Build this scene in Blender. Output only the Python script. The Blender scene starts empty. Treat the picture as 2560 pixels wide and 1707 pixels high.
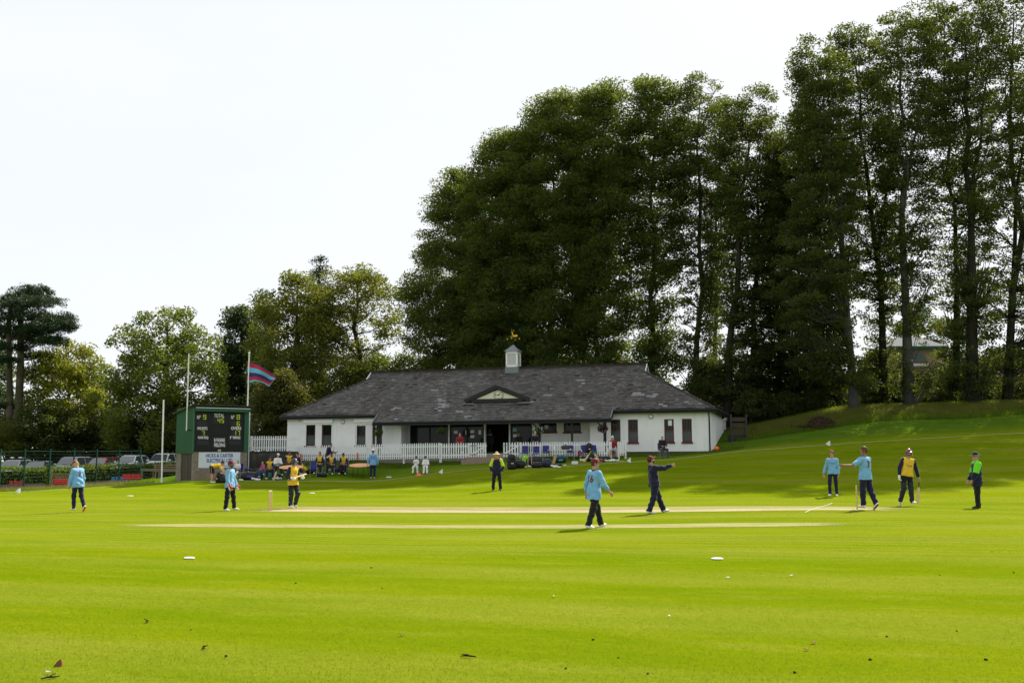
EXPO = 0.9
import bpy, math, random
import numpy as np
from math import sin, cos, tan, atan, atan2, radians, degrees, pi, hypot, sqrt, floor
from mathutils import Vector, Matrix, noise as mnoise
from mathutils.bvhtree import BVHTree
random.seed(7); RNG = np.random.default_rng(11)
scene = bpy.context.scene
COL = scene.collection
# ---------------------------------------------------------------- camera model (used to survey the place from the photograph)
F = 2489.; PW = 2560.; PH = 1707.
TH = atan((1146-853.5)/F); ROLL = radians(.25); CZ = 1.75
def ray(u, v):
    x = (u-PW/2)/F; y = -(v-PH/2)/F
    c, s = cos(ROLL), sin(ROLL)
    x, y = x*c+y*s, -x*s+y*c
    return (x, cos(TH)-y*sin(TH), sin(TH)+y*cos(TH))
def atY(u, v, Y):
    d = ray(u, v); t = Y/d[1]; return Vector((d[0]*t, Y, CZ+d[2]*t))
def atZ(u, v, Z):
    d = ray(u, v); t = (Z-CZ)/d[2]; return Vector((d[0]*t, d[1]*t, Z))
# ---------------------------------------------------------------- terrain: thin plate surface through surveyed heights
ctrl = []
for X in (-25, -12, 0, 12, 25):
    for Y in (-4, 6, 17): ctrl.append((X, Y, .004*X if Y > 10 else 0))
for p in [(1483,1322,25.5),(675,1277,36.1),(2143,1273,30.4),(195,1281,36.7),(2450,1271,33),(2082,1240,40.4),
          (1244,1226,48),(931,1196,64),(1640,1284,31),(62,1222,62),(351,1206,74),(43,1232,57),(442,1202,64.5),(483,1198,62),
          (618,1191,64),(790,1191,62.5),(660,1199,61.5),(745,1156,68.6),(900,1153,67.2),(1100,1149,66.2),(1200,1154,64.9),
          (1050,1187,62),(1101,1181,61.8),(1270,1173,58.3),(1400,1167,59.5),(1350,1143,63.8),(1450,1142,63.0),(1535,1145,62.6),(1657,1143,62.6),
          (1573,1155,60),(1830,1129,60),(2070,1112,60),(2560,1082,60),(1786,1131,63),(1600,1133,65),(1290,1166,59.2),
          (2133,1023,70),(2275,1014,72),(2437,1005,72),(2555,1003,73),(2057,1068,67),(1900,1078,69),(1850,1102,66.5),(2400,1050,66)]:
    ctrl.append(tuple(atY(*p)))
ctrl += [(-10,85,2.2),(0,86,2.5),(10,82,3.0),(18,80,4.4),(28,86,5.6),(40,86,6),(45,110,5.5),(22,110,4.6),(0,110,3),(-16,98,1.8),
         (-36,85,.35),(-26,85,.5),(-20,90,.9),(-45,110,.6),(-60,80,.3),(-60,40,-.3),(-36,40,-.25),(-36,10,-.1),(45,30,.7),(45,10,.3),(45,60,4.2),
         (-80,150,1),(0,150,3),(80,150,5),(80,0,1),(-80,0,-.3),(80,80,6),(-80,90,.4),(22,50,1.4),(-18,72,1.9),(-15,73,2.0)]
CT = np.array(ctrl, float)
def _tps(r2):
    return np.where(r2 > 1e-9, .5*r2*np.log(np.maximum(r2, 1e-9)), 0)
_n = len(CT)
_K = _tps(((CT[:, None, :2]-CT[None, :, :2])**2).sum(-1)) + np.eye(_n)*3.0
_P = np.c_[np.ones(_n), CT[:, :2]]
_A = np.block([[_K, _P], [_P.T, np.zeros((3, 3))]])
_w = np.linalg.solve(_A, np.r_[CT[:, 2], 0, 0, 0])
def gz_arr(x, y):
    x = np.clip(np.asarray(x, float), -85, 85); y = np.clip(np.asarray(y, float), -5, 155)
    out = np.empty(x.shape)
    xf, yf, of = x.ravel(), y.ravel(), out.ravel()
    for i in range(0, len(xf), 20000):
        xs, ys = xf[i:i+20000], yf[i:i+20000]
        r2 = (xs[:, None]-CT[None, :, 0])**2+(ys[:, None]-CT[None, :, 1])**2
        of[i:i+20000] = _tps(r2)@_w[:_n]+_w[_n]+_w[_n+1]*xs+_w[_n+2]*ys
    return of.reshape(x.shape)
def gz(x, y): return float(gz_arr(np.array([x]), np.array([y]))[0])
def G(u, v, y0=6., y1=120.):
    """point of the ground seen at pixel u,v"""
    d = ray(u, v); ys = np.arange(y0, y1, .25)
    h = CZ+d[2]*ys/d[1]-gz_arr(d[0]*ys/d[1], ys)
    k = np.nonzero(h <= 0)[0]
    Y = y1 if not len(k) else (ys[k[0]] if k[0] == 0 else ys[k[0]-1]+.25*h[k[0]-1]/(h[k[0]-1]-h[k[0]]))
    X = d[0]*Y/d[1]
    return Vector((X, Y, gz(X, Y)))
def GY(u, Y):
    x = 0
    d = ray(u, 1146); X = d[0]*Y/d[1]
    return Vector((X, Y, gz(X, Y)))
# ---------------------------------------------------------------- mesh helpers
def rot(az): return Matrix.Rotation(az, 3, 'Z')
def frame(d):
    d = Vector(d).normalized(); a = Vector((0, 0, 1)) if abs(d.z) < .9 else Vector((1, 0, 0))
    x = d.cross(a).normalized(); y = x.cross(d).normalized()
    return x, y, d
class MB:
    def __init__(s): s.v = []; s.f = []; s.m = []; s.cm = 0
    def add(s, vs, fs):
        o = len(s.v); s.v += [tuple(v) for v in vs]; s.f += [tuple(i+o for i in f) for f in fs]; s.m += [s.cm]*len(fs); return s
    def box(s, c, size, R=None, taper=1.):
        c = Vector(c); hx, hy, hz = [q/2 for q in size]; vs = []
        for z in (-1, 1):
            t = taper if z > 0 else 1
            for x, y in ((-1, -1), (1, -1), (1, 1), (-1, 1)):
                p = Vector((x*hx*t, y*hy*t, z*hz)); vs.append(c+(R@p if R else p))
        return s.add(vs, [(3,2,1,0),(4,5,6,7),(0,1,5,4),(1,2,6,5),(2,3,7,6),(3,0,4,7)])
    def bx(s, x0, x1, y0, y1, z0, z1): return s.box(((x0+x1)/2, (y0+y1)/2, (z0+z1)/2), (x1-x0, y1-y0, z1-z0))
    def bar(s, a, b, w, h=None, up=(0, 0, 1)):
        a, b = Vector(a), Vector(b); h = h or w; d = (b-a)
        L = d.length; d.normalize(); u = Vector(up)
        if abs(d.dot(u)) > .95: u = Vector((0, 1, 0))
        x = d.cross(u).normalized(); z = x.cross(d).normalized()
        R = Matrix((x, d, z)).transposed()
        return s.box((a+b)/2, (w, L, h), R)
    def tube(s, pts, rs, n=8, cap=True):
        pts = [Vector(p) for p in pts]
        if not isinstance(rs, (list, tuple)): rs = [rs]*len(pts)
        vs = []; fs = []; X = None
        for i, p in enumerate(pts):
            d = (pts[min(i+1, len(pts)-1)]-pts[max(i-1, 0)])
            if d.length < 1e-9: d = Vector((0, 0, 1))
            d.normalize()
            if X is None: X = frame(d)[0]
            X = (X-d*X.dot(d)).normalized(); Y = d.cross(X)
            for k in range(n):
                a = 2*pi*k/n; vs.append(p+(X*cos(a)+Y*sin(a))*rs[i])
        for i in range(len(pts)-1):
            for k in range(n):
                k2 = (k+1) % n; fs.append((i*n+k, i*n+k2, (i+1)*n+k2, (i+1)*n+k))
        if cap: fs += [tuple(range(n-1, -1, -1)), tuple((len(pts)-1)*n+k for k in range(n))]
        return s.add(vs, fs)
    def lathe(s, prof, c=(0, 0, 0), n=16):
        c = Vector(c); vs = []; fs = []
        for r, z in prof:
            for k in range(n): a = 2*pi*k/n; vs.append(c+Vector((r*cos(a), r*sin(a), z)))
        for i in range(len(prof)-1):
            for k in range(n): k2 = (k+1) % n; fs.append((i*n+k, i*n+k2, (i+1)*n+k2, (i+1)*n+k))
        fs += [tuple(range(n-1, -1, -1)), tuple((len(prof)-1)*n+k for k in range(n))]
        return s.add(vs, fs)
    def ell(s, c, r, R=None, n=12, m=8):
        c = Vector(c); vs = []; fs = []
        for i in range(m+1):
            t = pi*i/m
            for k in range(n):
                a = 2*pi*k/n; p = Vector((r[0]*sin(t)*cos(a), r[1]*sin(t)*sin(a), -r[2]*cos(t))); vs.append(c+(R@p if R else p))
        for i in range(m):
            for k in range(n): k2 = (k+1) % n; fs.append((i*n+k, i*n+k2, (i+1)*n+k2, (i+1)*n+k))
        return s.add(vs, fs)
    def prism(s, poly, a, b):
        """poly: 2D points; a,b: functions mapping (p,q)->3D for the two ends"""
        n = len(poly); vs = [a(*p) for p in poly]+[b(*p) for p in poly]
        fs = [tuple(range(n-1, -1, -1)), tuple(range(n, 2*n))]+[(i, (i+1) % n, n+(i+1) % n, n+i) for i in range(n)]
        return s.add(vs, fs)
    def disc(s, c, r, nrm=(0, 0, 1), t=.01, n=20):
        x, y, d = frame(nrm); c = Vector(c)
        return s.prism([(r*cos(2*pi*k/n), r*sin(2*pi*k/n)) for k in range(n)], lambda p, q: c+x*p+y*q-d*t/2, lambda p, q: c+x*p+y*q+d*t/2)
    def each(s, name, mats, parent=None, **k):
        par = list(range(len(s.v)))
        def fd(i):
            while par[i] != i: par[i] = par[par[i]]; i = par[i]
            return i
        for f in s.f:
            for q in f[1:]: par[fd(q)] = fd(f[0])
        grp = {}
        for f in s.f: grp.setdefault(fd(f[0]), []).append(f)
        for fs in grp.values():
            ids = sorted({i for f in fs for i in f}); mp = {i: j for j, i in enumerate(ids)}; m = MB(); m.add([s.v[i] for i in ids], [tuple(mp[i] for i in f) for f in fs]); m.build(name, mats, parent, **k)
    def build(s, name, mats, parent=None, smooth=False, bevel=0, fix=True, auto=None):
        me = bpy.data.meshes.new(name); me.from_pydata(s.v, [], s.f); me.update()
        if not isinstance(mats, (list, tuple)): mats = [mats]
        for m in mats: me.materials.append(m)
        if len(mats) > 1: me.polygons.foreach_set('material_index', np.array(s.m, np.int32))
        if fix:
            import bmesh
            bm = bmesh.new(); bm.from_mesh(me)
            if bevel:
                eds = [e for e in bm.edges if len(e.link_faces) == 2 and e.calc_face_angle(0) > .6]
                bmesh.ops.bevel(bm, geom=eds, offset=bevel, segments=2, affect='EDGES', clamp_overlap=True)
            bmesh.ops.recalc_face_normals(bm, faces=bm.faces); bm.to_mesh(me); bm.free()
        if smooth: me.polygons.foreach_set('use_smooth', np.ones(len(me.polygons), bool))
        return link(name, me, parent)
def link(name, me, parent=None):
    o = bpy.data.objects.new(name, me); COL.objects.link(o)
    if parent is not None: o.parent = parent
    return o
def tag(o, label=None, cat=None, group=None, kind=None):
    if label:
        o['label'] = label
        if len(label.replace('-', ' ').split()) > 16: print('LONG', label)
    if cat: o['category'] = cat
    if group: o['group'] = group
    if kind: o['kind'] = kind
    return o
def thing(name, label, cat, loc=(0, 0, 0), rz=0., group=None):
    o = bpy.data.objects.new(name, None); COL.objects.link(o); o.location = loc; o.rotation_euler = (0, 0, rz)
    o.empty_display_size = .2
    return tag(o, label, cat, group)
def copy_thing(root, loc, rz, label, group=None):
    r = root.copy(); COL.objects.link(r); r.location = loc; r.rotation_euler = (0, 0, rz); r['label'] = label
    if group: r['group'] = group
    for ch in list(root.children):
        c = ch.copy(); COL.objects.link(c); c.parent = r
        for g in list(ch.children):
            d = g.copy(); COL.objects.link(d); d.parent = c
    return r
def np_mesh(name, V, Q, mats, parent=None, smooth=False, n=4):
    V = np.asarray(V, np.float32); Q = np.asarray(Q, np.int32)
    me = bpy.data.meshes.new(name); me.vertices.add(len(V)); me.vertices.foreach_set('co', V.ravel())
    me.loops.add(Q.size); me.loops.foreach_set('vertex_index', Q.ravel())
    me.polygons.add(len(Q)); me.polygons.foreach_set('loop_start', np.arange(0, Q.size, n, dtype=np.int32))
    try: me.polygons.foreach_set('loop_total', np.full(len(Q), n, np.int32))
    except Exception: pass
    me.update(calc_edges=True); me.validate()
    if not isinstance(mats, (list, tuple)): mats = [mats]
    for m in mats: me.materials.append(m)
    if smooth: me.polygons.foreach_set('use_smooth', np.ones(len(Q), bool))
    return link(name, me, parent)
def text_mb(txt, size, mat, parent, name, M, sx=1., bold=0., ext=.004, align='CENTER', project=None):
    cu = bpy.data.curves.new(name, 'FONT'); cu.body = txt; cu.size = size; cu.extrude = ext; cu.align_x = align; cu.offset = bold; cu.resolution_u = 3
    t = bpy.data.objects.new(name, cu); COL.objects.link(t)
    dg = bpy.context.evaluated_depsgraph_get(); me = bpy.data.meshes.new_from_object(t.evaluated_get(dg))
    bpy.data.objects.remove(t); bpy.data.curves.remove(cu)
    me.name = name
    S = Matrix.Diagonal((sx, 1, 1, 1)); me.transform(M@S)
    if project:
        for v in me.vertices: v.co = project(v.co)
    me.materials.clear(); me.materials.append(mat)
    return link(name, me, parent)
# ---------------------------------------------------------------- materials
def lin(r, g, b):
    f = lambda c: ((c/255+.055)/1.055)**2.4 if c > 10 else c/255/12.92
    return (f(r), f(g), f(b), 1)
class NT:
    def __init__(s, name):
        s.mat = bpy.data.materials.new(name); s.mat.use_nodes = True; s.t = s.mat.node_tree; s.t.nodes.clear()
        s.out = s.n('ShaderNodeOutputMaterial')
    def n(s, typ, **kw):
        o = s.t.nodes.new(typ)
        for k, v in kw.items(): setattr(o, k, v)
        return o
    def l(s, a, b): s.t.links.new(a, b)
    def set(s, sock, val):
        if hasattr(val, 'is_linked') or isinstance(val, bpy.types.NodeSocket): s.l(val, sock)
        else: sock.default_value = val
    def coord(s, kind='Object', scale=None, rotz=0):
        c = s.n('ShaderNodeTexCoord').outputs[kind] if kind != 'World' else s.n('ShaderNodeNewGeometry').outputs['Position']
        if scale or rotz:
            m = s.n('ShaderNodeMapping'); s.l(c, m.inputs[0]); m.inputs['Scale'].default_value = scale or (1, 1, 1); m.inputs['Rotation'].default_value = (0, 0, rotz)
            return m.outputs[0]
        return c
    def noise(s, vec, scale, detail=3, rough=.55):
        o = s.n('ShaderNodeTexNoise'); s.l(vec, o.inputs['Vector']); o.inputs['Scale'].default_value = scale; o.inputs['Detail'].default_value = detail; o.inputs['Roughness'].default_value = rough
        return o.outputs[0]
    def ramp(s, fac, stops, interp='LINEAR'):
        o = s.n('ShaderNodeValToRGB'); s.set(o.inputs[0], fac); r = o.color_ramp; r.interpolation = interp
        while len(r.elements) < len(stops): r.elements.new(.5)
        for e, (p, c) in zip(r.elements, stops): e.position = p; e.color = c if len(c) == 4 else (*c, 1)
        return o.outputs[0]
    def mix(s, fac, a, b, mode='MIX'):
        o = s.n('ShaderNodeMix', data_type='RGBA', blend_type=mode); s.set(o.inputs[0], fac); s.set(o.inputs[6], a); s.set(o.inputs[7], b); return o.outputs[2]
    def math(s, op, a, b=0., clamp=False):
        o = s.n('ShaderNodeMath', operation=op); o.use_clamp = clamp; s.set(o.inputs[0], a); s.set(o.inputs[1], b); return o.outputs[0]
    def mapr(s, v, a, b, c=0., d=1.):
        o = s.n('ShaderNodeMapRange'); s.set(o.inputs[0], v)
        for i, q in enumerate((a, b, c, d)): o.inputs[i+1].default_value = q
        return o.outputs[0]
    def bump(s, h, strength=.3, dist=.02):
        o = s.n('ShaderNodeBump'); s.set(o.inputs['Height'], h); o.inputs['Strength'].default_value = strength; o.inputs['Distance'].default_value = dist; return o.outputs[0]
    def bsdf(s, col, rough=.6, spec=.3, metal=0., normal=None, **kw):
        o = s.n('ShaderNodeBsdfPrincipled'); s.set(o.inputs['Base Color'], col); s.set(o.inputs['Roughness'], rough); o.inputs['Specular IOR Level'].default_value = spec; o.inputs['Metallic'].default_value = metal
        if normal is not None: s.l(normal, o.inputs['Normal'])
        for k, v in kw.items(): s.set(o.inputs[k], v)
        return o.outputs[0]
    def done(s, sh): s.l(sh, s.out.inputs[0]); return s.mat
_mc = {}
def mat(name, col, rough=.6, spec=.3, metal=0., var=.12, scale=6., bump=0., bscale=40., **kw):
    """plain procedural material: base colour broken up by noise, optional fine bump"""
    if name in _mc: return _mc[name]
    t = NT(name); co = t.coord('Object')
    nz = t.noise(co, scale, 4)
    c = t.mix(nz, tuple(q*(1-var) for q in col[:3])+(1,), tuple(min(1, q*(1+var)) for q in col[:3])+(1,))
    nm = t.bump(t.noise(co, bscale, 3), bump, .01) if bump else None
    _mc[name] = t.done(t.bsdf(c, t.mapr(nz, 0, 1, max(0, rough-.08), min(1, rough+.08)), spec, metal, nm, **kw)); return _mc[name]
def cloth(name, col, var=.10):
    if name in _mc: return _mc[name]
    t = NT(name); co = t.coord('Object'); nz = t.noise(co, 5, 4); w = t.noise(co, 14, 2)
    c = t.mix(nz, tuple(q*(1-var) for q in col[:3])+(1,), tuple(min(1, q*(1+var)) for q in col[:3])+(1,))
    h = t.math('ADD', t.math('MULTIPLY', w, 1.), t.math('MULTIPLY', t.noise(co, 160, 2), .12))
    _mc[name] = t.done(t.bsdf(c, .85, .2, 0, t.bump(h, .55, .02), **{'Sheen Weight': .15})); return _mc[name]
# ================================================================ world, sun, camera
SUN_AZ, SUN_EL = radians(36), radians(45)
w = bpy.data.worlds.new("World"); scene.world = w; w.use_nodes = True
nt = w.node_tree; nt.nodes.clear()
def wn(t, **k):
    o = nt.nodes.new(t)
    for a, b in k.items(): setattr(o, a, b)
    return o
sky = wn('ShaderNodeTexSky', sky_type='NISHITA'); sky.sun_disc = False; sky.sun_elevation = SUN_EL; sky.sun_rotation = SUN_AZ
sky.dust_density = 2.0; sky.air_density = 1.0
tc = wn('ShaderNodeTexCoord'); mp = wn('ShaderNodeMapping'); mp.inputs['Scale'].default_value = (1.4, 1.4, 4.5)
nt.links.new(tc.outputs['Generated'], mp.inputs[0])
cn = wn('ShaderNodeTexNoise'); cn.inputs['Scale'].default_value = 1.6; cn.inputs['Detail'].default_value = 5; nt.links.new(mp.outputs[0], cn.inputs['Vector'])
cr = wn('ShaderNodeMapRange'); nt.links.new(cn.outputs[0], cr.inputs[0])
for i, q in enumerate((.3, .62, .84, .98)): cr.inputs[i+1].default_value = q
mx = wn('ShaderNodeMix', data_type='RGBA'); nt.links.new(cr.outputs[0], mx.inputs[0]); nt.links.new(sky.outputs[0], mx.inputs[6]); mx.inputs[7].default_value = (5.2, 5.36, 5.52, 1)
bg = wn('ShaderNodeBackground'); bg.inputs[1].default_value = .1; nt.links.new(mx.outputs[2], bg.inputs[0])
wo = wn('ShaderNodeOutputWorld'); nt.links.new(bg.outputs[0], wo.inputs[0])
sv = Vector((sin(SUN_AZ)*cos(SUN_EL), cos(SUN_AZ)*cos(SUN_EL), sin(SUN_EL)))
sl = bpy.data.lights.new('sun', 'SUN'); sl.energy = 4.9; sl.angle = radians(.6); sl.color = (1, .91, .72)
so = bpy.data.objects.new('sun', sl); COL.objects.link(so); so.rotation_euler = sv.to_track_quat('Z', 'Y').to_euler(); so.location = (40, 60, 80)
cam = bpy.data.cameras.new('camera'); cam.sensor_width = 36; cam.lens = F/PW*36; cam.clip_end = 5000; cam.clip_start = .1
co_ = bpy.data.objects.new('camera', cam); COL.objects.link(co_)
_f = Vector((0, cos(TH), sin(TH))); _u0 = Vector((0, -sin(TH), cos(TH))); _r0 = Vector((1, 0, 0))
_r = _r0*cos(ROLL)-_u0*sin(ROLL); _u = _r0*sin(ROLL)+_u0*cos(ROLL)
co_.matrix_world = Matrix(((_r.x, _u.x, -_f.x, 0), (_r.y, _u.y, -_f.y, 0), (_r.z, _u.z, -_f.z, CZ), (0, 0, 0, 1)))
scene.camera = co_
vs = scene.view_settings; scene.display_settings.display_device = 'sRGB'; vs.view_transform = 'Standard'; vs.look = 'None'; vs.exposure = EXPO; vs.gamma = 1
scene.render.film_transparent = False
scene.cycles.max_bounces = 8; scene.cycles.transparent_max_bounces = 12
# ================================================================ ground
PA = radians(16.6)      # the pitch runs 16.6 degrees off the picture plane
rope_px = [(20,1236,57.5),(300,1215,61),(520,1212,60.6),(760,1203,60.5),(930,1192,61.6),(1101,1182,61.5),(1290,1166.5,59.2),(1430,1160,59.5),(1573,1155,60),(1830,1130,60),(2070,1112,60),(2300,1097,60),(2560,1082,60),(2800,1066,60)]
rope_pts = [atY(*p) for p in rope_px]
rX = np.array([p.x for p in rope_pts]); rY = np.array([p.y for p in rope_pts])
xs = np.r_[-900, -500, -300, -200, -140, -110, np.arange(-90, -46, 2), np.arange(-46, 46.01, .5), np.arange(48, 91, 2), 110, 140, 200, 300, 500, 900]
ys = np.r_[-300, -100, -40, -20, -10, np.arange(-4, 96.01, .5), np.arange(98, 160, 2), 180, 220, 300, 450, 700, 1100]
XX, YY = np.meshgrid(xs, ys); ZZ = gz_arr(XX, YY)
far = np.clip((np.hypot(XX, YY-60)-110)/300, 0, 1); ZZ = ZZ*(1-far)+far*1.0
ni, nj = XX.shape; idx = np.arange(ni*nj).reshape(ni, nj)
Qd = np.stack([idx[:-1, :-1], idx[:-1, 1:], idx[1:, 1:], idx[1:, :-1]], -1).reshape(-1, 4)
rough_m = np.clip((YY-np.interp(XX, rX, rY)-.6)/3., 0, 1)
bank = np.clip((ZZ-4.35)/.5, 0, 1)*np.clip((XX-8)/6, 0, 1)
# dry strip on the bank just below the trees and beside the pavilion
dry = np.clip(1-abs(YY-(69.5+.06*(XX-20)))/2.6, 0, 1)*np.clip((XX-15)/2, 0, 1)
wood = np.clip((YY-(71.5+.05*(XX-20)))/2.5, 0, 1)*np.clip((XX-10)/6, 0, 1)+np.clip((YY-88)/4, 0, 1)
t = NT('mown_grass')
gp = t.coord('World', rotz=PA); P0 = t.coord('World')
sep = t.n('ShaderNodeSeparateXYZ'); t.l(gp, sep.inputs[0])
def stripes(period, lo, hi, phase=0.):
    sn = t.math('SINE', t.math('ADD', t.math('MULTIPLY', sep.outputs[1], 2*pi/period), phase))
    return t.mapr(sn, lo, hi, 0, 1)
def mp_(scale):
    m = t.n('ShaderNodeMapping'); t.l(gp, m.inputs[0]); m.inputs['Scale'].default_value = scale; return m.outputs[0]
big = t.noise(mp_((.10, .32, .3)), 1., 4, .6)
mid = t.noise(mp_((.5, 1.6, 1)), 1., 4, .6)
fine = t.noise(P0, 9., 5, .65)
micro = t.noise(P0, 60., 3, .7)
st = t.math('MULTIPLY', stripes(3.7, -.35, .35, 1.2), t.mapr(big, .33, .6, 0, 1))
st2 = t.math('MULTIPLY', stripes(.62, -.6, .6), t.math('MULTIPLY', t.mapr(sep.outputs[1], 17, 19.5, 0, 1), t.mapr(sep.outputs[1], 42, 38, 0, 1)))
lush = (.110, .166, .0018, 1); warm = (.158, .196, .0045, 1); pale = (.198, .214, .036, 1)
c = t.mix(t.mapr(t.math('ADD', big, t.math('MULTIPLY', t.math('SUBTRACT', mid, .5), .5)), .35, .62), lush, warm)
c = t.mix(t.math('MULTIPLY', st, .40), c, pale)
c = t.mix(t.math('MULTIPLY', st2, .30), c, pale)
c = t.mix(t.mapr(mid, .56, .75, 0, .45), c, pale)
c = t.mix(t.mapr(fine, .3, .7, .0, .34), c, (.07, .115, .003, 1))
vc = t.n('ShaderNodeVertexColor', layer_name='cover'); sc = t.n('ShaderNodeSeparateColor'); t.l(vc.outputs[0], sc.inputs[0])
rg = t.mix(t.noise(P0, 1.1, 5), (.035, .095, .004, 1), (.085, .14, .012, 1))
c = t.mix(sc.outputs[0], c, t.mix(t.mapr(mid, .5, .7, 0, .35), rg, (.17, .15, .04, 1)))
dm = t.math('MULTIPLY', sc.outputs[1], t.mapr(t.noise(mp_((.35, .5, 1)), 1., 5), .38, .6))
c = t.mix(dm, c, t.mix(fine, (.10, .07, .03, 1), (.22, .16, .07, 1)))
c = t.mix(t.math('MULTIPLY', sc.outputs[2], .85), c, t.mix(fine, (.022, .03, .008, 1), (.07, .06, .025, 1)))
hh = t.math('ADD', t.math('MULTIPLY', micro, .5), t.math('MULTIPLY', fine, 1.))
nb = t.bump(hh, .55, .06)
sh = t.bsdf(c, .95, .0, 0, nb)
m_grass = t.done(sh)
V = np.stack([XX, YY, ZZ], -1).reshape(-1, 3)
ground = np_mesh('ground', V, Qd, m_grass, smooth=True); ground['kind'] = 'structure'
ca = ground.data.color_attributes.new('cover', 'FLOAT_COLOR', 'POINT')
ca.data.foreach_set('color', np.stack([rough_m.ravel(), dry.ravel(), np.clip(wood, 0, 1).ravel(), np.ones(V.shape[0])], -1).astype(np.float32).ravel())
# ---------------------------------------------------------------- worn pitch strips and creases, laid on the turf
pd = Vector((cos(-PA), sin(-PA), 0)); pn = Vector((sin(PA), cos(PA), 0))
Lst = atY(675, 1277, 36.1); Rst = atY(2143, 1273, 30.4)
def strip_mat(name, ca_, cb_, edge):
    t = NT(name); uv = t.n('ShaderNodeTexCoord').outputs['UV']; s = t.n('ShaderNodeSeparateXYZ'); t.l(uv, s.inputs[0])
    P = t.coord('World', rotz=PA); m = t.n('ShaderNodeMapping'); t.l(P, m.inputs[0]); m.inputs['Scale'].default_value = (.6, 3.5, 1)
    nz = t.noise(m.outputs[0], 1., 5, .65); fz = t.noise(P, 8., 4, .7)
    ex = t.math('MULTIPLY', t.mapr(s.outputs[0], 0, .13), t.mapr(s.outputs[0], 1, .86)); ey = t.math('MULTIPLY', t.mapr(s.outputs[1], 0, edge), t.mapr(s.outputs[1], 1, 1-edge))
    a = t.math('MULTIPLY', ex, ey)
    a = t.mapr(t.math('SUBTRACT', t.math('MULTIPLY', a, 1.35), t.math('MULTIPLY', fz, .62)), 0, .4, 0, 1)
    a = t.math('MULTIPLY', a, t.mapr(nz, .3, .6, .62, .97))
    c = t.mix(nz, ca_, cb_)
    c = t.mix(t.mapr(fz, .5, .8, 0, .4), c, (.2, .2, .05, 1))
    b = t.bsdf(c, .95, .1); tr = t.n('ShaderNodeBsdfTransparent'); mxs = t.n('ShaderNodeMixShader'); t.l(a, mxs.inputs[0]); t.l(tr.outputs[0], mxs.inputs[1]); t.l(b, mxs.inputs[2])
    return t.done(mxs.outputs[0])
def ground_strip(name, p0, p1, w0, w1, m, lift=.006, nx=60, ny=8):
    """sheet that follows the turf: p0..p1 along, w0..w1 across (towards the far side)"""
    V = []; uv = []
    for j in range(ny+1):
        for i in range(nx+1):
            q = p0.lerp(p1, i/nx)+pn*(w0+(w1-w0)*j/ny); V.append((q.x, q.y)); uv.append((i/nx, j/ny))
    V = np.array(V); 
    # lie on the triangulated ground sheet: sample bilinearly on its half metre lattice
    gx = np.floor(V[:, 0]*2)/2; gy = np.floor(V[:, 1]*2)/2; fx = (V[:, 0]-gx)*2; fy = (V[:, 1]-gy)*2
    z = np.maximum.reduce([gz_arr(gx, gy)*(1-fx)*(1-fy)+gz_arr(gx+.5, gy)*fx*(1-fy)+gz_arr(gx, gy+.5)*(1-fx)*fy+gz_arr(gx+.5, gy+.5)*fx*fy, gz_arr(V[:, 0], V[:, 1])])
    Q = [(j*(nx+1)+i, j*(nx+1)+i+1, (j+1)*(nx+1)+i+1, (j+1)*(nx+1)+i) for j in range(ny) for i in range(nx)]
    o = np_mesh(name, np.c_[V, z+lift], Q, m); ul = o.data.uv_layers.new(name='UVMap'); uva = np.array(uv, np.float32)
    ul.data.foreach_set('uv', uva[np.array(Q).ravel()].ravel()); o['kind'] = 'structure'; return o
m_st1 = strip_mat('worn_turf_cream', (.30, .265, .135, 1), (.40, .355, .20, 1), .10)
m_st2 = strip_mat('worn_turf_buff', (.20, .20, .07, 1), (.29, .26, .12, 1), .16)
m_st3 = strip_mat('worn_turf_straw', (.22, .225, .065, 1), (.31, .29, .125, 1), .34)
ground_strip('pitch', Lst-pd*1.6, Rst+pd*2.0, -.40, 1.25, m_st1, .006)
ground_strip('pitch', Lst-pd*1.9, Rst+pd*2.6, 1.1, 3.2, m_st2, .0075)
n0 = atY(400, 1311, 27.6); n1 = atY(1950, 1309.5, 24.6)
n0 = G(250, 1312); n1 = G(2200, 1310)
ground_strip('pitch', n0, n1, -.85, .85, m_st3, .006)
m_line = mat('chalk_line', (.50, .50, .43), .9, .1, var=.1, scale=30)
def line_strip(p0, p1, w_, lift=.011):
    d = (p1-p0); d.z = 0; L = d.length; d.normalize(); s = Vector((-d.y, d.x, 0)); V = []; Q = []
    for i in range(21):
        for e in (-1, 1): q = p0+d*(L*i/20)+s*(e*w_/2); V.append((q.x, q.y, gz(q.x, q.y)+lift))
        if i: Q.append((2*i-2, 2*i, 2*i+1, 2*i-1))
    return np_mesh('crease_line', V, Q, m_line)
c0, c1 = G(2013, 1281), G(2081, 1257.5); cd = (c1-c0); cd.z = 0; cd.normalize()
tag(line_strip(c0, c1, .035), 'long white popping crease slanting across the pitch left of the bowler', 'crease line', 'painted crease lines')
tag(line_strip(Rst-cd*.45, Rst+cd*.5, .05), 'short white bowling crease at the base of the right stumps', 'crease line', 'painted crease lines')
tag(line_strip(Rst-cd*.45+pd*.05, Rst-cd*.45-pd*.5, .05), 'short white return crease running back from the right stumps', 'crease line', 'painted crease lines')
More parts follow.
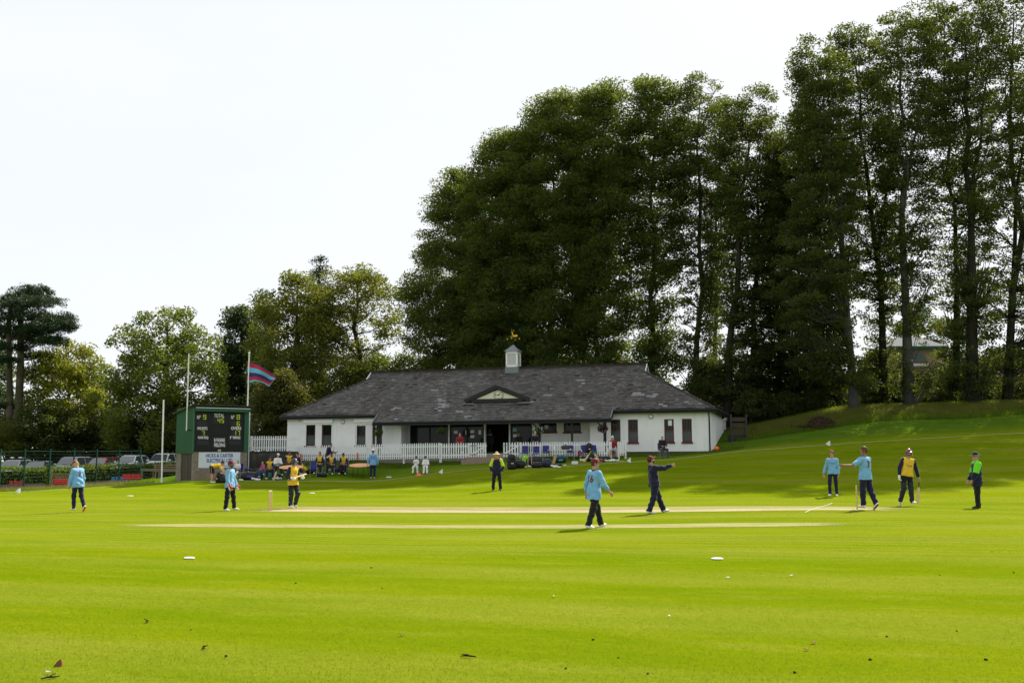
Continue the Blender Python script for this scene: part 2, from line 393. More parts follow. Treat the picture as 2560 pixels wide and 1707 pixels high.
# ---------------------------------------------------------------- grass blades (uncountable): rough edges and the near turf
def blade_mat(name, ca_, cb_, tr):
    t = NT(name); P = t.coord('World'); n1_ = t.noise(P, .9, 3); n2_ = t.noise(P, 25., 2)
    c = t.mix(t.mapr(t.math('ADD', n1_, t.math('MULTIPLY', n2_, .6)), .5, 1.1), ca_, cb_)
    d = t.n('ShaderNodeBsdfDiffuse'); t.l(c, d.inputs[0]); e = t.n('ShaderNodeBsdfTranslucent'); t.l(t.mix(.5, c, tr), e.inputs[0])
    m = t.n('ShaderNodeMixShader'); m.inputs[0].default_value = .5; t.l(d.outputs[0], m.inputs[1]); t.l(e.outputs[0], m.inputs[2]); return t.done(m.outputs[0])
def blades(name, X, Y, h, wd, m, lean=.35):
    n = len(X); Z = gz_arr(X, Y)-.01; a = RNG.uniform(0, 2*pi, n); h = h*RNG.uniform(.5, 1.15, n); wd = wd*RNG.uniform(.6, 1.3, n)
    B = np.stack([X, Y, Z], -1); dx = np.stack([np.cos(a), np.sin(a), np.zeros(n)], -1)*wd[:, None]/2
    la = RNG.uniform(0, 2*pi, n); ll = RNG.uniform(0, lean, n)*h
    T = B+np.stack([np.cos(la)*ll, np.sin(la)*ll, h], -1)
    V = np.stack([B-dx, B+dx, T], 1).reshape(-1, 3); Q = np.arange(3*n).reshape(-1, 3)
    o = np_mesh(name, V, Q, m, n=3); o['kind'] = 'stuff'; return o
m_bl1 = blade_mat('lawn_blade', (.10, .155, .005, 1), (.18, .22, .022, 1), (.28, .34, .014, 1))
m_bl2 = blade_mat('rough_blade', (.07, .13, .012, 1), (.17, .22, .03, 1), (.22, .30, .02, 1))
m_bl3 = blade_mat('dry_blade', (.12, .10, .035, 1), (.28, .21, .09, 1), (.25, .18, .06, 1))
n = 320000; yy = 7.2*np.exp(RNG.uniform(0, math.log(22/7.2), n)); xx = RNG.uniform(-.56, .56, n)*yy
tag(blades('grass', xx, yy, .025, .007, m_bl1, 1.1), 'short mown grass blades of the near outfield', 'grass')
def scatter_px(n, poly_fn):
    return poly_fn(n)
def band(n, u0, u1, Y0f, Y1f):
    u = RNG.uniform(u0, u1, n); tt = RNG.uniform(0, 1, n); Y = Y0f(u)*(1-tt)+Y1f(u)*tt
    d = (u-PW/2)/F; return d*Y/cos(TH), Y
ry_ = lambda u: np.interp(u, [p[0] for p in rope_px], [p[2] for p in rope_px])
x, y = band(26000, -120, 400, lambda u: ry_(u)+.8+.6*np.sin(u*.05), lambda u: np.interp(u, [0, 60, 350, 400], [62.5, 63, 74, 74]))
tag(blades('rough_grass', x, y, .14, .02, m_bl2, .6), 'unmown grass along the mesh fence', 'grass')
x, y = band(5000, -120, 330, lambda u: ry_(u)+1.4, lambda u: np.interp(u, [0, 60, 350, 400], [62.5, 63, 72, 72]))
tag(blades('dry_grass', x, y, .26, .02, m_bl3, .6), 'tall dry stalks along the mesh fence', 'grass')
x, y = band(60000, 1835, 2700, lambda u: 66.2+0*u, lambda u: 72+0*u)
tag(blades('bank_grass', x, y, .28, .025, m_bl2, .7), 'rough grass on the bank under the beeches', 'grass')
x, y = band(24000, 1835, 2700, lambda u: 67.6+.5*np.sin(u*.02), lambda u: 71+.4*np.sin(u*.033))
tag(blades('dry_grass', x, y, .30, .02, m_bl3, .9), 'dry brown grass along the top of the bank', 'grass')
x, y = band(30000, 640, 1240, lambda u: np.interp(u, [640, 745, 1240], [65., 67.1, 63.8]), lambda u: np.interp(u, [640, 745, 1240], [66, 68.4, 65.2]))
tag(blades('rough_grass', x, y, .14, .02, m_bl2, .7), 'longer grass along the foot of the picket fence', 'grass')
x, y = band(22000, 1290, 1850, lambda u: np.interp(u, [1290, 1530, 1560, 1850], [62.9, 61.8, 63.2, 62.4]), lambda u: np.interp(u, [1290, 1530, 1560, 1850], [63.8, 62.8, 64.6, 64.2]))
tag(blades('rough_grass', x, y, .13, .02, m_bl2, .7), 'longer grass along the foot of the right fence and white wall', 'grass')
# ================================================================ pavilion
m_white = None
def white_wall(name, col, stain):
    t = NT(name); co = t.coord('Object'); n1_ = t.noise(co, .7, 5); n2_ = t.noise(co, 45., 3)
    m = t.n('ShaderNodeMapping'); t.l(co, m.inputs[0]); m.inputs['Scale'].default_value = (2.2, 2.2, .25); n3 = t.noise(m.outputs[0], 1.5, 5)
    c = t.mix(t.mapr(n1_, .4, .75, 0, .45), col, stain); c = t.mix(t.mapr(n3, .52, .75, 0, .35), c, stain)
    return t.done(t.bsdf(c, .85, .2, 0, t.bump(n2_, .35, .02)))
m_white = white_wall('roughcast_white', (.80, .81, .81, 1), (.62, .63, .60, 1))
m_pvc = mat('white_board', (.78, .79, .80), .5, .35, var=.05)
m_cream = mat('cream_board', (.70, .68, .52), .6, .3, var=.08, scale=3)
m_black = mat('black_paint', (.012, .013, .014), .55, .35, var=.3)
m_dark = mat('dark_plinth', (.045, .045, .05), .8, .2, var=.3)
m_maroon = mat('maroon_frame', (.10, .018, .017), .5, .35, var=.15)
m_glass = mat('dark_glass', (.007, .010, .008), .10, .22, var=.3, scale=1.5)
m_netglass = mat('net_curtained_glass', (.05, .075, .068), .2, .5, var=.25, scale=8)
m_inside = mat('dim_interior', (.05, .045, .038), .9, .1, var=.3)
m_lead = mat('lead_sheet', (.17, .19, .21), .5, .4, metal=.1, var=.12)
m_gold = mat('gold_leaf', (.60, .41, .03), .4, .5, metal=.3, var=.08)
m_pave = mat('paving', (.30, .28, .25), .9, .2, var=.2, scale=4)
m_paper = mat('paper', (.72, .73, .74), .8, .2, var=.05)
m_lampgrey = mat('lamp_grey', (.35, .36, .37), .4, .4)
m_ironbar = mat('grey_iron_bars', (.05, .055, .055), .5, .4)
t = NT('roof_slate'); isl = t.n('ShaderNodeNewGeometry').outputs['Random Per Island']; co = t.coord('Object')
c = t.ramp(isl, [(0, (.060, .056, .054)), (.35, (.078, .073, .071)), (.7, (.094, .088, .085)), (.93, (.112, .106, .102)), (.98, (.135, .13, .13)), (1, (.17, .165, .17))])
n1_ = t.noise(co, .55, 6, .65); n2_ = t.noise(co, 3.2, 5, .7)
c = t.mix(t.math('MULTIPLY', t.mapr(n1_, .48, .64, .12, .9), t.mapr(n2_, .42, .56, 0, 1)), c, (.030, .021, .013, 1))
c = t.mix(t.math('MULTIPLY', t.mapr(t.noise(co, .8, 4), .5, .7, 0, .6), t.mapr(n2_, .55, .4, 0, 1)), c, (.20, .19, .165, 1))
m_slate = t.done(t.bsdf(c, .7, .3, 0, t.bump(t.noise(co, 30, 3), .3, .02)))
m_newslate = mat('new_slate', (.22, .215, .24), .65, .3, var=.12, scale=3)
m_ridge = mat('mossy_ridge_tile', (.055, .05, .042), .9, .2, var=.5, scale=2.2, bump=.5, bscale=18)
A_ = atY(1789, 1020.5, 63.); B_ = atZ(702, 1040.5, A_.z); ZE = A_.z
PAV_A = atan2(B_.y-A_.y, A_.x-B_.x); PL = hypot(B_.y-A_.y, A_.x-B_.x)
pe = Vector((cos(PAV_A), -sin(PAV_A), 0)); pb = Vector((sin(PAV_A), cos(PAV_A), 0)); PO = Vector((B_.x, B_.y, 0))
def WL(u, v, yl):
    d = Vector(ray(u, v)); c = Vector((0, 0, CZ)); n = pb
    tt = ((PO+pb*yl-c).dot(n))/d.dot(n); p = c+d*tt; return (p-PO).dot(pe), p.z
SL = .742
def RP(u, v, lift=0):
    """local x,y where pixel meets the front roof plane"""
    d = Vector(ray(u, v)); c = Vector((0, 0, CZ))
    # z = ZE+SL*y
    f = lambda p: p.z-(ZE+SL*((p-PO).dot(pb)))-lift
    a = f(c); b = f(c+d)-a; p = c+d*(-a/b); return (p-PO).dot(pe), (p-PO).dot(pb), p.z
pav = thing('cricket_pavilion', 'long white cricket pavilion with slate roof, clock gable and louvred cupola', 'pavilion', PO, -PAV_A)
DP = 9.0; RY = 4.5; RZ = ZE+SL*RY; GX = 5.1; GYd = 3.74; GZ = ZE+SL*GYd; RX = 4.95; FZ = 2.12
xv0 = RP(934, 1053)[0]; xv1 = RP(1527, 1044)[0]; YV = -.74
YW = .35; YR = 1.75
px = lambda u, y=YW: WL(u, 1080, y)[0]
xr0 = px(1003); xr1 = px(1475)
def wall_open(mb, x0, x1, z0, z1, y0, y1, ops):
    xs_ = sorted({x0, x1, *[o[0] for o in ops], *[o[1] for o in ops]})
    for a, b in zip(xs_, xs_[1:]):
        col = sorted([(o[2], o[3]) for o in ops if o[0] <= a+1e-6 and o[1] >= b-1e-6]); z = z0
        for q0, q1 in col: mb.bx(a, b, y0, y1, z, q0); z = q1
        mb.bx(a, b, y0, y1, z, z1)
# windows: (u0,u1,v0,v1,plane,style)
wins = [(764,787.5,1061.7,1114,YW,'sash'),(804.5,828.5,1061.7,1114,YW,'sash'),(889,913.5,1064,1112.5,YW,'sash'),(931,955,1064,1112.5,YW,'sash'),
        (1349,1392,1052,1079,YR,'high'),(1409,1452,1052,1079,YR,'high'),
        (1526.5,1551.5,1048.5,1102,YW,'bars'),(1569.5,1595.5,1048.5,1105,YW,'bars'),(1660,1685.5,1047.5,1104,YW,'bars'),(1704.5,1730.5,1046.5,1104,YW,'bars')]
rects = []
for (u0, u1, v0, v1, yl, stl) in wins:
    x0, z1 = WL(u0, v0, yl); x1, z0 = WL(u1, v1, yl); rects.append((x0, x1, z0, z1, yl, stl))
wt = ZE-.06; mb = MB(); zb = 1.2
wall_open(mb, .35, xr0, zb, wt, YW, YW+.25, [r[:4] for r in rects if r[4] == YW and r[1] < xr0])
wall_open(mb, xr1, PL-.35, zb, wt, YW, YW+.25, [r[:4] for r in rects if r[4] == YW and r[0] > xr1])
xg1 = px(1330, YR)
wall_open(mb, xg1, xr1, zb, wt+.5, YR, YR+.25, [r[:4] for r in rects if r[4] == YR])
mb.bx(xr0-.25, xr0, YW+.25, YR+.25, zb, wt); mb.bx(xr1, xr1+.25, YW+.25, YR+.25, zb, wt)
mb.bx(.35, .6, YW+.25, DP-.35, zb, wt)
# right end wall with its two small openings
ends = []
for (u0, u1, v0, v1) in ((1809, 1813.5, 1049.5, 1077), (1814.5, 1818.5, 1050, 1077.5)):
    def EN(u, v):
        d = Vector(ray(u, v)); c = Vector((0, 0, CZ)); tt = ((PO+pe*(PL-.35)-c).dot(pe))/d.dot(pe); p = c+d*tt; return (p-PO).dot(pb), p.z
    y0, z1 = EN(u0, v0); y1, z0 = EN(u1, v1); ends.append((y0, y1, z0, z1))
mbx = MB()
ys_ = sorted({YW+.25, DP-.35, *[q for o in ends for q in o[:2]]})
for a, b in zip(ys_, ys_[1:]):
    z = zb
    for o in ends:
        if o[0] <= a+1e-6 and o[1] >= b-1e-6: mb.bx(PL-.6, PL-.35, a, b, z, o[2]); z = o[3]
    mb.bx(PL-.6, PL-.35, a, b, z, wt)
mb.bx(.6, PL-.6, DP-.6, DP-.35, zb, wt)
mb.build('wall', m_white, pav)
mb = MB(); mb.bx(.33, xr0+.02, YW-.02, YW+.1, .8, 2.02); mb.bx(xr1-.02, PL-.33, YW-.02, YW+.1, .8, 2.16); mb.bx(PL-.4, PL-.33, YW+.1, DP-.35, .8, 2.16); mb.each('plinth', m_dark, pav)
# recess glazing, doorway and room behind
gl0 = px(1024, YR)
mb = MB(); mb.bx(xr0, gl0, YR, YR+.2, zb, wt+.4); mb.build('return_panel', m_pvc, pav)
mb = MB()
for u in (962, 982, 1001): x = px(u); mb.bx(x-.012, x+.012, YW-.015, YW-.001, 2.1, wt)
mb.each('board_joint', m_pvc, pav)
gz0, gz1 = FZ+.62, wt+.2
xd0, xd1 = px(1214, YR), px(1271, YR)
panes = [(px(1027, YR), px(1120, YR)), (px(1125, YR), px(1209, YR)), (px(1277, YR), px(1328, YR))]
mb = MB()
for a, b in panes: mb.bx(a, b, YR, YR+.2, zb, gz0)
mb.each('stall_riser', m_black, pav)
for a, b in panes:
    mb = MB(); mb.bx(a, b, YR+.10, YR+.12, gz0, gz1); gp_ = mb.build('glazed_screen', m_glass, pav)
    mb = MB(); k = 2 if b-a > 1.8 else 1
    for i in range(k+1): x = a+(b-a)*i/k; mb.bx(x-.04, x+.04, YR+.03, YR+.16, gz0, gz1)
    mb.bx(a, b, YR+.02, YR+.165, gz0-.04, gz0+.05); mb.bx(a, b, YR+.02, YR+.165, gz1-.5, gz1-.44); mb.build('frame', m_black, gp_)
mb = MB()
for u in (1122.3, 1212): x = px(u, YR); mb.bx(x-.055, x+.055, YR-.02, YR+.2, FZ, wt+.3)
x = px(1274, YR); mb.bx(x-.05, x+.05, YR-.02, YR+.2, FZ, wt+.3)
mb.each('door_post', m_pvc, pav)
mb = MB(); i0, i1 = gl0+.3, xg1-.1
mb.bx(i0, i1, 6.0, 6.1, zb, wt); mb.bx(i0-.1, i0, YR+.2, 6.0, zb, wt); mb.bx(i1, i1+.1, YR+.25, 6.0, zb, wt); mb.bx(i0, i1, YR+.2, 6.0, FZ-.1, FZ); mb.bx(i0, i1, YR+.2, 6, wt-.1, wt)
mb.build('interior', m_inside, pav)
for r in rects:
    x0, x1, z0, z1, yl, stl = r; mb = MB(); y = yl+.05; fw = .07
    mb.bx(x0, x0+fw, y, y+.09, z0, z1); mb.bx(x1-fw, x1, y, y+.09, z0, z1); mb.bx(x0+fw, x1-fw, y, y+.09, z1-fw, z1); mb.bx(x0+fw, x1-fw, y, y+.09, z0, z0+fw)
    zm = z0+(z1-z0)*.48
    if stl != 'high': mb.bx(x0+fw, x1-fw, y-.01, y+.08, zm-.04, zm+.04)
    wf = mb.build('window', m_maroon, pav)
    MB().bx(x0+fw, x1-fw, y+.05, y+.06, (zm if stl != 'high' else z0+fw), z1-fw).build('pane', m_glass, wf)
    if stl != 'high': MB().bx(x0+fw, x1-fw, y+.045, y+.06, z0+fw, zm).build('pane', m_netglass, wf)
    MB().bx(x0-.05, x1+.05, yl-.07, yl+.05, z0-.11, z0).build('sill', m_maroon, wf)
    if stl == 'bars':
        mb = MB()
        for i in range(1, 5): x = x0+fw+(x1-x0-2*fw)*i/5; mb.bx(x-.012, x+.012, y+.012, y+.034, z0+fw, z1-fw)
        mb.build('security_bars', m_ironbar, wf)
for y0, y1, z0, z1 in ends:
    mb = MB(); mb.bx(PL-.45, PL-.41, y0, y1, z0, z1); wf = mb.build('window', m_glass, pav)
    MB().bx(PL-.44, PL-.28, y0-.04, y1+.04, z0-.22, z0).build('sill', m_black, wf)
# roller shutter boxes over the left windows, with guide rails
for (u0, u1, v0, v1, vb) in ((757.7, 830, 1045, 1056, 1113), (884, 940, 1044, 1054.5, 1112)):
    x0, z1 = WL(u0, v0, YW-.2); x1, z0 = WL(u1, v1, YW-.2); zz = WL(u0, vb, YW)[1]
    sbx = MB().bx(x0, x1, YW-.2, YW, z0, z1).build('shutter_box', m_pvc, pav, bevel=.02)
    mb = MB(); mb.bx(x0+.12, x0+.18, YW-.06, YW, zz, z0); mb.bx(x1-.10, x1-.04, YW-.06, YW, zz, z0); mb.bx(x0+.18, x1-.1, YW-.08, YW-.02, z0-.13, z0); mb.each('guide_rail', m_pvc, sbx)
for (u, v) in ((857, 1054), (1627, 1041)):
    x, z = WL(u, v, YW-.05); bl = MB().disc((x, YW-.04, z), .16, (0, 1, 0), .08, 24).build('bulkhead_lamp', m_lampgrey, pav, bevel=.02)
    MB().ell((x, YW-.08, z), (.10, .04, .10)).build('lamp_glass', m_pvc, bl, smooth=True)
x, z = WL(748.6, 1049, YW-.05); MB().bx(x-.12, x+.12, YW-.09, YW, z-.15, z+.13).build('alarm_box', mat('alarm_cream', (.62, .58, .42), .5), pav, bevel=.015)
y, z = EN(1805, 1041); MB().bx(PL-.35, PL-.22, y-.15, y+.15, z-.16, z+.16).build('vent', m_black, pav)
def dpipe(x, y):
    mb = MB(); mb.tube([(x, y, 1.9), (x, y, ZE-.45), (x, y-.28 if y < 5 else y, ZE-.2)], .045, 8); mb.build('downpipe', m_black, pav, smooth=False)
dpipe(PL-.45, YW-.06)
# posts of the veranda and their brackets
zv = ZE+SL*YV
for u, wd in ((948, .15), (1349, .13), (1430, .13), (1512, .17)):
    x = px(u, YV+.18); pt = MB().bx(x-wd/2, x+wd/2, YV+.12, YV+.12+wd, 1.6, zv-.1).build('veranda_post', m_black, pav)
    MB().bar((x, YV+.2, zv-.75), (x, YV+.75, zv+.02), .07).bar((x, YV+.2, zv-.75), (x-.55, YV+.2, zv-.14), .07).build('bracket', m_black, pt)
# ---- roof
mb = MB(); Zp = lambda y: ZE+SL*y-.03
V = [(0,0),(xv0,0),(xv0,YV),(xv1,YV),(xv1,0),(PL,0),(PL-GX,GYd),(PL-RX,RY),(RX,RY),(GX,GYd)]
mb.add([(x, y, Zp(y)) for x, y in V], [tuple(range(10))])
mb.add([(x, DP-y, Zp(y)) for x, y in ((0,0),(PL,0),(PL-GX,GYd),(PL-RX,RY),(RX,RY),(GX,GYd))], [tuple(range(6))])
for s in (0, 1):
    X = (lambda q: q) if not s else (lambda q: PL-q)
    mb.add([(X(0), 0, ZE-.03), (X(0), DP, ZE-.03), (X(GX), DP-GYd, GZ-.03), (X(GX), GYd, GZ-.03)], [(0, 1, 2, 3)])
mb.add([(0, 0, ZE-.06), (PL, 0, ZE-.06), (PL, DP, ZE-.06), (0, DP, ZE-.06)], [(0, 1, 2, 3)])
mb.add([(xv0, YV, zv-.06), (xv1, YV, zv-.06), (xv1, YR, ZE-.1), (xv0, YR, ZE-.1)], [(0, 1, 2, 3)])
mb.add([(xv0, YV, zv-.03), (xv0, 0, ZE-.03), (xv0, 0, ZE-.25)], [(0, 1, 2)]); mb.add([(xv1, YV, zv-.03), (xv1, 0, ZE-.03), (xv1, 0, ZE-.25)], [(0, 1, 2)])
roof = mb.build('roof', m_black, pav)
newpatch = [RP(u, v)[:2] for u, v in ((1084,977),(1100,998),(1104,1003),(1108,1009),(1112,1015),(1090,1022),(1096,1024),(1102,1017),(985,1022),(992,1019),(1150,1030),(1172,1040),(1176,1044),(990,1046),(1372,986),(1450,952),(1460,958),(1595,982),(1585,985),(1600,986),(1630,990),(1640,986),(1652,1010),(1665,1015),(1715,1003),(1310,1004),(1322,1004),(1450,1018),(1455,1022),(1165,1006))]
def slates(mb, org, ax, up, rows, expo, wd, nrm, patches=()):
    ax, up, nrm, org = Vector(ax), Vector(up), Vector(nrm), Vector(org)
    for i, (t0, a, b) in enumerate(rows):
        x = a-RNG.uniform(.0, wd) if i % 2 else a-RNG.uniform(.3, .8)*wd
        while x < b:
            w_ = wd*RNG.uniform(.86, 1.14); xa, xb = max(x, a)+.006, min(x+w_, b)-.006; x += w_
            if xb-xa < .04: continue
            j = RNG.uniform(-.018, .018) if RNG.random() < .8 else RNG.uniform(-.07, .02); lf = RNG.uniform(.018, .034)
            lo = org+up*(t0+j); hi = org+up*(t0+expo*1.25)
            p = [lo+ax*xa+nrm*lf, lo+ax*xb+nrm*(lf+RNG.uniform(-.006, .006)), hi+ax*xb+nrm*.004, hi+ax*xa+nrm*.004, lo+ax*xa-nrm*.02, lo+ax*xb-nrm*.02]
            if RNG.random() < .012: continue
            cx = (xa+xb)/2; mb.cm = 0
            for q in patches:
                if abs(cx-q[0]) < wd*.8 and abs(t0+expo/2-q[1]) < expo*.52: mb.cm = 1
            mb.add(p, [(0, 1, 2, 3), (4, 5, 1, 0)])
nl = sqrt(1+SL*SL); upv = Vector((0, 1, SL))/nl; nv = Vector((0, -SL, 1))/nl; expo = .2
mb = MB(); rows = []
s0 = YV*nl; k = 0; s = s0
while s < RY*nl-.02:
    y = s/nl
    if y < 0: a, b = xv0, xv1
    else:
        h = y*GX/GYd if y < GYd else RX
        a, b = h, PL-h
    rows.append((s, a, b)); s += expo
slates(mb, (0, 0, ZE), (1, 0, 0), upv, rows, expo, .30, nv, [(q[0], q[1]*nl) for q in newpatch])
mb.build('slates', [m_slate, m_newslate], roof, fix=False)
sl2 = (GZ-ZE)/GX; nl2 = sqrt(1+sl2*sl2); mb = MB()
for s_, X in ((1, 0), (-1, PL)):
    rows = []; q = 0
    while q < GX*nl2: y = q/nl2*GYd/GX; rows.append((q, y, DP-y)); q += expo
    slates(mb, (X, 0, ZE), (0, 1, 0), Vector((s_, 0, sl2))/nl2, rows, expo, .30, Vector((-s_*sl2, 0, 1))/nl2)
rows = []; q = 0
while q < RY*nl: y = q/nl; h = y*GX/GYd if y < GYd else RX; rows.append((q, h, PL-h)); q += expo
slates(mb, (0, DP, ZE), (1, 0, 0), Vector((0, -1, SL))/nl, rows, expo, .30, Vector((0, SL, 1))/nl)
mb.build('slates', [m_slate, m_newslate], roof, fix=False)
mb = MB()
def ridge_run(a, b, r=.085):
    a, b = Vector(a), Vector(b); n = max(2, int((b-a).length/.42))
    mb = MB()
    for i in range(n):
        p, q = a.lerp(b, i/n), a.lerp(b, (i+.96)/n); jz = RNG.uniform(-.012, .018); mb.tube([p+Vector((0, 0, jz)), q+Vector((0, 0, jz*.5))], [r*RNG.uniform(.92, 1.12)]*2, 8)
    mb.build('ridge_tiles', m_ridge, roof)
ridge_run((RX, RY, RZ), (PL-RX, RY, RZ))
for X, sg in ((0, 1), (PL, -1)):
    for yy in (0, DP): ridge_run((X+sg*.02, yy, ZE), (X+sg*GX, GYd if yy == 0 else DP-GYd, GZ), .08)
mb = MB()
for X, sg in ((GX, 1), (PL-GX, -1)):
    mb.add([(X-sg*.02, GYd, GZ), (X-sg*.02, DP-GYd, GZ), (X-sg*.02, RY, RZ-.05)], [(0, 1, 2)])
mb.each('gablet', m_pvc, roof)
mb = MB()
for X, sg in ((GX, 1), (PL-GX, -1)):
    for yy in (GYd-.05, DP-GYd+.05): mb.bar((X-sg*.10, yy, GZ+.0), (X-sg*.10, RY, RZ+.03), .05, .14)
mb.each('bargeboard', m_pvc, roof)
mb = MB()
mb.bx(0, xv0-.02, -.03, .02, ZE-.24, ZE-.02); mb.bx(xv1+.02, PL, -.03, .02, ZE-.24, ZE-.02); mb.bx(xv0, xv1, YV-.03, YV+.02, zv-.26, zv-.02)
mb.bx(-.03, .02, 0, DP, ZE-.24, ZE-.02); mb.bx(PL-.02, PL+.03, 0, DP, ZE-.24, ZE-.02); mb.bx(0, PL, DP-.02, DP+.03, ZE-.24, ZE-.02)
mb.add([(xv0, YV, zv-.26), (xv0, YV, zv), (xv0, .1, ZE), (xv0, .1, ZE-.26)], [(0, 1, 2, 3)]); mb.add([(xv1, YV, zv-.26), (xv1, YV, zv), (xv1, .1, ZE), (xv1, .1, ZE-.26)], [(0, 1, 2, 3)])
mb.each('fascia', m_black, roof)
mb = MB()
for a, b in (((0, -.08, ZE-.07), (xv0, -.08, ZE-.07)), ((xv1, -.08, ZE-.07), (PL+.08, -.08, ZE-.07)), ((xv0, YV-.08, zv-.07), (xv1, YV-.08, zv-.07)), ((PL+.08, -.08, ZE-.07), (PL+.08, DP, ZE-.07)), ((-.08, -.08, ZE-.07), (-.08, DP, ZE-.07))): mb.tube([a, b], .065, 8)
mb.each('gutter', m_black, roof)
mb = MB()
mb.bar((xv0+.0, YV-.03, zv+.03), (xv0, .05, ZE+.05), .06, .09); mb.bar((xv1, YV-.03, zv+.03), (xv1, .05, ZE+.05), .06, .09); mb.each('verge_trim', m_lead, roof)
# clock gable
gx0, gy0, gzb = RP(1164, 1005); gx1 = RP(1326, 1003)[0]; gxa = (gx0+gx1)/2; yg = gy0-.12
ztop = WL(1244.5, 965, yg)[1]; zbot = gzb+.03
mb = MB(); ym = (ztop-ZE)/SL+.1; ov = .14
def gq(x, z, y): return (x, y, z)
mb.add([gq(gx0, zbot, yg-ov), gq(gxa, ztop, yg-ov), gq(gxa, ztop, ym), gq(gx0, zbot, gy0+.05)], [(0, 1, 2, 3)]); mb.add([gq(gx1, zbot, yg-ov), gq(gxa, ztop, yg-ov), gq(gxa, ztop, ym), gq(gx1, zbot, gy0+.05)], [(0, 1, 2, 3)])
cg = mb.build('clock_gable', m_slate, pav)
hi_ = .23
mb = MB(); mb.add([gq(gx0+.75, zbot+.14, yg), gq(gx1-.75, zbot+.14, yg), gq(gxa, ztop-.26, yg)], [(0, 1, 2)]); mb.build('tympanum', m_cream, cg)
mb = MB(); mb.bar((gx0, yg-.1, zbot+.02), (gxa, yg-.1, ztop-.06), .08, .26); mb.bar((gx1, yg-.1, zbot+.02), (gxa, yg-.1, ztop-.06), .08, .26); mb.bx(gx0+.5, gx1-.5, yg-.1, yg+.02, zbot-.08, zbot+.15); mb.each('bargeboard', m_black, cg)
mb = MB(); mb.bx(gx0-.1, gx0+.8, yg-.35, yg-.02, zbot-.22, zbot-.16); mb.bx(gx1-.85, gx1+.1, yg-.35, yg-.02, zbot-.22, zbot-.16); mb.each('lead_apron', m_newslate, cg)
cx_, cz_ = WL(1246.5, 987.2, yg-.03); cr_ = .325
ck = MB().disc((cx_, yg-.03, cz_), cr_, (0, 1, 0), .05, 32).build('clock', m_cream, pav)
mb = MB(); 
for k in range(32): a0, a1 = 2*pi*k/32, 2*pi*(k+1)/32; mb.bar((cx_+cr_*cos(a0), yg-.06, cz_+cr_*sin(a0)), (cx_+cr_*cos(a1), yg-.06, cz_+cr_*sin(a1)), .02)
for k in range(12):
    a = 2*pi*k/12; d = Vector((sin(a), 0, cos(a))); p = Vector((cx_, yg-.06, cz_)); sd = Vector((cos(a), 0, -sin(a)))
    for o_ in ((-.018, .018) if k % 3 else (-.03, 0, .03)): mb.bar(p+d*.20+sd*o_, p+d*.285+sd*o_, .011)
mb.build('clock_numerals', m_black, ck)
mb = MB(); p = Vector((cx_, yg-.075, cz_))
for a, L_, w_ in ((radians(47), .19, .035), (radians(278), .27, .026)): d = Vector((sin(a), 0, cos(a))); mb.bar(p-d*.07, p+d*L_, w_, .012, (0, 1, 0)); mb.ell(p+d*L_*.72, (.03, .01, .03)); 
mb.ell(p, (.04, .012, .04)); mb.build('clock_hands', m_black, ck)
# cupola on the ridge
cxu = (lambda d: None); dd = WL(1277.5, 920, RY-.6); cx = dd[0]; cw = .44; cy = RY
z0 = RZ-.38; zA = WL(1279, 917, cy-cw)[1]; zB = WL(1279, 878, cy-cw)[1]; zC = WL(1279, 861, cy)[1]
cup = MB().bx(cx-cw-.05, cx+cw+.05, cy-cw-.05, cy+cw+.05, z0-.3, zA).build('cupola', m_lead, pav)
mb = MB()
for sx in (-1, 1):
    for sy in (-1, 1): mb.bx(cx+sx*(cw-.06)-.06, cx+sx*(cw-.06)+.06, cy+sy*(cw-.06)-.06, cy+sy*(cw-.06)+.06, zA, zB)
mb.bx(cx-cw, cx+cw, cy-cw, cy+cw, zB-.16, zB-.002); mb.bx(cx-cw, cx+cw, cy-cw, cy+cw, zA+.002, zA+.12)
mb.build('corner_posts', m_pvc, cup)
mb = MB(); n = 13
for i in range(n):
    z = zA+.12+(zB-zA-.28)*(i+.5)/n; h = (zB-zA-.28)/n
    for sg in (-1, 1):
        mb.add([(cx-cw+.12, cy+sg*(cw-.02), z-h*.5), (cx+cw-.12, cy+sg*(cw-.02), z-h*.5), (cx+cw-.12, cy+sg*(cw-.10), z+h*.45), (cx-cw+.12, cy+sg*(cw-.10), z+h*.45)], [(0, 1, 2, 3)])
        mb.add([(cx+sg*(cw-.02), cy-cw+.12, z-h*.5), (cx+sg*(cw-.02), cy+cw-.12, z-h*.5), (cx+sg*(cw-.10), cy+cw-.12, z+h*.45), (cx+sg*(cw-.10), cy-cw+.12, z+h*.45)], [(0, 1, 2, 3)])
mb.bx(cx-cw+.14, cx+cw-.14, cy-cw+.14, cy+cw-.14, zA+.1, zB-.15)
mb.build('louvres', m_pvc, cup)
e_ = cw+.10
mb = MB(); mb.add([(cx-e_, cy-e_, zB), (cx+e_, cy-e_, zB), (cx+e_, cy+e_, zB), (cx-e_, cy+e_, zB), (cx, cy, zC)], [(3, 2, 1, 0), (0, 1, 4), (1, 2, 4), (2, 3, 4), (3, 0, 4)]); mb.build('cupola_roof', m_lead, cup)
zd = WL(1279, 843, cy)[1]
wv = MB().tube([(cx, cy, zC-.05), (cx, cy, zd)], .02, 8).build('weathervane', m_black, pav)
mb = MB()
for a in (0, pi/2): mb.bar((cx-.42*cos(a), cy-.42*sin(a), zd-.13), (cx+.42*cos(a), cy+.42*sin(a), zd-.13), .025)
mb.build('compass_arms', m_black, wv)
mb = MB()
for a in range(4): mb.ell((cx+.45*cos(a*pi/2), cy+.45*sin(a*pi/2), zd-.13), (.05, .05, .06), n=6, m=4)
mb.build('compass_letters', m_gold, wv)
mb = MB()   # gilt stag lying down, facing left
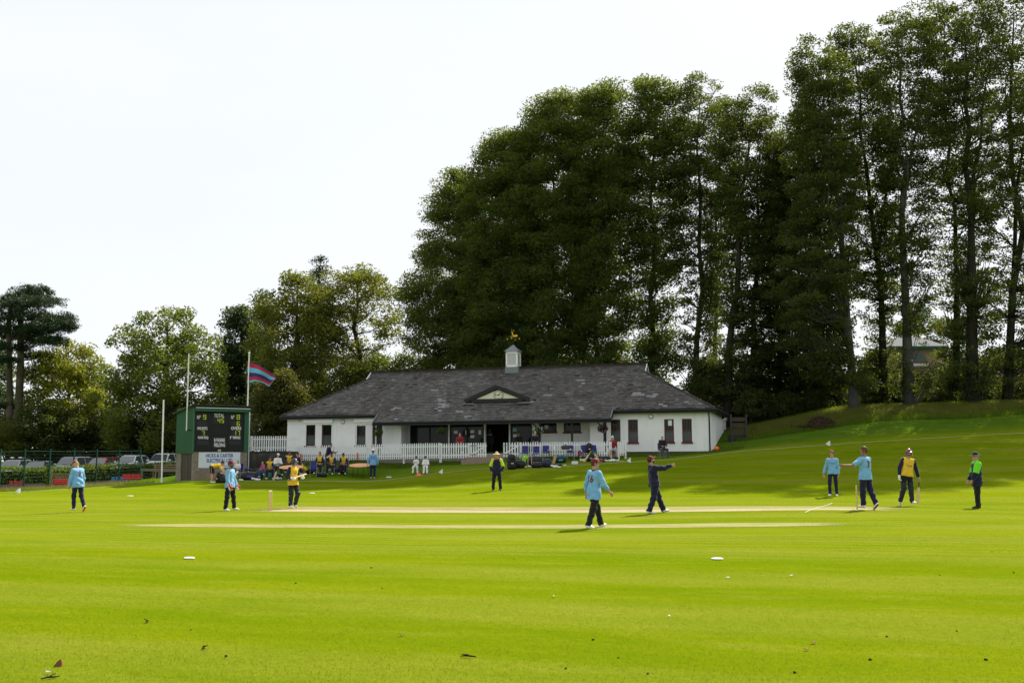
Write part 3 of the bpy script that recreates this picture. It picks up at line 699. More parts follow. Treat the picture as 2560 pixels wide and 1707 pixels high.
mb.ell((cx+.16, cy, zd+.10), (.27, .07, .11)); mb.ell((cx+.32, cy, zd+.12), (.12, .07, .12)); mb.tube([(cx-.02, cy, zd+.13), (cx-.07, cy, zd+.30), (cx-.08, cy, zd+.42)], [.10, .065, .055], 8)
mb.tube([(cx-.05, cy, zd+.44), (cx-.20, cy, zd+.40)], [.06, .03], 8); mb.tube([(cx-.02, cy, zd+.06), (cx-.24, cy, zd+.09), (cx-.26, cy, zd+.02)], [.05, .03, .025], 6); mb.tube([(cx+.3, cy, zd+.03), (cx+.05, cy, zd+.0)], [.05, .03], 6)
for sg in (-1, 1):
    mb.tube([(cx-.06, cy+sg*.02, zd+.47), (cx-.06+sg*.09, cy+sg*.05, zd+.58), (cx-.07+sg*.14, cy+sg*.06, zd+.70)], [.02, .016, .01], 6)
    mb.tube([(cx-.06+sg*.09, cy+sg*.05, zd+.58), (cx-.06+sg*.03, cy+sg*.05, zd+.68)], [.014, .008], 6)
mb.v = [(cx+(a-cx)*.76, cy+(b-cy)*.76, zd+(q-zd)*.76) for a, b, q in mb.v]
mb.build('gilt_stag', m_gold, wv, smooth=True)
# ---- terrace and steps
def PW_(x, y, z=0): return PO+pe*x+pb*y+Vector((0, 0, z))
mb = MB(); x1 = px(1533, -2.6)
mb.bx(-.3, x1, -2.55, YR+.1, .2, FZ-.03); tr = mb.build('terrace', m_pave); tr.location = PO; tr.rotation_euler = (0, 0, -PAV_A); tr['kind'] = 'structure'
xs0, xs1 = px(1160, -3.6), px(1256, -3.4)
st_ = thing('steps', 'low brown edged steps leading up to the gap in the picket fence', 'steps', PW_(0, 0), -PAV_A)
for k in range(2): MB().bx(xs0-.25*k, xs1-.3*k, -3.15-.32*k, -2.5, .9, FZ-.26-.15*k).build('step', mat('step_stone', (.25, .19, .15), .9, var=.25), st_)
# notices stuck on the glass
for (u, v, w_, h_, lb) in ((1139.5, 1080, .28, .21, 'white notice on the glass nearest the white veranda door post'), (1166, 1081, .16, .32, 'narrow pale blue poster on the middle glass screen'), (1180.5, 1078.5, .28, .22, 'upper white notice of the pair on the middle glass screen'), (1181, 1091, .29, .2, 'lower notice with a dark picture in the pair on the middle screen'), (1199.5, 1080, .18, .30, 'narrow white poster next to the open doorway'), (1287, 1074, .28, .22, 'pale green notice high on the glass right of the doorway'), (1288, 1089, .28, .2, 'white printed notice low on the glass right of the doorway')):
    x, z = WL(u, v, YR+.09); o = MB().bx(x-w_/2, x+w_/2, YR+.085, YR+.092, z-h_/2, z+h_/2).build('notice', {'green': mat('paper_green', (.30, .52, .44), .8)}.get('green') if 'green' in lb else m_paper)
    o.location = PO; o.rotation_euler = (0, 0, -PAV_A); tag(o, lb, 'notice', 'notices on the pavilion glass')
x, z = WL(1366, 1067, YR+.03); o = MB().bx(x-.13, x+.13, YR+.03, YR+.036, z-.12, z+.12).build('notice', m_paper); o.location = PO; o.rotation_euler = (0, 0, -PAV_A); tag(o, 'white paper inside the left high veranda window', 'notice', 'notices on the pavilion glass')
x, z = WL(1675, 1057, YW+.04); o = MB().bx(x-.12, x+.12, YW+.045, YW+.05, z-.17, z+.17).build('notice', m_paper); o.location = PO; o.rotation_euler = (0, 0, -PAV_A); tag(o, 'white paper in a barred window behind the seated dark man', 'notice', 'notices on the pavilion glass')
# ---- hanging baskets
def leaf_cloud(n, c, r, size, flat=1.):
    d = RNG.normal(size=(n, 3)); d /= np.linalg.norm(d, axis=1)[:, None]; p = np.array(c)+d*(RNG.uniform(.5, 1, n)**.5)[:, None]*np.array(r)
    return leaf_quads(p, size, flat)
def leaf_quads(P, size, flat=1., asp=.62):
    n = len(P); nrm = RNG.normal(size=(n, 3)); nrm[:, 2] = abs(nrm[:, 2])*flat+.15; nrm /= np.linalg.norm(nrm, axis=1)[:, None]
    a = RNG.normal(size=(n, 3)); a -= nrm*(a*nrm).sum(1)[:, None]; a /= np.linalg.norm(a, axis=1)[:, None]; b = np.cross(nrm, a)
    s = size*RNG.uniform(.6, 1.3, n)[:, None] if np.isscalar(size) else np.asarray(size)[:, None]
    a = a*s*.5; b = b*s*.5*asp
    V = np.stack([P-a, P+b*.9-a*.1, P+a, P-b*.9+a*.1], 1).reshape(-1, 3)
    return V, np.arange(4*n).reshape(-1, 4)
def leaf_mat(name, ca_, cb_, cc_, trans, tf=.45, sc=1.2):
    t = NT(name); P = t.coord('World'); n1_ = t.noise(P, sc, 3, .6); n2_ = t.noise(P, 7., 3, .7)
    f = t.math('ADD', t.math('MULTIPLY', n1_, .7), t.math('MULTIPLY', n2_, .45))
    c = t.ramp(f, [(.25, ca_), (.55, cb_), (.85, cc_)])
    d = t.n('ShaderNodeBsdfPrincipled'); t.l(c, d.inputs[0]); d.inputs['Roughness'].default_value = .62; d.inputs['Specular IOR Level'].default_value = .3
    e = t.n('ShaderNodeBsdfTranslucent'); t.l(t.mix(.6, c, trans), e.inputs[0]); m = t.n('ShaderNodeMixShader'); m.inputs[0].default_value = tf; t.l(d.outputs[0], m.inputs[1]); t.l(e.outputs[0], m.inputs[2])
    return t.done(m.outputs[0])
m_basket = leaf_mat('basket_leaf', (.02, .05, .01, 1), (.05, .09, .015, 1), (.09, .13, .02, 1), (.15, .25, .02, 1))
m_bdark = leaf_mat('basket_dark_leaf', (.02, .015, .02, 1), (.05, .02, .03, 1), (.10, .04, .06, 1), (.1, .03, .05, 1))
m_petal = mat('white_petal', (.8, .8, .78), .7)
for (u, v, yl, m1, petals, lb) in ((950, 1081, YV+.15, m_basket, 0, 'green hanging basket on the veranda corner post by the left wing'), (1108, 1078, YV+.3, m_basket, 0, 'yellow green hanging basket in front of the left glass screen'),
        (1347, 1077, YV+.1, m_basket, 70, 'hanging basket full of white flowers'), (1508.5, 1071, YV+.05, m_bdark, 25, 'dark purple hanging basket on the rightmost veranda post')):
    x, z = WL(u, v, yl); hb = thing('hanging_basket', lb, 'hanging basket', PW_(x, yl-.28, z), -PAV_A, 'hanging baskets under the veranda')
    Vv, Qq = leaf_cloud(420, (0, 0, 0), (.36, .34, .28), .10); np_mesh('foliage', Vv, Qq, m1, hb)
    if petals: Vv, Qq = leaf_cloud(petals, (0, 0, .03), (.40, .37, .30), .09); np_mesh('flowers', Vv, Qq, m_petal, hb)
    MB().lathe([(.02, -.2), (.14, -.16), (.2, -.02), (.2, 0)], n=12).build('bowl', m_black, hb)
    mb = MB()
    for k in range(3): mb.tube([(.19*cos(k*2.1), .19*sin(k*2.1), 0), (0, .1, .55)], .006, 4)
    mb.tube([(0, .1, .55), (0, .1, max(.7, zv-.1-z))], .006, 4); mb.build('chain', m_black, hb)
# ---------------------------------------------------------------- picket fences
m_picket = mat('fence_white', (.74, .76, .76), .6, .3, var=.10, scale=3.)
m_greywhite = mat('fence_shade_white', (.70, .73, .73), .6, .3, var=.12, scale=2.)
def picket(mb, x, z0, z1, w_=.085, th=.022, y=0):
    mb.prism([(x-w_/2, z0), (x+w_/2, z0), (x+w_/2, z1-.06), (x, z1), (x-w_/2, z1-.06)], lambda p, q: (p, y-th/2, q), lambda p, q: (p, y+th/2, q))
def fence(A, B, label, h=1.0, pitch=.155, posts=2.4, name='picket_fence', zb=None, brace=0, gate=False, group='white picket fences', clear=.05):
    """A,B: Vectors on the ground"""
    d = Vector((B.x-A.x, B.y-A.y, 0)); L = d.length; ang = atan2(d.y, d.x)
    f = thing(name, label, 'gate' if gate else 'fence', A, ang, None if gate else group); zl = lambda x: (B.z-A.z)*x/L
    mb = MB(); n = int(L/pitch)
    for i in range(n): x = (i+.5)*L/n; picket(mb, x, zl(x)+clear+RNG.uniform(-.015, .015), zl(x)+h+RNG.uniform(-.012, .012), y=-.03)
    mb.build('pickets', m_picket, f)
    for zz in (.24, .78): MB().bar((0, 0, zz*h), (L, 0, zl(L)+zz*h), .035, .07).build('rail', m_greywhite, f)
    if gate:
        MB().bar((0.02, .0, .22*h), (L-.02, 0, .8*h), .03, .08).build('brace', m_greywhite, f) if brace > 0 else MB().bar((0.02, .0, .8*h), (L-.02, 0, .22*h), .03, .08).build('brace', m_greywhite, f)
        for zz in (.24, .8): MB().bx(0 if brace > 0 else L-.45, .45 if brace > 0 else L, -.06, -.045, zz*h-.02, zz*h+.02).build('hinge_strap', m_black, f)
    else:
        k = max(1, round(L/posts))
        for i in range(k+1): x = L*i/k; MB().bx(x-.045, x+.045, .02, .11, zl(x)-.25, zl(x)+h*.97).build('post', m_greywhite, f)
    return f
def FP(u, yl, z): x = WL(u, 1120, yl)[0]; return PW_(x, yl, z)
def fz(u, v, yl): return WL(u, v, yl)[1]
YF = -3.0
fence(FP(747, YF, fz(747, 1153.5, YF)), FP(1100, YF, fz(1100, 1147.5, YF)), 'long white picket fence in front of the left half of the pavilion', h=1.07)
fence(FP(1102, YF, fz(1102, 1147.5, YF)), FP(1174, YF, fz(1174, 1146.5, YF)), 'short white picket fence beside the left gate leaf', h=1.03)
fence(FP(1176, YF-.02, fz(1176, 1145, YF)), FP(1217, YF-.05, fz(1217, 1145, YF)), 'white picket gate leaf left of the fence gap, black hinge straps', h=1.0, name='picket_gate', gate=True, brace=1)
fence(FP(1257, YF-.05, fz(1257, 1144, YF)), FP(1298, YF, fz(1298, 1143, YF)), 'white picket gate leaf right of the fence gap, diagonal brace', h=.97, name='picket_gate', gate=True, brace=1)
fence(FP(1300, YF, fz(1300, 1143, YF)), FP(1527, YF, fz(1527, 1141.5, YF)), 'white picket fence behind the blue chairs', h=.97)
fence(FP(1548, YF+.05, fz(1548, 1141, YF)), FP(1565, YF+.5, fz(1565, 1139, YF)), 'short end piece of picket fence right of the man in the red jumper', h=.95)
# raised terrace on the left: retaining wall and its own fence
RWA = atY(616, 1128, 66.5); RWB = atY(744, 1127, 68.2)
t = NT('stained_render'); co = t.coord('Object'); n1_ = t.noise(co, 1.2, 5)
m_retain = t.done(t.bsdf(t.ramp(n1_, [(.35, (.035, .034, .033)), (.55, (.06, .056, .05)), (.75, (.17, .14, .105))]), .9, .2, 0, t.bump(t.noise(co, 14, 4), .4, .03)))
rw = thing('retaining_wall', 'dark stained retaining wall below the raised white fence', 'wall', (RWA.x, RWA.y, 0), atan2(RWB.y-RWA.y, RWB.x-RWA.x)); RL = hypot(RWB.x-RWA.x, RWB.y-RWA.y)
MB().bx(0, RL, 0, .35, -.2, RWA.z-.1).build('wall', m_retain, rw); MB().bx(-.03, RL+.03, -.04, .40, RWA.z-.1, RWA.z).build('coping', m_dark, rw)
mb = MB(); mb.bx(0, RL, .4, 7.5, -.2, RWA.z-.06); o = mb.build('terrace', m_pave); o.location = rw.location; o.rotation_euler = rw.rotation_euler; o['kind'] = 'structure'
dr = (RWB-RWA).normalized(); dn = Vector((-dr.y, dr.x, 0))
fa = RWA+dn*.15+dr*.35; fb = RWB+dn*.15+dr*.15; fa.z = RWA.z; fb.z = RWA.z
fence(fa, fb, 'raised white picket fence on the dark wall beside the scoreboard hut', h=1.05, clear=.03)
fc = fa-dr*.4+dn*.0
fence(fc+dn*3.2, fc, 'white fence returning along the raised terrace beside the scoreboard hut', h=1.07, pitch=.115, posts=1.8, clear=.02)
g = atY(613, 1150, 66.2); lp = thing('short_lamp_post', 'short green post with round white top at the left end of the dark wall', 'post', (g.x, g.y-.1, gz(g.x, g.y)), 0)
hh_ = g.z-lp.location.z+.75
MB().tube([(0, 0, -.1), (0, 0, hh_-.3)], .16, 12).build('column', mat('post_green', (.015, .06, .035), .6), lp); MB().lathe([(.16, hh_-.3), (.19, hh_-.25), (.19, hh_-.08), (.12, hh_)], n=14).build('cap', m_pvc, lp)
g = atY(741, 1150, 67.9); o = MB().bar((g.x, g.y, gz(g.x, g.y)), (g.x+.22, g.y, 2.75), .05).build('leaning_batten', m_picket); tag(o, 'thin white batten leaning at the right end of the dark wall', 'batten')
for (u, v, lb) in ((753, 1139, 'left orange marker post against the picket fence'), (894, 1137, 'right orange marker post against the picket fence')):
    p = FP(u, YF-.14, fz(u, v+5, YF-.14)); o = MB().bx(-.04, .04, -.02, .02, -.15, .28).build('orange_marker', mat('orange_plastic', (.75, .14, .03), .5)); o.location = p; o.rotation_euler = (0, 0, -PAV_A); tag(o, lb, 'marker', 'orange marker posts')
L_beech = leaf_mat('beech_leaf', (.017, .034, .008, 1), (.044, .070, .013, 1), (.094, .112, .018, 1), (.24, .30, .012, 1), .47, .5)
L_beech2 = leaf_mat('beech_leaf_open', (.017, .032, .009, 1), (.038, .060, .012, 1), (.078, .092, .016, 1), (.18, .22, .011, 1), .45, .5)
L_oak = leaf_mat('oak_leaf', (.028, .040, .008, 1), (.070, .084, .012, 1), (.125, .135, .018, 1), (.26, .29, .014, 1), .48, .4)
L_maple = leaf_mat('maple_leaf', (.022, .044, .010, 1), (.056, .084, .014, 1), (.115, .145, .02, 1), (.25, .32, .014, 1), .48, .4)
L_syc = leaf_mat('sycamore_leaf', (.010, .024, .010, 1), (.024, .046, .016, 1), (.045, .07, .02, 1), (.10, .16, .02, 1), .4, .4)
L_yel = leaf_mat('ash_leaf', (.06, .078, .008, 1), (.125, .150, .012, 1), (.205, .215, .02, 1), (.36, .38, .015, 1), .48, .4)
L_pine = leaf_mat('pine_needle', (.006, .018, .008, 1), (.015, .036, .013, 1), (.030, .058, .018, 1), (.04, .08, .015, 1), .2, .6)
L_shrub = leaf_mat('shrub_leaf', (.012, .022, .006, 1), (.030, .046, .010, 1), (.075, .09, .016, 1), (.16, .20, .012, 1), .45, .7)
L_hedge = leaf_mat('hedge_leaf', (.02, .045, .008, 1), (.05, .09, .012, 1), (.11, .16, .018, 1), (.26, .36, .02, 1), .45, 1.3)

L_haw = leaf_mat('hawthorn_leaf', (.022, .026, .006, 1), (.050, .054, .010, 1), (.09, .088, .015, 1), (.16, .17, .012, 1), .42, .5)
# ================================================================ scoreboard hut
m_sbgreen = mat('green_paint', (.010, .085, .042), .5, .35, var=.12, scale=2)
m_sbside = mat('green_cladding', (.016, .085, .030), .6, .3, var=.22, scale=1.5)
m_board = mat('board_black', (.008, .0085, .010), .55, .3, var=.2)
m_ledoff = mat('unlit_display', (.016, .020, .024), .5, .3, var=.25, scale=14)
m_letter = mat('white_letter', (.72, .73, .74), .6, .3, var=.06)
t = NT('lit_segment'); em = t.n('ShaderNodeEmission'); em.inputs[0].default_value = (.62, .78, .02, 1); em.inputs[1].default_value = .34; m_seg = t.done(em.outputs[0])
t = NT('old_brick'); co = t.coord('Object'); mp2 = t.n('ShaderNodeMapping'); t.l(co, mp2.inputs[0]); mp2.inputs['Rotation'].default_value = (pi/2, 0, 0)
br = t.n('ShaderNodeTexBrick'); t.l(mp2.outputs[0], br.inputs['Vector'])
for k, v in (('Color1', (.20, .155, .105, 1)), ('Color2', (.30, .24, .17, 1)), ('Mortar', (.22, .20, .17, 1)), ('Scale', 1.), ('Mortar Size', .012), ('Brick Width', .23), ('Row Height', .078)): br.inputs[k].default_value = v
m_brick = t.done(t.bsdf(t.mix(t.mapr(t.noise(co, 1.3, 5), .4, .7, 0, .5), br.outputs[0], (.12, .10, .075, 1)), .9, .2, 0, t.bump(br.outputs[1], -.4, .01)))
m_door = mat('brown_door', (.055, .042, .028), .7, .25, var=.25, scale=3)
m_tin = mat('corrugated_tin', (.09, .09, .085), .6, .3, metal=.1, var=.35, scale=2)
SA = radians(35.5); SO = Vector((-19.75, 62., 0)); se = Vector((cos(SA), sin(SA), 0)); sb_ = Vector((-sin(SA), cos(SA), 0))
def SP(u, v, yl=0):
    d = Vector(ray(u, v)); c = Vector((0, 0, CZ)); p = c+d*(((SO+sb_*yl-c).dot(sb_))/d.dot(sb_)); return (p-SO).dot(se), p.z
def SL_(u, v):   # left side plane x=0
    d = Vector(ray(u, v)); c = Vector((0, 0, CZ)); p = c+d*(((SO-c).dot(se))/d.dot(se)); return (p-SO).dot(sb_), p.z
hut = thing('scoreboard_hut', 'green clad scoreboard hut on a brick base with black score panel', 'scoreboard', SO, SA)
SW = SP(619, 1100)[0]; SD = SL_(442, 1100)[0]; zbr = SP(550, 1128)[1]; ztp = SP(550, 1016)[1]
mb = MB(); mb.bx(.9, SW, .0, .25, -.3, zbr); mb.bx(0, .9, 0, .25, -.3, zbr)
y0d, y1d = SL_(479, 1160)[0], SL_(452, 1160)[0]
zdt = SL_(465, 1134)[1]
mb.bx(0, .25, .25, y0d, -.3, zbr); mb.bx(0, .25, y1d, SD, -.3, zbr); mb.bx(0, .25, y0d, y1d, zdt, zbr); mb.bx(SW-.25, SW, .25, SD, -.3, zbr); mb.bx(.25, SW-.25, SD-.25, SD, -.3, zbr)
mb.build('brick_base', m_brick, hut)
dr_ = MB().bx(.06, .12, y0d, y1d, -.2, zdt).build('door', m_door, hut); MB().bx(.03, .06, (y0d+y1d)/2-.02, (y0d+y1d)/2+.02, .2, zdt-.02).build('batten', mat('pale_batten', (.16, .13, .08), .8), dr_)
def corr(mb, p0, ax, L, z0, z1, nrm, per=.13, amp=.018, flip=1):
    n = int(L/per*4); ax, nrm, p0 = Vector(ax), Vector(nrm), Vector(p0); vs = []; 
    for i in range(n+1):
        q = p0+ax*(L*i/n)+nrm*(amp*(0, 1, 1, 0)[i % 4]); vs += [(q.x, q.y, z0), (q.x, q.y, z1)]
    mb.add(vs, [(2*i, 2*i+2, 2*i+3, 2*i+1) for i in range(n)])
zlb = SL_(442, 1131)[1]; zlt = ztp
mb = MB(); mb.bx(.0, SW, .22, SD, zbr+.002, ztp-.12); mb.build('carcass', m_sbside, hut)
mb = MB(); corr(mb, (-.03, .02, 0), (0, 1, 0), SD, zbr-.12, ztp-.03, (-1, 0, 0)); corr(mb, (SW+.03, .02, 0), (0, 1, 0), SD, zbr-.12, ztp-.03, (1, 0, 0)); corr(mb, (0, SD+.02, 0), (1, 0, 0), SW, zbr-.12, ztp-.1, (0, 1, 0)); mb.build('cladding', m_sbside, hut)
x0, z1 = SP(487.6, 1030.5); x1, z0 = SP(609, 1127)
mb = MB(); mb.bx(x0, x1, .05, .10, z0, z1+.1); bd = mb.build('score_panel', m_board, hut)
mb = MB(); mb.bx(-.04, x0, -.04, .22, zbr-.05, ztp-.05); mb.bx(x1, SW+.04, -.04, .22, zbr-.05, ztp-.05); mb.each('corner_trim', m_sbgreen, hut)
zf0 = SP(550, 1029)[1]; zf1 = SP(550, 1021)[1]
hd = MB().bx(x0, SW+.06, -.22, .05, zf0, zf1).build('hood', m_sbgreen, hut); MB().bx(x0, SW+.06, -.24, .05, zf1, zf1+.035).build('hood_edge', m_letter, hd)
MB().bx(x0, x1, -.06, .05, zbr-.02, z0+.10).build('ledge', m_board, hut)
# corrugated roof, slopes to the back
mb = MB(); n = int((SW+.5)/.13*4); zr = ztp+.06; vs = []
for i in range(n+1):
    x = -.25+(SW+.5)*i/n; a = .028*(0, 1, 1, 0)[i % 4]; vs += [(x, -.28, zr+a), (x, SD+.35, zr-.42+a), (x, -.28, zr+a-.012), (x, SD+.35, zr-.432+a)]
mb.add(vs, [(4*i, 4*i+4, 4*i+5, 4*i+1) for i in range(n)]+[(4*i, 4*i+2, 4*i+6, 4*i+4) for i in range(n)]+[(4*i+2, 4*i+3, 4*i+7, 4*i+6) for i in range(n)]); mb.build('roof', m_tin, hut, fix=False)
MB().bx(-.1, SW+.1, -.1, .2, ztp-.12, ztp+.05).build('wall_plate', m_board, hut)
def fit_text(txt, px4, mt, parent, name, plane, yl, bold=.018, M0=None):
    cu = bpy.data.curves.new(name, 'FONT'); cu.body = txt; cu.size = 1; cu.offset = bold; cu.extrude = .004; cu.resolution_u = 3
    tt = bpy.data.objects.new(name, cu); COL.objects.link(tt); dg = bpy.context.evaluated_depsgraph_get(); me = bpy.data.meshes.new_from_object(tt.evaluated_get(dg)); bpy.data.objects.remove(tt); bpy.data.curves.remove(cu)
    vs = np.array([v.co[:] for v in me.vertices]); lo, hi = vs.min(0), vs.max(0); ua, ub, va, vb = px4
    xa, zb_ = plane(ua, vb, yl); xb, za = plane(ub, va, yl)
    for v in me.vertices: v.co = (xa+(v.co.x-lo[0])/(hi[0]-lo[0])*(xb-xa), yl-v.co.z, zb_+(v.co.y-lo[1])/(hi[1]-lo[1])*(za-zb_))
    me.name = name; me.materials.clear(); me.materials.append(mt); return link(name, me, parent)
Z = lambda x0, x1, y0, y1: (480+x0/9.8, 480+x1/9.8, 1020+y0/9.8, 1020+y1/9.8)
yb = .045
for tx, b in (('N\u00ba', (122, 212, 176, 268)), ('TOTAL', (540, 790, 140, 226)), ('N\u00ba', (957, 1040, 176, 266)), ('WICKETS', (123, 378, 462, 530)), ('OVERS', (955, 1206, 456, 530)), ('RUNS REQ', (146, 400, 688, 762)), ('1', (932, 952, 686, 754)), ('ST', (954, 990, 684, 716)), ('INNINGS', (1000, 1184, 682, 754)), ('St FAGANS', (538, 805, 736, 826)), ('FIELDING', (540, 812, 856, 946))):
    fit_text(tx, Z(*b), m_letter, bd, 'lettering', SP, yb, .022)
SEG = {'0': 'abcdef', '1': 'bc', '2': 'abged', '3': 'abgcd', '4': 'fgbc', '5': 'afgcd', '6': 'afgedc', '7': 'abc', '8': 'abcdefg', '9': 'abfgcd'}
def digit(ch, b):
    ua, ub, va, vb = Z(*b); xa, z0 = SP(ua, vb, yb); xb, z1 = SP(ub, va, yb); w_ = .019; zm = (z0+z1)/2; mb = MB(); y = yb-.012; sk = .03
    S = {'a': ((xa, z1), (xb, z1)), 'd': ((xa, z0), (xb, z0)), 'g': ((xa, zm), (xb, zm)), 'f': ((xa, zm), (xa, z1)), 'e': ((xa, z0), (xa, zm)), 'b': ((xb, zm), (xb, z1)), 'c': ((xb, z0), (xb, zm))}
    for s_ in SEG[ch]: (p, q), (r, s2) = S[s_]; mb.bar((p, y, q), (r, y, s2), .012, w_*2 if False else w_, (0, 1, 0)) if False else mb.box(((p+r)/2, y, (q+s2)/2), (abs(r-p)+w_*1.3, .012, abs(s2-q)+w_*1.3))
    mb.build('digit', m_seg, bd)
for bx_ in ((225, 352, 156, 284), (515, 800, 244, 366), (1060, 1190, 156, 284), (122, 356, 322, 442), (955, 1192, 322, 442), (215, 345, 552, 672), (965, 1192, 548, 668), (128, 408, 780, 902), (915, 1192, 780, 900)):
    ua, ub, va, vb = Z(*bx_); xa, z0 = SP(ua, vb, yb); xb, z1 = SP(ub, va, yb); MB().bx(xa, xb, .038, .052, z0, z1).build('display', m_ledoff, bd)
for ch, b in (('9', (276, 340, 168, 270)), ('4', (630, 685, 256, 354)), ('5', (725, 774, 256, 354)), ('8', (1102, 1168, 168, 270)), ('6', (1102, 1164, 334, 432)), ('7', (250, 297, 568, 662)), ('1', (1052, 1072, 560, 654)), ('7', (1124, 1168, 560, 654))): digit(ch, b)
ua, ub, va, vb = Z(440, 905, 440, 660); xa, z0 = SP(ua, vb, yb); xb, z1 = SP(ub, va, yb)
mb = MB(); mb.bx(xa, xb, .03, .052, z1-.03, z1); mb.bx(xa, xb, .03, .052, z0, z0+.03); mb.bx(xa, xa+.03, .03, .052, z0, z1); mb.bx(xb-.03, xb, .03, .052, z0, z1); mb.build('hatch_frame', m_board, bd)
MB().bx(xa+.03, xb-.03, .044, .054, z0+.03, z1-.03).build('hatch_glass', m_board, bd)
ua, ub, va, vb = Z(632, 710, 1010, 1060); xa, z0 = SP(ua, vb, -.06); xb, z1 = SP(ub, va, -.06); MB().bx(xa, xb, -.075, -.06, z0, z1).build('name_plate', mat('plate_buff', (.42, .37, .28), .6), hut)
# sponsor sign
t = NT('sign_face'); co = t.coord('Object'); m_signface = t.done(t.bsdf(t.mix(t.noise(co, .9, 3), (.50, .60, .68, 1), (.66, .70, .74, 1)), .5, .35))
xa, z1 = SP(497, 1130, -.03); xb, z0 = SP(600, 1168.5, -.03); sg = MB().bx(xa, xb, -.035, -.003, z0, z1).build('sign', m_signface, hut)
m_purple = mat('purple_letter', (.055, .045, .26), .5, .35, var=.06); m_tiny = mat('small_print', (.14, .12, .18), .6)
fit_text('HICKS & CARTER', Z(335, 1015, 1115, 1205), m_purple, sg, 'lettering', SP, -.037, .024); fit_text('ELECTRICAL LTD', Z(358, 995, 1234, 1326), m_purple, sg, 'lettering', SP, -.037, .024)
mb = MB()
for vv, ua_, ub_ in ((1365, 540, 745), (1416, 470, 930)):
    x = ua_
    while x < ub_:
        l_ = RNG.uniform(14, 40); a4 = Z(x, min(x+l_, ub_), vv-8, vv+8); p, q = SP(a4[0], a4[3], -.037); r_, s_ = SP(a4[1], a4[2], -.037); mb.bx(p, r_, -.038, -.0345, q, s_); x += l_+7
mb.build('small_print', m_tiny, sg)
# poles and flag
m_pole = mat('pole_white', (.72, .73, .72), .5, .35, var=.08)
pa = atY(472.3, 1077, 61.9); pt_ = atY(471, 884, 61.9)
pt_.x = pa.x-.06
lc = SO-se*.30+sb_*.55
fl = thing('side_pole', 'tall white pole bracketed to the green left side of the scoreboard hut', 'pole', (lc.x, lc.y, 0), 0)
zq0 = SL_(472, 1077)[1]; zq1 = atY(471, 884, lc.y).z
MB().tube([(0, 0, zq0), (-.02, 0, zq1)], [.038, .032], 10).build('pole', m_pole, fl); MB().bar((0, 0, zq0+.03), (se.x*.32, se.y*.32, zq0+.03), .07).build('bracket', m_black, fl)
g = atY(615.5, 1120, 65.8); zt_ = atY(616.5, 885, 65.8).z
fp = thing('flag_pole', 'white flag pole rising behind the scoreboard hut', 'flag pole', (g.x, g.y, 0), 0); MB().tube([(0, 0, 0), (.03, 0, zt_)], [.05, .04], 10).build('pole', m_pole, fp); MB().ell((.03, 0, zt_+.06), (.07, .07, .07)).build('finial', m_pole, fp, smooth=True)
g2 = atY(622.5, 1100, 66.0); zt2 = atY(622.8, 1022, 66.0).z
o = MB().tube([(0, 0, 0), (0, 0, zt2)], .038, 10).build('short_pole', m_pole); o.location = (g2.x, g2.y, 0); tag(o, 'shorter white pole standing right beside the flag pole', 'pole')
b0 = G(404, 1206); zt3 = atY(409, 999, b0.y).z; xt3 = atY(409, 999, b0.y).x
o = MB().tube([(0, 0, -.1), (xt3-b0.x, 0, zt3-b0.z)], [.052, .042], 10).build('leaning_pole', m_pole); o.location = b0; tag(o, 'white pole leaning slightly in front of the hedge left of the scoreboard', 'pole')
# flag: five bands, waving and drooping to the right
FC = [(.04, .03, .11), (.40, .025, .055), (.12, .42, .62), (.035, .03, .13), (.40, .03, .06), (.12, .42, .62)]
fm = [cloth('flag_band_%s' % n_, c_) for n_, c_ in zip(('navy', 'red', 'sky', 'navy_low', 'red_low', 'sky_low'), FC)]
tl = atY(618, 899, 65.8); flag = thing('flag', 'navy, red and light blue striped club flag flying from the pole', 'flag', (tl.x, tl.y, tl.z), 0)
s65 = F/65.8
edge_l = [0, 6, 25, 36, 50, 50, 50]      # hoist positions of band edges (px below top)
mbs = [MB() for _ in FC]; NU = 16
topl = lambda f: np.interp(f, [0, .35, .7, 1], [2, 11, 26, 36]); botl = lambda f: np.interp(f, [0, .3, .55, .8, 1], [50, 47, 51, 57, 45])
wl = lambda f: 66.
fr = [0, .06, .27, .52, .73, .92, 1.]
for k in range(6):
    vs = []
    for i in range(NU+1):
        f = i/NU
        for e in (fr[k], fr[k+1]):
            f2 = f; a, b = float(topl(f2)), float(botl(f2)); sag = -8*sin(pi*f)*(1-e)*.3
            v = a+(b-a)*e+3.2*sin(f*7+e*1.2)*f
            vs.append(((72*f-4*e*f)/s65, .22*sin(f*8.5+e*2)*(.3+f), -(v+sag)*1.16/s65))
    mbs[k].add(vs, [(2*i, 2*i+2, 2*i+3, 2*i+1) for i in range(NU)])
    mbs[k].build('stripe', fm[k], flag, smooth=True, fix=False)
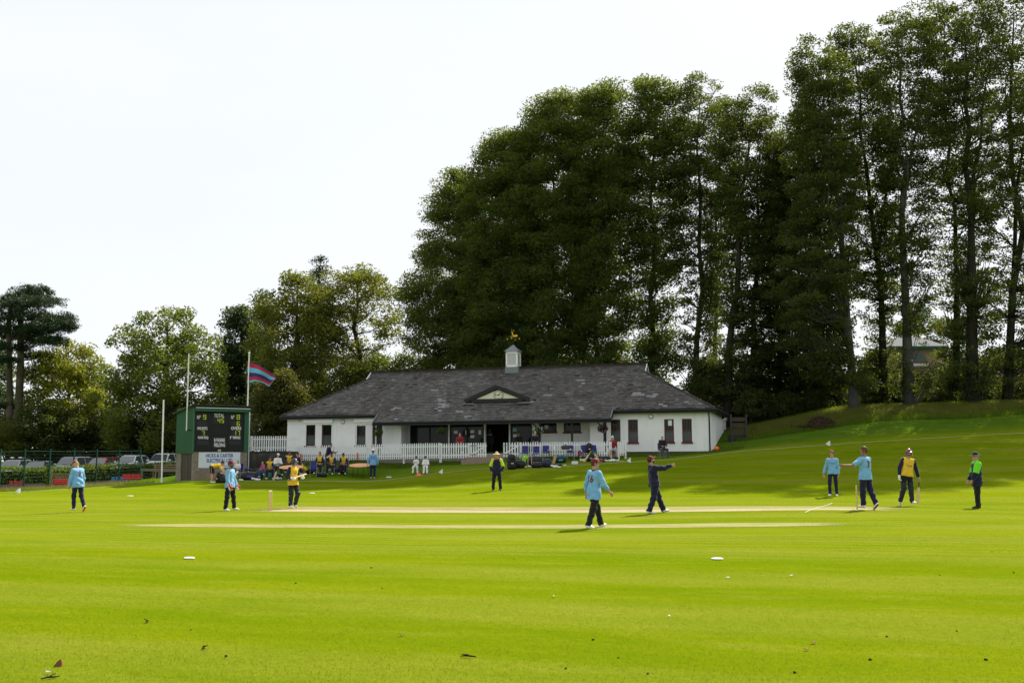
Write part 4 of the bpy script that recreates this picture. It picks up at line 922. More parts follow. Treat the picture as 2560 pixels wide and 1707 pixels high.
# ================================================================ mesh fence, hedge, seats, benches
m_mesh = mat('fence_green', (.006, .045, .036), .7, .15)
def lp2(u): return np.interp(u, [-60, 62, 351], [58.6, 62, 74])
fpts = [(-58, 58.8), (2, 60.3), (62, 62.), (125, 64.1), (185, 66.4), (242, 68.8), (298, 71.4), (351, 74)]
F0, F1 = GY(62, 62.), GY(351, 74.)
mf = thing('mesh_fence', 'tall dark green wire mesh fence in front of the car park', 'fence', (F0.x, F0.y, 0), 0)
tops = []
PP = [GY(u, Y) for u, Y in fpts]
for p in PP:
    q = p-Vector((F0.x, F0.y, 0)); MB().bx(q.x-.035, q.x+.035, q.y-.035, q.y+.035, p.z-.2, p.z+2.48).build('post', m_mesh, mf)
for a, b in zip(PP, PP[1:]):
    a = a-Vector((F0.x, F0.y, 0)); b = b-Vector((F0.x, F0.y, 0)); mb = MB(); d = (b-a).normalized()
    for zz in np.arange(.12, 2.4, .2): mb.tube([a+Vector((0, 0, zz)), b+Vector((0, 0, zz))], .0035 if abs(zz-2.32) > .05 else .010, 4, cap=False)
    L = (b-a).length; n = int(L/.1)
    for i in range(1, n): q = a.lerp(b, i/n); mb.tube([q+Vector((0, 0, .1)), q+Vector((0, 0, 2.34))], .0022, 3, cap=False)
    mb.build('mesh_panel', m_mesh, mf)
kerb = thing('concrete_edging', 'dark low edging board running inside the mesh fence', 'edging', (F0.x, F0.y, 0), 0)
mb = MB(); 
for a, b in zip(PP[:-1], PP[1:]):
    o_ = Vector((-.9, 2.0, 0))-Vector((F0.x, F0.y, 0)); a2 = a+o_; b2 = b+o_; a2.z = gz(a.x-.9, a.y+2)+.13; b2.z = gz(b.x-.9, b.y+2)+.13; mb.bar(a2, b2, .08, .36)
mb.build('board', m_dark, kerb)
# hedge behind the fence
def hedge_line(name, label, pts, h, wd, leaf, dens=420, lsz=.13):
    P = []; core = MB()
    root = thing(name, label, 'hedge', (pts[0].x, pts[0].y, 0), 0)
    for a, b in zip(pts, pts[1:]):
        L = (b-a).length; d = (b-a).normalized(); nn = Vector((-d.y, d.x, 0)); n = int(L*dens*(h+wd))
        s = RNG.uniform(0, L, n); face = RNG.random(n); 
        top = face < .3
        off = np.where(top, RNG.uniform(-.5, .5, n)*wd, np.where(RNG.random(n) < .6, -wd/2, wd/2)+RNG.normal(0, .10, n))
        z = np.where(top, h+RNG.normal(0, .07, n), RNG.uniform(0, h, n))+.10*np.sin(s*1.3+a.x)*(z_ if (z_ := 1) else 1)
        gzl = a.z+(b.z-a.z)*s/L
        P.append(np.stack([a.x+d.x*s+nn.x*off-pts[0].x, a.y+d.y*s+nn.y*off-pts[0].y, gzl+z], -1))
        nt_ = int(L*26); s2 = RNG.uniform(0, L, nt_); hh = np.abs(RNG.normal(0, .10, nt_)); 
        for q in range(4): P.append(np.stack([a.x+d.x*s2+nn.x*RNG.normal(0, wd*.3, nt_)-pts[0].x, a.y+d.y*s2+nn.y*RNG.normal(0, wd*.3, nt_)-pts[0].y, a.z+(b.z-a.z)*s2/L+h+hh*q/3+.05], -1))
        core.bar((a.x-pts[0].x, a.y-pts[0].y, a.z+h*.45), (b.x-pts[0].x, b.y-pts[0].y, b.z+h*.45), wd*.72, h*.86)
    core.build('inner_twigs', mat('hedge_core', (.012, .018, .006), .95, .1), root)
    V, Q = leaf_quads(np.concatenate(P), lsz, .8); np_mesh('foliage', V, Q, leaf, root); return root
hp = [GY(u, Y) for u, Y in ((-60, 70.), (20, 71.2), (130, 73.5), (250, 76.5), (400, 80.5), (470, 82))]
for p, zt in zip(hp, [atY(u, v, Y).z for u, v, Y in ((-60, 1166, 70), (20, 1164, 71.2), (130, 1163, 73.5), (250, 1160, 76.5), (400, 1152, 80.5), (470, 1150, 82))]): p.z = zt-1.52
hedge_line('clipped_hedge', 'clipped bright green hedge between the mesh fence and the parked cars', hp, 1.28, .9, L_hedge)
cr_ = thing('creeper', 'yellow green climber on the second fence post', 'plant', GY(123, 64.3), 0, None); V, Q = leaf_quads(np.stack([RNG.normal(0, .07, 900), RNG.normal(0, .07, 900), RNG.uniform(0, 1.55, 900)**.9], -1), .10, .5); np_mesh('foliage', V, Q, L_hedge, cr_)
m_redseat = mat('red_plastic', (.42, .022, .015), .45, .4, var=.12); m_dimred = mat('dull_red_plastic', (.33, .012, .02), .5, .35); m_blueseat = mat('blue_plastic', (.03, .15, .33), .45, .4); m_steel = mat('dull_steel', (.16, .16, .16), .5, .4, metal=.4)
def seat_row(label, p, rz, n, m, sp=.46, sc=.64):
    r = thing('seat_row', label, 'seats', p, rz, 'rows of plastic stadium seats'); r.scale = (sc, sc, sc)
    for i in range(n):
        x = (i-(n-1)/2)*sp; mb = MB(); 
        prof = [(-.02, .42), (-.30, .40), (-.36, .43), (-.33, .46), (-.08, .46), (.02, .52), (.05, .82), (.02, .86), (-.01, .82), (-.03, .55)]
        mb.prism(prof, lambda a, b: (x-.2, a, b), lambda a, b: (x+.2, a, b)); mb.build('seat', m, r, bevel=.015)
    mb = MB(); mb.bar((-n*sp/2, .0, .36), (n*sp/2, .0, .36), .05)
    for i in range(n): x = (i-(n-1)/2)*sp; mb.bar((x, 0, .36), (x, 0, -.05), .045); mb.bar((x, -.25, .0), (x, .1, .0), .04)
    mb.build('frame', m_steel if m is m_blueseat else m, r); return r
p = G(43, 1202); seat_row('row of three red seats inside the mesh fence at the far left', GY(43, 67.5), radians(4), 3, m_dimred, .5)
seat_row('row of four bright red seats outside the mesh fence beside the left fielder', G(153, 1219), radians(-8), 4, m_redseat, .42)
seat_row('row of blue seats in front of the hedge', GY(301, 74.0), radians(-5), 4, m_blueseat, .52)
seat_row('row of red seats by the fence near the leaning pole', G(328, 1206), radians(28), 4, m_redseat, .44)
m_wood = mat('weathered_wood', (.20, .145, .075), .8, .2, var=.25, scale=4); m_wood2 = mat('grey_wood', (.16, .135, .10), .85, .2, var=.25, scale=4)
def bench(label, p, rz, w_=1.8, m=None):
    m = m or m_wood; r = thing('park_bench', label, 'bench', p, rz, 'wooden benches by the hedge')
    mb = MB()
    for i in range(4): mb.bx(-w_/2, w_/2, -.45+.12*i, -.36+.12*i, .42, .46)
    mb.build('seat', m, r); mb = MB()
    for i in range(3): mb.bx(-w_/2, w_/2, .03+.03*i, .06+.03*i, .55+.15*i, .65+.15*i)
    mb.build('backrest', m, r)
    for x in (-w_/2+.12, w_/2-.12):
        for y in (-.42, .02): MB().bx(x-.04, x+.04, y-.04, y+.04, -.1, .42 if y < 0 else .95).build('leg', m, r)
    return r
bench('wooden bench before the hedge behind the left fielder', GY(168, 69.8), radians(3), 2.2)
bench('wooden bench by the rail left of the scoreboard hut', GY(418, 73.0), radians(2), 1.9)
ra, rb = GY(355, 73.4), GY(446, 70.5)
rl = thing('rail_fence', 'low timber rail between the mesh fence and the scoreboard hut', 'fence', ra, atan2(rb.y-ra.y, rb.x-ra.x)); RLn = (rb-ra).length
MB().bx(0, RLn, -.06, .06, .80, .98).build('top_rail', m_wood2, rl)
for x in (.1, RLn/2, RLn-.1): MB().bx(x-.07, x+.07, -.05, .05, -.3, .8).build('post', m_wood2, rl)
mb = MB()
for zz in (.2, .4, .6): mb.tube([(0, .0, zz), (RLn, 0, zz)], .008, 4)
mb.build('wire', m_steel, rl)
# ================================================================ cars
m_tyre = mat('tyre', (.015, .015, .015), .85, .2); m_alloy = mat('alloy', (.35, .35, .36), .35, .5, metal=.6); m_lampw = mat('headlamp', (.55, .57, .6), .15, .6); m_trim = mat('black_trim', (.015, .015, .016), .5, .4)
t = NT('car_glass'); m_carglass = t.done(t.bsdf((.05, .065, .075, 1), .06, .9, 0, None, **{'Coat Weight': .6}))
def paint(name, col, metal=.25): return mat(name, col, .3, .5, metal=metal, var=.05, **{'Coat Weight': .7, 'Coat Roughness': .08})
def car(label, p, rz, col, L=4.1, Wd=1.74, H=1.47, kind='hatch', bars=False):
    """front faces local -y"""
    r = thing('parked_car', label, 'car', p, rz, 'cars parked behind the hedge')
    hl = L/2; sill = .22; belt = H*.60; nose = belt*.80
    bl = .30 if kind == 'suv' else .27      # windscreen base / roof start / roof end / rear base as fractions of length
    ws, rs, re, rb_ = {'hatch': (.25, .42, .86, .97), 'suv': (.27, .40, .90, .985), 'saloon': (.27, .43, .74, .90), 'mpv': (.17, .36, .90, .985)}[kind]
    y = lambda f: -hl+L*f
    secs = [(y(.0), .30, nose*.62, .80), (y(.015), sill, nose*.86, .90), (y(.07), sill, nose, .98), (y(ws), sill, belt, 1.), (y(.6), sill, belt*1.02, 1.), (y(rb_), sill, belt*1.03, .97), (y(.99), sill+.05, belt*.92, .92), (y(1.), .35, belt*.75, .86)]
    mb = MB(); vs = []; n = 10
    for yy, z0, z1, wf in secs:
        w_ = Wd/2*wf
        for x, z in ((-w_*.93, z0), (-w_, z0+(z1-z0)*.25), (-w_, z0+(z1-z0)*.6), (-w_*.96, z0+(z1-z0)*.9), (-w_*.88, z1), (w_*.88, z1), (w_*.96, z0+(z1-z0)*.9), (w_, z0+(z1-z0)*.6), (w_, z0+(z1-z0)*.25), (w_*.93, z0)): vs.append((x, yy, z))
    fs = [(i*n+k, i*n+(k+1) % n, (i+1)*n+(k+1) % n, (i+1)*n+k) for i in range(len(secs)-1) for k in range(n)]+[tuple(range(n-1, -1, -1)), tuple((len(secs)-1)*n+k for k in range(n))]
    mb.add(vs, fs)
    def cab(mb, ins, top, bot, s=1.):
        # greenhouse: rings at belt and roof
        wb, wr = Wd/2*.93-ins, Wd/2*.70-ins; q = []
        q = [(-wb, y(ws), bot), (wb, y(ws), bot), (wb, y(rb_), bot), (-wb, y(rb_), bot), (-wr, y(rs), top), (wr, y(rs), top), (wr, y(re), top-.03), (-wr, y(re), top-.03)]
        mb.add(q, [(0, 1, 5, 4), (1, 2, 6, 5), (2, 3, 7, 6), (3, 0, 4, 7), (4, 5, 6, 7), (3, 2, 1, 0)])
    cab(mb, 0, H-.07, belt-.05); 
    # roof skin with crown
    wr = Wd/2*.70; mb.add([(-wr, y(rs), H-.075), (wr, y(rs), H-.075), (wr, y(re), H-.10), (-wr, y(re), H-.10), (-wr*.8, y(rs)+.2, H-.01), (wr*.8, y(rs)+.2, H-.01), (wr*.8, y(re)-.2, H), (-wr*.8, y(re)-.2, H)], [(0, 1, 5, 4), (1, 2, 6, 5), (2, 3, 7, 6), (3, 0, 4, 7), (4, 5, 6, 7)])
    mb.build('body', col, r, smooth=False, bevel=.035)
    def gq(name, pts, m=m_carglass, off=.012):
        pts = [Vector(p) for p in pts]; nn = (pts[1]-pts[0]).cross(pts[2]-pts[0]).normalized(); c = sum(pts, Vector())/len(pts)
        if nn.dot(c-Vector((0, 0, H*.5))) < 0: nn = -nn
        q = [p+(c-p)*.07+nn*off for p in pts]+[p+(c-p)*.07-nn*.01 for p in pts]; k = len(pts)
        return MB().add(q, [tuple(range(k)), tuple(range(2*k-1, k-1, -1))]+[(i, (i+1) % k, k+(i+1) % k, k+i) for i in range(k)]).build(name, m, r)
    wb, wr = Wd/2*.93, Wd/2*.70; bt, tp = belt-.02, H-.085
    wsn = gq('windscreen', [(-wb, y(ws), bt), (wb, y(ws), bt), (wr, y(rs), tp), (-wr, y(rs), tp)])
    mbw = MB(); f_ = .12
    for sx in (-.35, .12): mbw.bar((sx, y(ws)-.005, bt+.06), (sx+.38, y(ws+(rs-ws)*.12)-.02, bt+.1), .02)
    mbw.build('wiper', m_trim, wsn)
    gq('rear_window', [(-wb, y(rb_), bt), (wb, y(rb_), bt), (wr, y(re), tp), (-wr, y(re), tp)])
    for sx in (-1, 1):
        ymid = y((rs+re)/2-.02)
        gq('side_window', [(sx*wb, y(ws+.035), bt), (sx*wb, ymid-.04, bt), (sx*wr, ymid-.04, tp), (sx*wr, y(rs)+.08, tp)])
        gq('side_window', [(sx*wb, ymid+.04, bt), (sx*wb, y(rb_-.06), bt), (sx*wr, y(re)-.1, tp), (sx*wr, ymid+.04, tp)])
        MB().ell((sx*Wd*.30, y(.012), nose*.82), (.22, .06, .085)).build('headlight', m_lampw, r, smooth=True)
        mr = MB().ell((sx*(Wd/2+.10), y(ws+.06), belt+.06), (.11, .06, .075)).build('door_mirror', col, r, smooth=True)
        for yy in (y(.17), y(.80)):
            w_ = MB().disc((sx*(Wd/2-.09), yy, .31), .31, (1, 0, 0), .2, 20).build('wheel', m_tyre, r, bevel=.03); MB().disc((sx*(Wd/2+.005), yy, .31), .2, (1, 0, 0), .02, 16).build('rim', m_alloy, w_)
    MB().bx(-.45, .45, y(-.006), y(.01), nose*.46, nose*.68).build('grille', m_trim, r, bevel=.01); MB().bx(-.26, .26, y(-.012), y(.0), nose*.30, nose*.42).build('number_plate', m_paper, r)
    if bars:
        for yy in (y(.50), y(.74)): MB().bar((-.62, yy, H+.09), (.62, yy, H+.09), .05, .03).build('roof_bar', m_trim, r)
        mb = MB()
        for sx in (-.25, .42): mb.ell((sx, y(.5), H+.16), (.17, .10, .05))
        mb.build('carrier_clamp', m_pvc, r, smooth=True)
    return r
c_grey = paint('silver_grey_paint', (.42, .43, .44)); c_dk = paint('dark_grey_paint', (.22, .225, .235)); c_red = paint('red_paint', (.36, .018, .02), .05); c_wh = paint('white_paint', (.70, .71, .72), 0.); c_sil = paint('pale_silver_paint', (.45, .46, .47)); c_blue = paint('blue_grey_paint', (.14, .19, .25))
def carat(u, vroof, Y, H): z = atY(u, vroof, Y).z; X = atY(u, vroof, Y).x; return (X, Y, z-H)
car('silver grey car with roof bars parked at the left end behind the hedge', carat(38, 1148.5, 80, 1.47), radians(-3), c_grey, kind='hatch', bars=True)
car('low dark grey saloon car behind the hedge', carat(97, 1151.5, 80.5, 1.42), radians(-2), c_dk, kind='saloon', H=1.42, L=4.4)
car('tall silver sport utility car with dark side windows behind the hedge', carat(182, 1141, 81, 1.68), radians(-8), c_grey, kind='suv', H=1.68, Wd=1.84, L=4.5)
car('red hatchback car behind the hedge', carat(256, 1142.5, 82.5, 1.48), radians(-9), c_red, kind='hatch', H=1.48)
car('white hatchback car behind the hedge right of the red car', carat(328, 1137, 83.5, 1.55), radians(-9), c_wh, kind='hatch', H=1.55)
car('blue grey car half hidden behind the rightmost white car', carat(385, 1135.5, 90, 1.5), radians(-6), c_blue, kind='mpv', H=1.5)
car('rounded white people carrier car nearest the scoreboard hut', carat(412, 1132.5, 85, 1.62), radians(-6), c_wh, kind='mpv', H=1.62)
# ================================================================ right side: houses behind the trees, timber fence, mound
def ST(u0, u1, v0, v1, Y): a = atY(u0, v1, Y); b = atY(u1, v0, Y); return a.x, b.x, a.z, b.z
m_stone = mat('coursed_stone', (.30, .23, .15), .9, .2, var=.25, scale=3); m_stone2 = mat('arch_stone', (.20, .16, .12), .9, .2, var=.2); m_gutter = mat('green_gutter', (.01, .10, .06), .5)
hx0, hx1, hz0, hz1 = ST(2232, 2362, 872, 1000, 100.); 
hs = thing('stone_house', 'small stone house with an arched window glimpsed between the beech trunks', 'house', ((hx0+hx1)/2, 100, 0), 0); hw = (hx1-hx0)/2
zA = atY(2290, 872, 100).z; gzz = 4.5
mb = MB(); mb.bx(-hw, hw, 0, 6, gzz, zA-.0); mb.build('wall', m_stone, hs)
ax = atY(2291, 900, 100).x-hs.location.x; az0 = atY(2291, 902, 100).z; arx = (atY(2312, 900, 100).x-atY(2271, 900, 100).x)/2
mb = MB(); mb.prism([(ax+arx*1.28*cos(a), az0+arx*1.15*sin(a)) for a in np.linspace(0, pi, 18)]+[(ax-arx*1.28, az0-.25), (ax+arx*1.28, az0-.25)], lambda p, q: (p, -.08, q), lambda p, q: (p, .0, q)); mb.build('arch_surround', m_stone2, hs)
mb = MB(); mb.prism([(ax+arx*cos(a), az0+arx*.9*sin(a)) for a in np.linspace(0, pi, 18)], lambda p, q: (p, -.12, q), lambda p, q: (p, -.08, q)); wn_ = mb.build('arched_window', mat('teal_glass', (.012, .06, .065), .15, .5), hs)
MB().bar((ax, -.14, az0), (ax, -.14, az0+arx*.9), .06).bar((ax-arx, -.14, az0), (ax+arx, -.14, az0), .06).build('frame', m_stone2, wn_)
sx0 = atY(2266, 913, 100).x-hs.location.x; sx1 = atY(2320, 913, 100).x-hs.location.x; sz = atY(2290, 913, 100).z; MB().bx(sx0, sx1, -.5, .0, sz-.1, sz+.12).build('white_ledge', m_letter, hs)
mb = MB(); mb.bx(-hw-.3, hw+.3, -.35, 0, zA-.02, zA+.25); mb.build('gutter', m_gutter, hs)
zR = atY(2290, 835, 100).z; mb = MB(); mb.add([(-hw-.3, -.3, zA+.2), (hw+.3, -.3, zA+.2), (hw+.3, 6.3, zA+.2), (-hw-.3, 6.3, zA+.2), (-hw*.35, 3, zR), (hw*.6, 3, zR)], [(0, 1, 5, 4), (2, 3, 4, 5), (1, 2, 5), (3, 0, 4), (3, 2, 1, 0)]); mb.build('roof', mat('house_slate', (.13, .14, .16), .9, .1, var=.2), hs)
rx0, rx1, rz0, rz1 = ST(1752, 1868, 955, 1003, 92.); rh = thing('red_roofed_building', 'pinkish red roof of a building seen low between the trunks by the pavilion', 'building', ((rx0+rx1)/2, 92, 0), 0); w_ = (rx1-rx0)/2
MB().bx(-w_, w_, 0, 7, 3., rz0+.1).build('wall', m_stone2, rh)
MB().add([(-w_-.2, -.3, rz0+.05), (w_+.2, -.3, rz0+.05), (w_+.2, 3.5, rz1+.3), (-w_-.2, 3.5, rz1+.3), (-w_-.2, 7.3, rz0+.05), (w_+.2, 7.3, rz0+.05)], [(0, 1, 2, 3), (3, 2, 5, 4), (0, 3, 4), (1, 5, 2)]).build('roof', mat('pink_tiles', (.30, .115, .10), .85, .2, var=.2), rh)
fa_ = atY(1826, 1100, 66.6)
tf = thing('timber_fence', 'dark timber slatted fence behind the right corner of the pavilion', 'fence', (fa_.x, fa_.y, 0), radians(4)); 
for k, v in enumerate((1048, 1062, 1078)):
    z = atY(1840, v, 66.6).z; MB().bx(0, 1.15, 0, .05, z-.14, z+.14).build('slat', mat('dark_timber', (.055, .042, .030), .9, .2, var=.3), tf)
for x in (.02, 1.05): MB().bx(x, x+.1, -.06, -.005, gz(fa_.x, fa_.y)-.3, atY(1840, 1035, 66.6).z).build('post', m_dark, tf)
MB().bx(.0, 1.2, .1, .7, gz(fa_.x, fa_.y)-.6, atY(1840, 1086, 66.6).z).build('dark_bin', m_black, tf)
mp0 = GY(2057, 67.2); V, Q = leaf_quads(np.stack([RNG.normal(0, .62, 2600), RNG.normal(0, .4, 2600), np.abs(RNG.normal(0, .01, 2600))], -1), .30, .3, .16)
rad_ = np.hypot(V[:, 0]/1.1, V[:, 1]/.8); V[:, 2] += np.maximum(0, .58*(1-rad_**2))+RNG.normal(0, .02, len(V))
hp_ = thing('clippings_heap', 'brown heap of dead grass clippings on the bank', 'heap', mp0, 0); np_mesh('clippings', V, Q, mat('dead_brown', (.055, .038, .024), .95, .1, var=.4, scale=9), hp_); MB().ell((0, 0, -.05), (1.0, .75, .5)).build('core', mat('dead_brown_core', (.03, .018, .012), .95, .1), hp_, smooth=True)
# rope and flags on the boundary
m_rope = mat('rope_white', (.42, .43, .34), .8, .2)
pts = []
for a, b in zip(rope_pts, rope_pts[1:]):
    for i in range(12): q = a.lerp(b, i/12); pts.append((q.x, q.y, gz(q.x, q.y)+.015))
o = MB().tube(pts, .009, 5).build('boundary_rope', m_rope); tag(o, 'thin white boundary rope lying around the edge of the field', 'rope')
def bflag(u, v, lb, sc=.6):
    p = G(u, v); o = thing('boundary_flag', lb, 'flag', p, 0, 'white triangular boundary flags'); s_ = .22*sc
    MB().prism([(-s_, .10), (.18*sc, -.02), (.18*sc, .30)], lambda a, b: (a, -.03-.07*(a > 0), b), lambda a, b: (a, -.025-.07*(a > 0), b)).build('panel', m_letter, o)
    MB().prism([(-s_, .10), (.18*sc, -.02), (.18*sc, .30)], lambda a, b: (a, .025+.07*(a > 0), b), lambda a, b: (a, .03+.07*(a > 0), b)).build('panel', m_letter, o)
bflag(44, 1233, 'white triangular boundary flag near the mesh fence at far left'); bflag(1102, 1184, 'white triangular boundary flag right of the two seated children'); bflag(1572, 1156, 'white triangular boundary flag before the man in the red jumper'); bflag(2070, 1114, 'white triangular boundary flag out on the grass bank at right')
for (u, v, lb, r_) in ((473, 1396, 'white flat marker disc on the left foreground grass', .10), (1793, 1398, 'white flat marker disc on the right foreground grass', .105), (325, 1240, 'small white marker disc left of the wicketkeeper', .16), (780, 1233, 'small white marker disc beyond the batter in the navy helmet', .15)):
    p = G(u, v); o = MB().lathe([(r_, 0), (r_*.95, .012), (r_*.4, .022), (r_*.38, .018)], n=20).build('marker_disc', m_letter); o.location = p+Vector((0, 0, .012)); tag(o, lb, 'marker disc', 'white marker discs')
# fallen leaves and clods on the near grass
m_clod = mat('mud', (.03, .022, .014), .95, .1); m_leafb = mat('dead_leaf', (.16, .055, .025), .8); m_feather = mat('feather', (.6, .6, .58), .8)
deb = [(145,1665,'l'),(125,1697,'s'),(120,1685,'w'),(565,1641,'c'),(369,1556,'s'),(477,1575,'c'),(508,1621,'s'),(1005,1590,'o'),(1210,1397,'c'),(1285,1397,'c'),(928,1420,'c'),(1385,1493,'w'),(1820,1446,'w'),(1978,1441,'w'),(1673,1543,'w'),(2190,1310,'c'),(2017,1626,'o'),(2034,1609,'o'),(1483,1600,'c'),(2217,1592,'c'),(2534,1432,'c'),(2480,1379,'c'),(2349,1438,'c'),(1986,1682,'c'),(1414,1672,'c'),(2464,1650,'c'),(1171,1643,'s'),(1545,1645,'c'),(1620,1685,'c'),(2392,1578,'c'),(2175,1650,'c'),(955,1471,'c'),(739,1458,'c')]
lbw = {'l': ('fallen_leaf', m_leafb, 'curled reddish brown leaf standing on the grass at lower left', 'leaf'), 's': ('twig', m_clod, None, 'twig'), 'c': ('clod', m_clod, None, 'clod'), 'w': ('feather', m_feather, None, 'feather'), 'o': ('fallen_leaf', m_leafb, None, 'leaf')}
cnt = {}
places = lambda u, v: ('%s %s' % (('far left', 'left', 'centre left', 'centre', 'centre right', 'right', 'far right')[min(6, int(u/366))], ('back', 'middle', 'front', 'very front')[0 if v < 1420 else 1 if v < 1540 else 2 if v < 1640 else 3]))
for (u, v, k) in deb:
    nm, m_, lb, ct = lbw[k]; p = G(u, v); rz = RNG.uniform(0, 6.3); mb = MB(); R_ = rot(rz)
    if k == 'l': mb.prism([(-.035, 0), (.035, 0), (.03, .03), (.02, .055), (-.005, .04)], lambda a, b: (a, -.012+b*.3, b), lambda a, b: (a, .012+b*.1, b))
    elif k == 's': mb.tube([(-.07, 0, .007), (-.02, .012, .013), (.03, -.006, .011), (.075, .012, .008)], [.005, .008, .007, .004], 6); mb.tube([(.0, 0, .02), (.05, .04, .03)], [.006, .004], 5)
    elif k == 'c': s_ = RNG.uniform(.007, .014); mb.ell((0, 0, s_*.4), (s_*1.2, s_, s_*.7), n=8, m=6); mb.ell((s_, s_*.4, s_*.3), (s_*.6, s_*.6, s_*.5), n=7, m=5)
    elif k == 'w': mb.prism([(-.035, 0), (0, .013), (.04, 0), (0, -.012)], lambda a, b: (a, b, .012+.2*abs(a)), lambda a, b: (a, b, .017+.2*abs(a)))
    else: mb.prism([(-.033, 0), (-.007, .02), (.02, .015), (.036, 0), (.013, -.018), (-.013, -.016)], lambda a, b: (a, b, .008+10*a*a), lambda a, b: (a, b, .011+10*a*a))
    o = mb.build(nm, m_, smooth=k == 'c'); o.location = p+Vector((0, 0, .005)); o.rotation_euler = (0, 0, 0 if k == 'l' else rz)
    key = (nm, places(u, v))
    tag(o, lb or {'s': 'thin dark twig lying on the %s of the outfield grass', 'c': 'small dark clod of earth on the %s of the outfield grass', 'w': 'tiny white feather on the %s of the outfield grass', 'o': 'flat brown fallen leaf on the %s of the outfield grass'}[k] % places(u, v), ct, {'s': 'twigs on the outfield', 'c': 'clods on the outfield', 'w': 'feathers on the outfield', 'o': 'leaves on the outfield', 'l': None}[k])

hq = [Vector((X, Y, gz(X, Y)-.2)) for X, Y in ((12.5, 84), (20, 86), (28, 88), (36, 89), (46, 89), (56, 88))]
hedge_line('overgrown_hedge', 'tall overgrown hedge filling the gaps low between the beech trunks on the bank', hq, 3.3, 2.2, L_shrub, 95, .22)
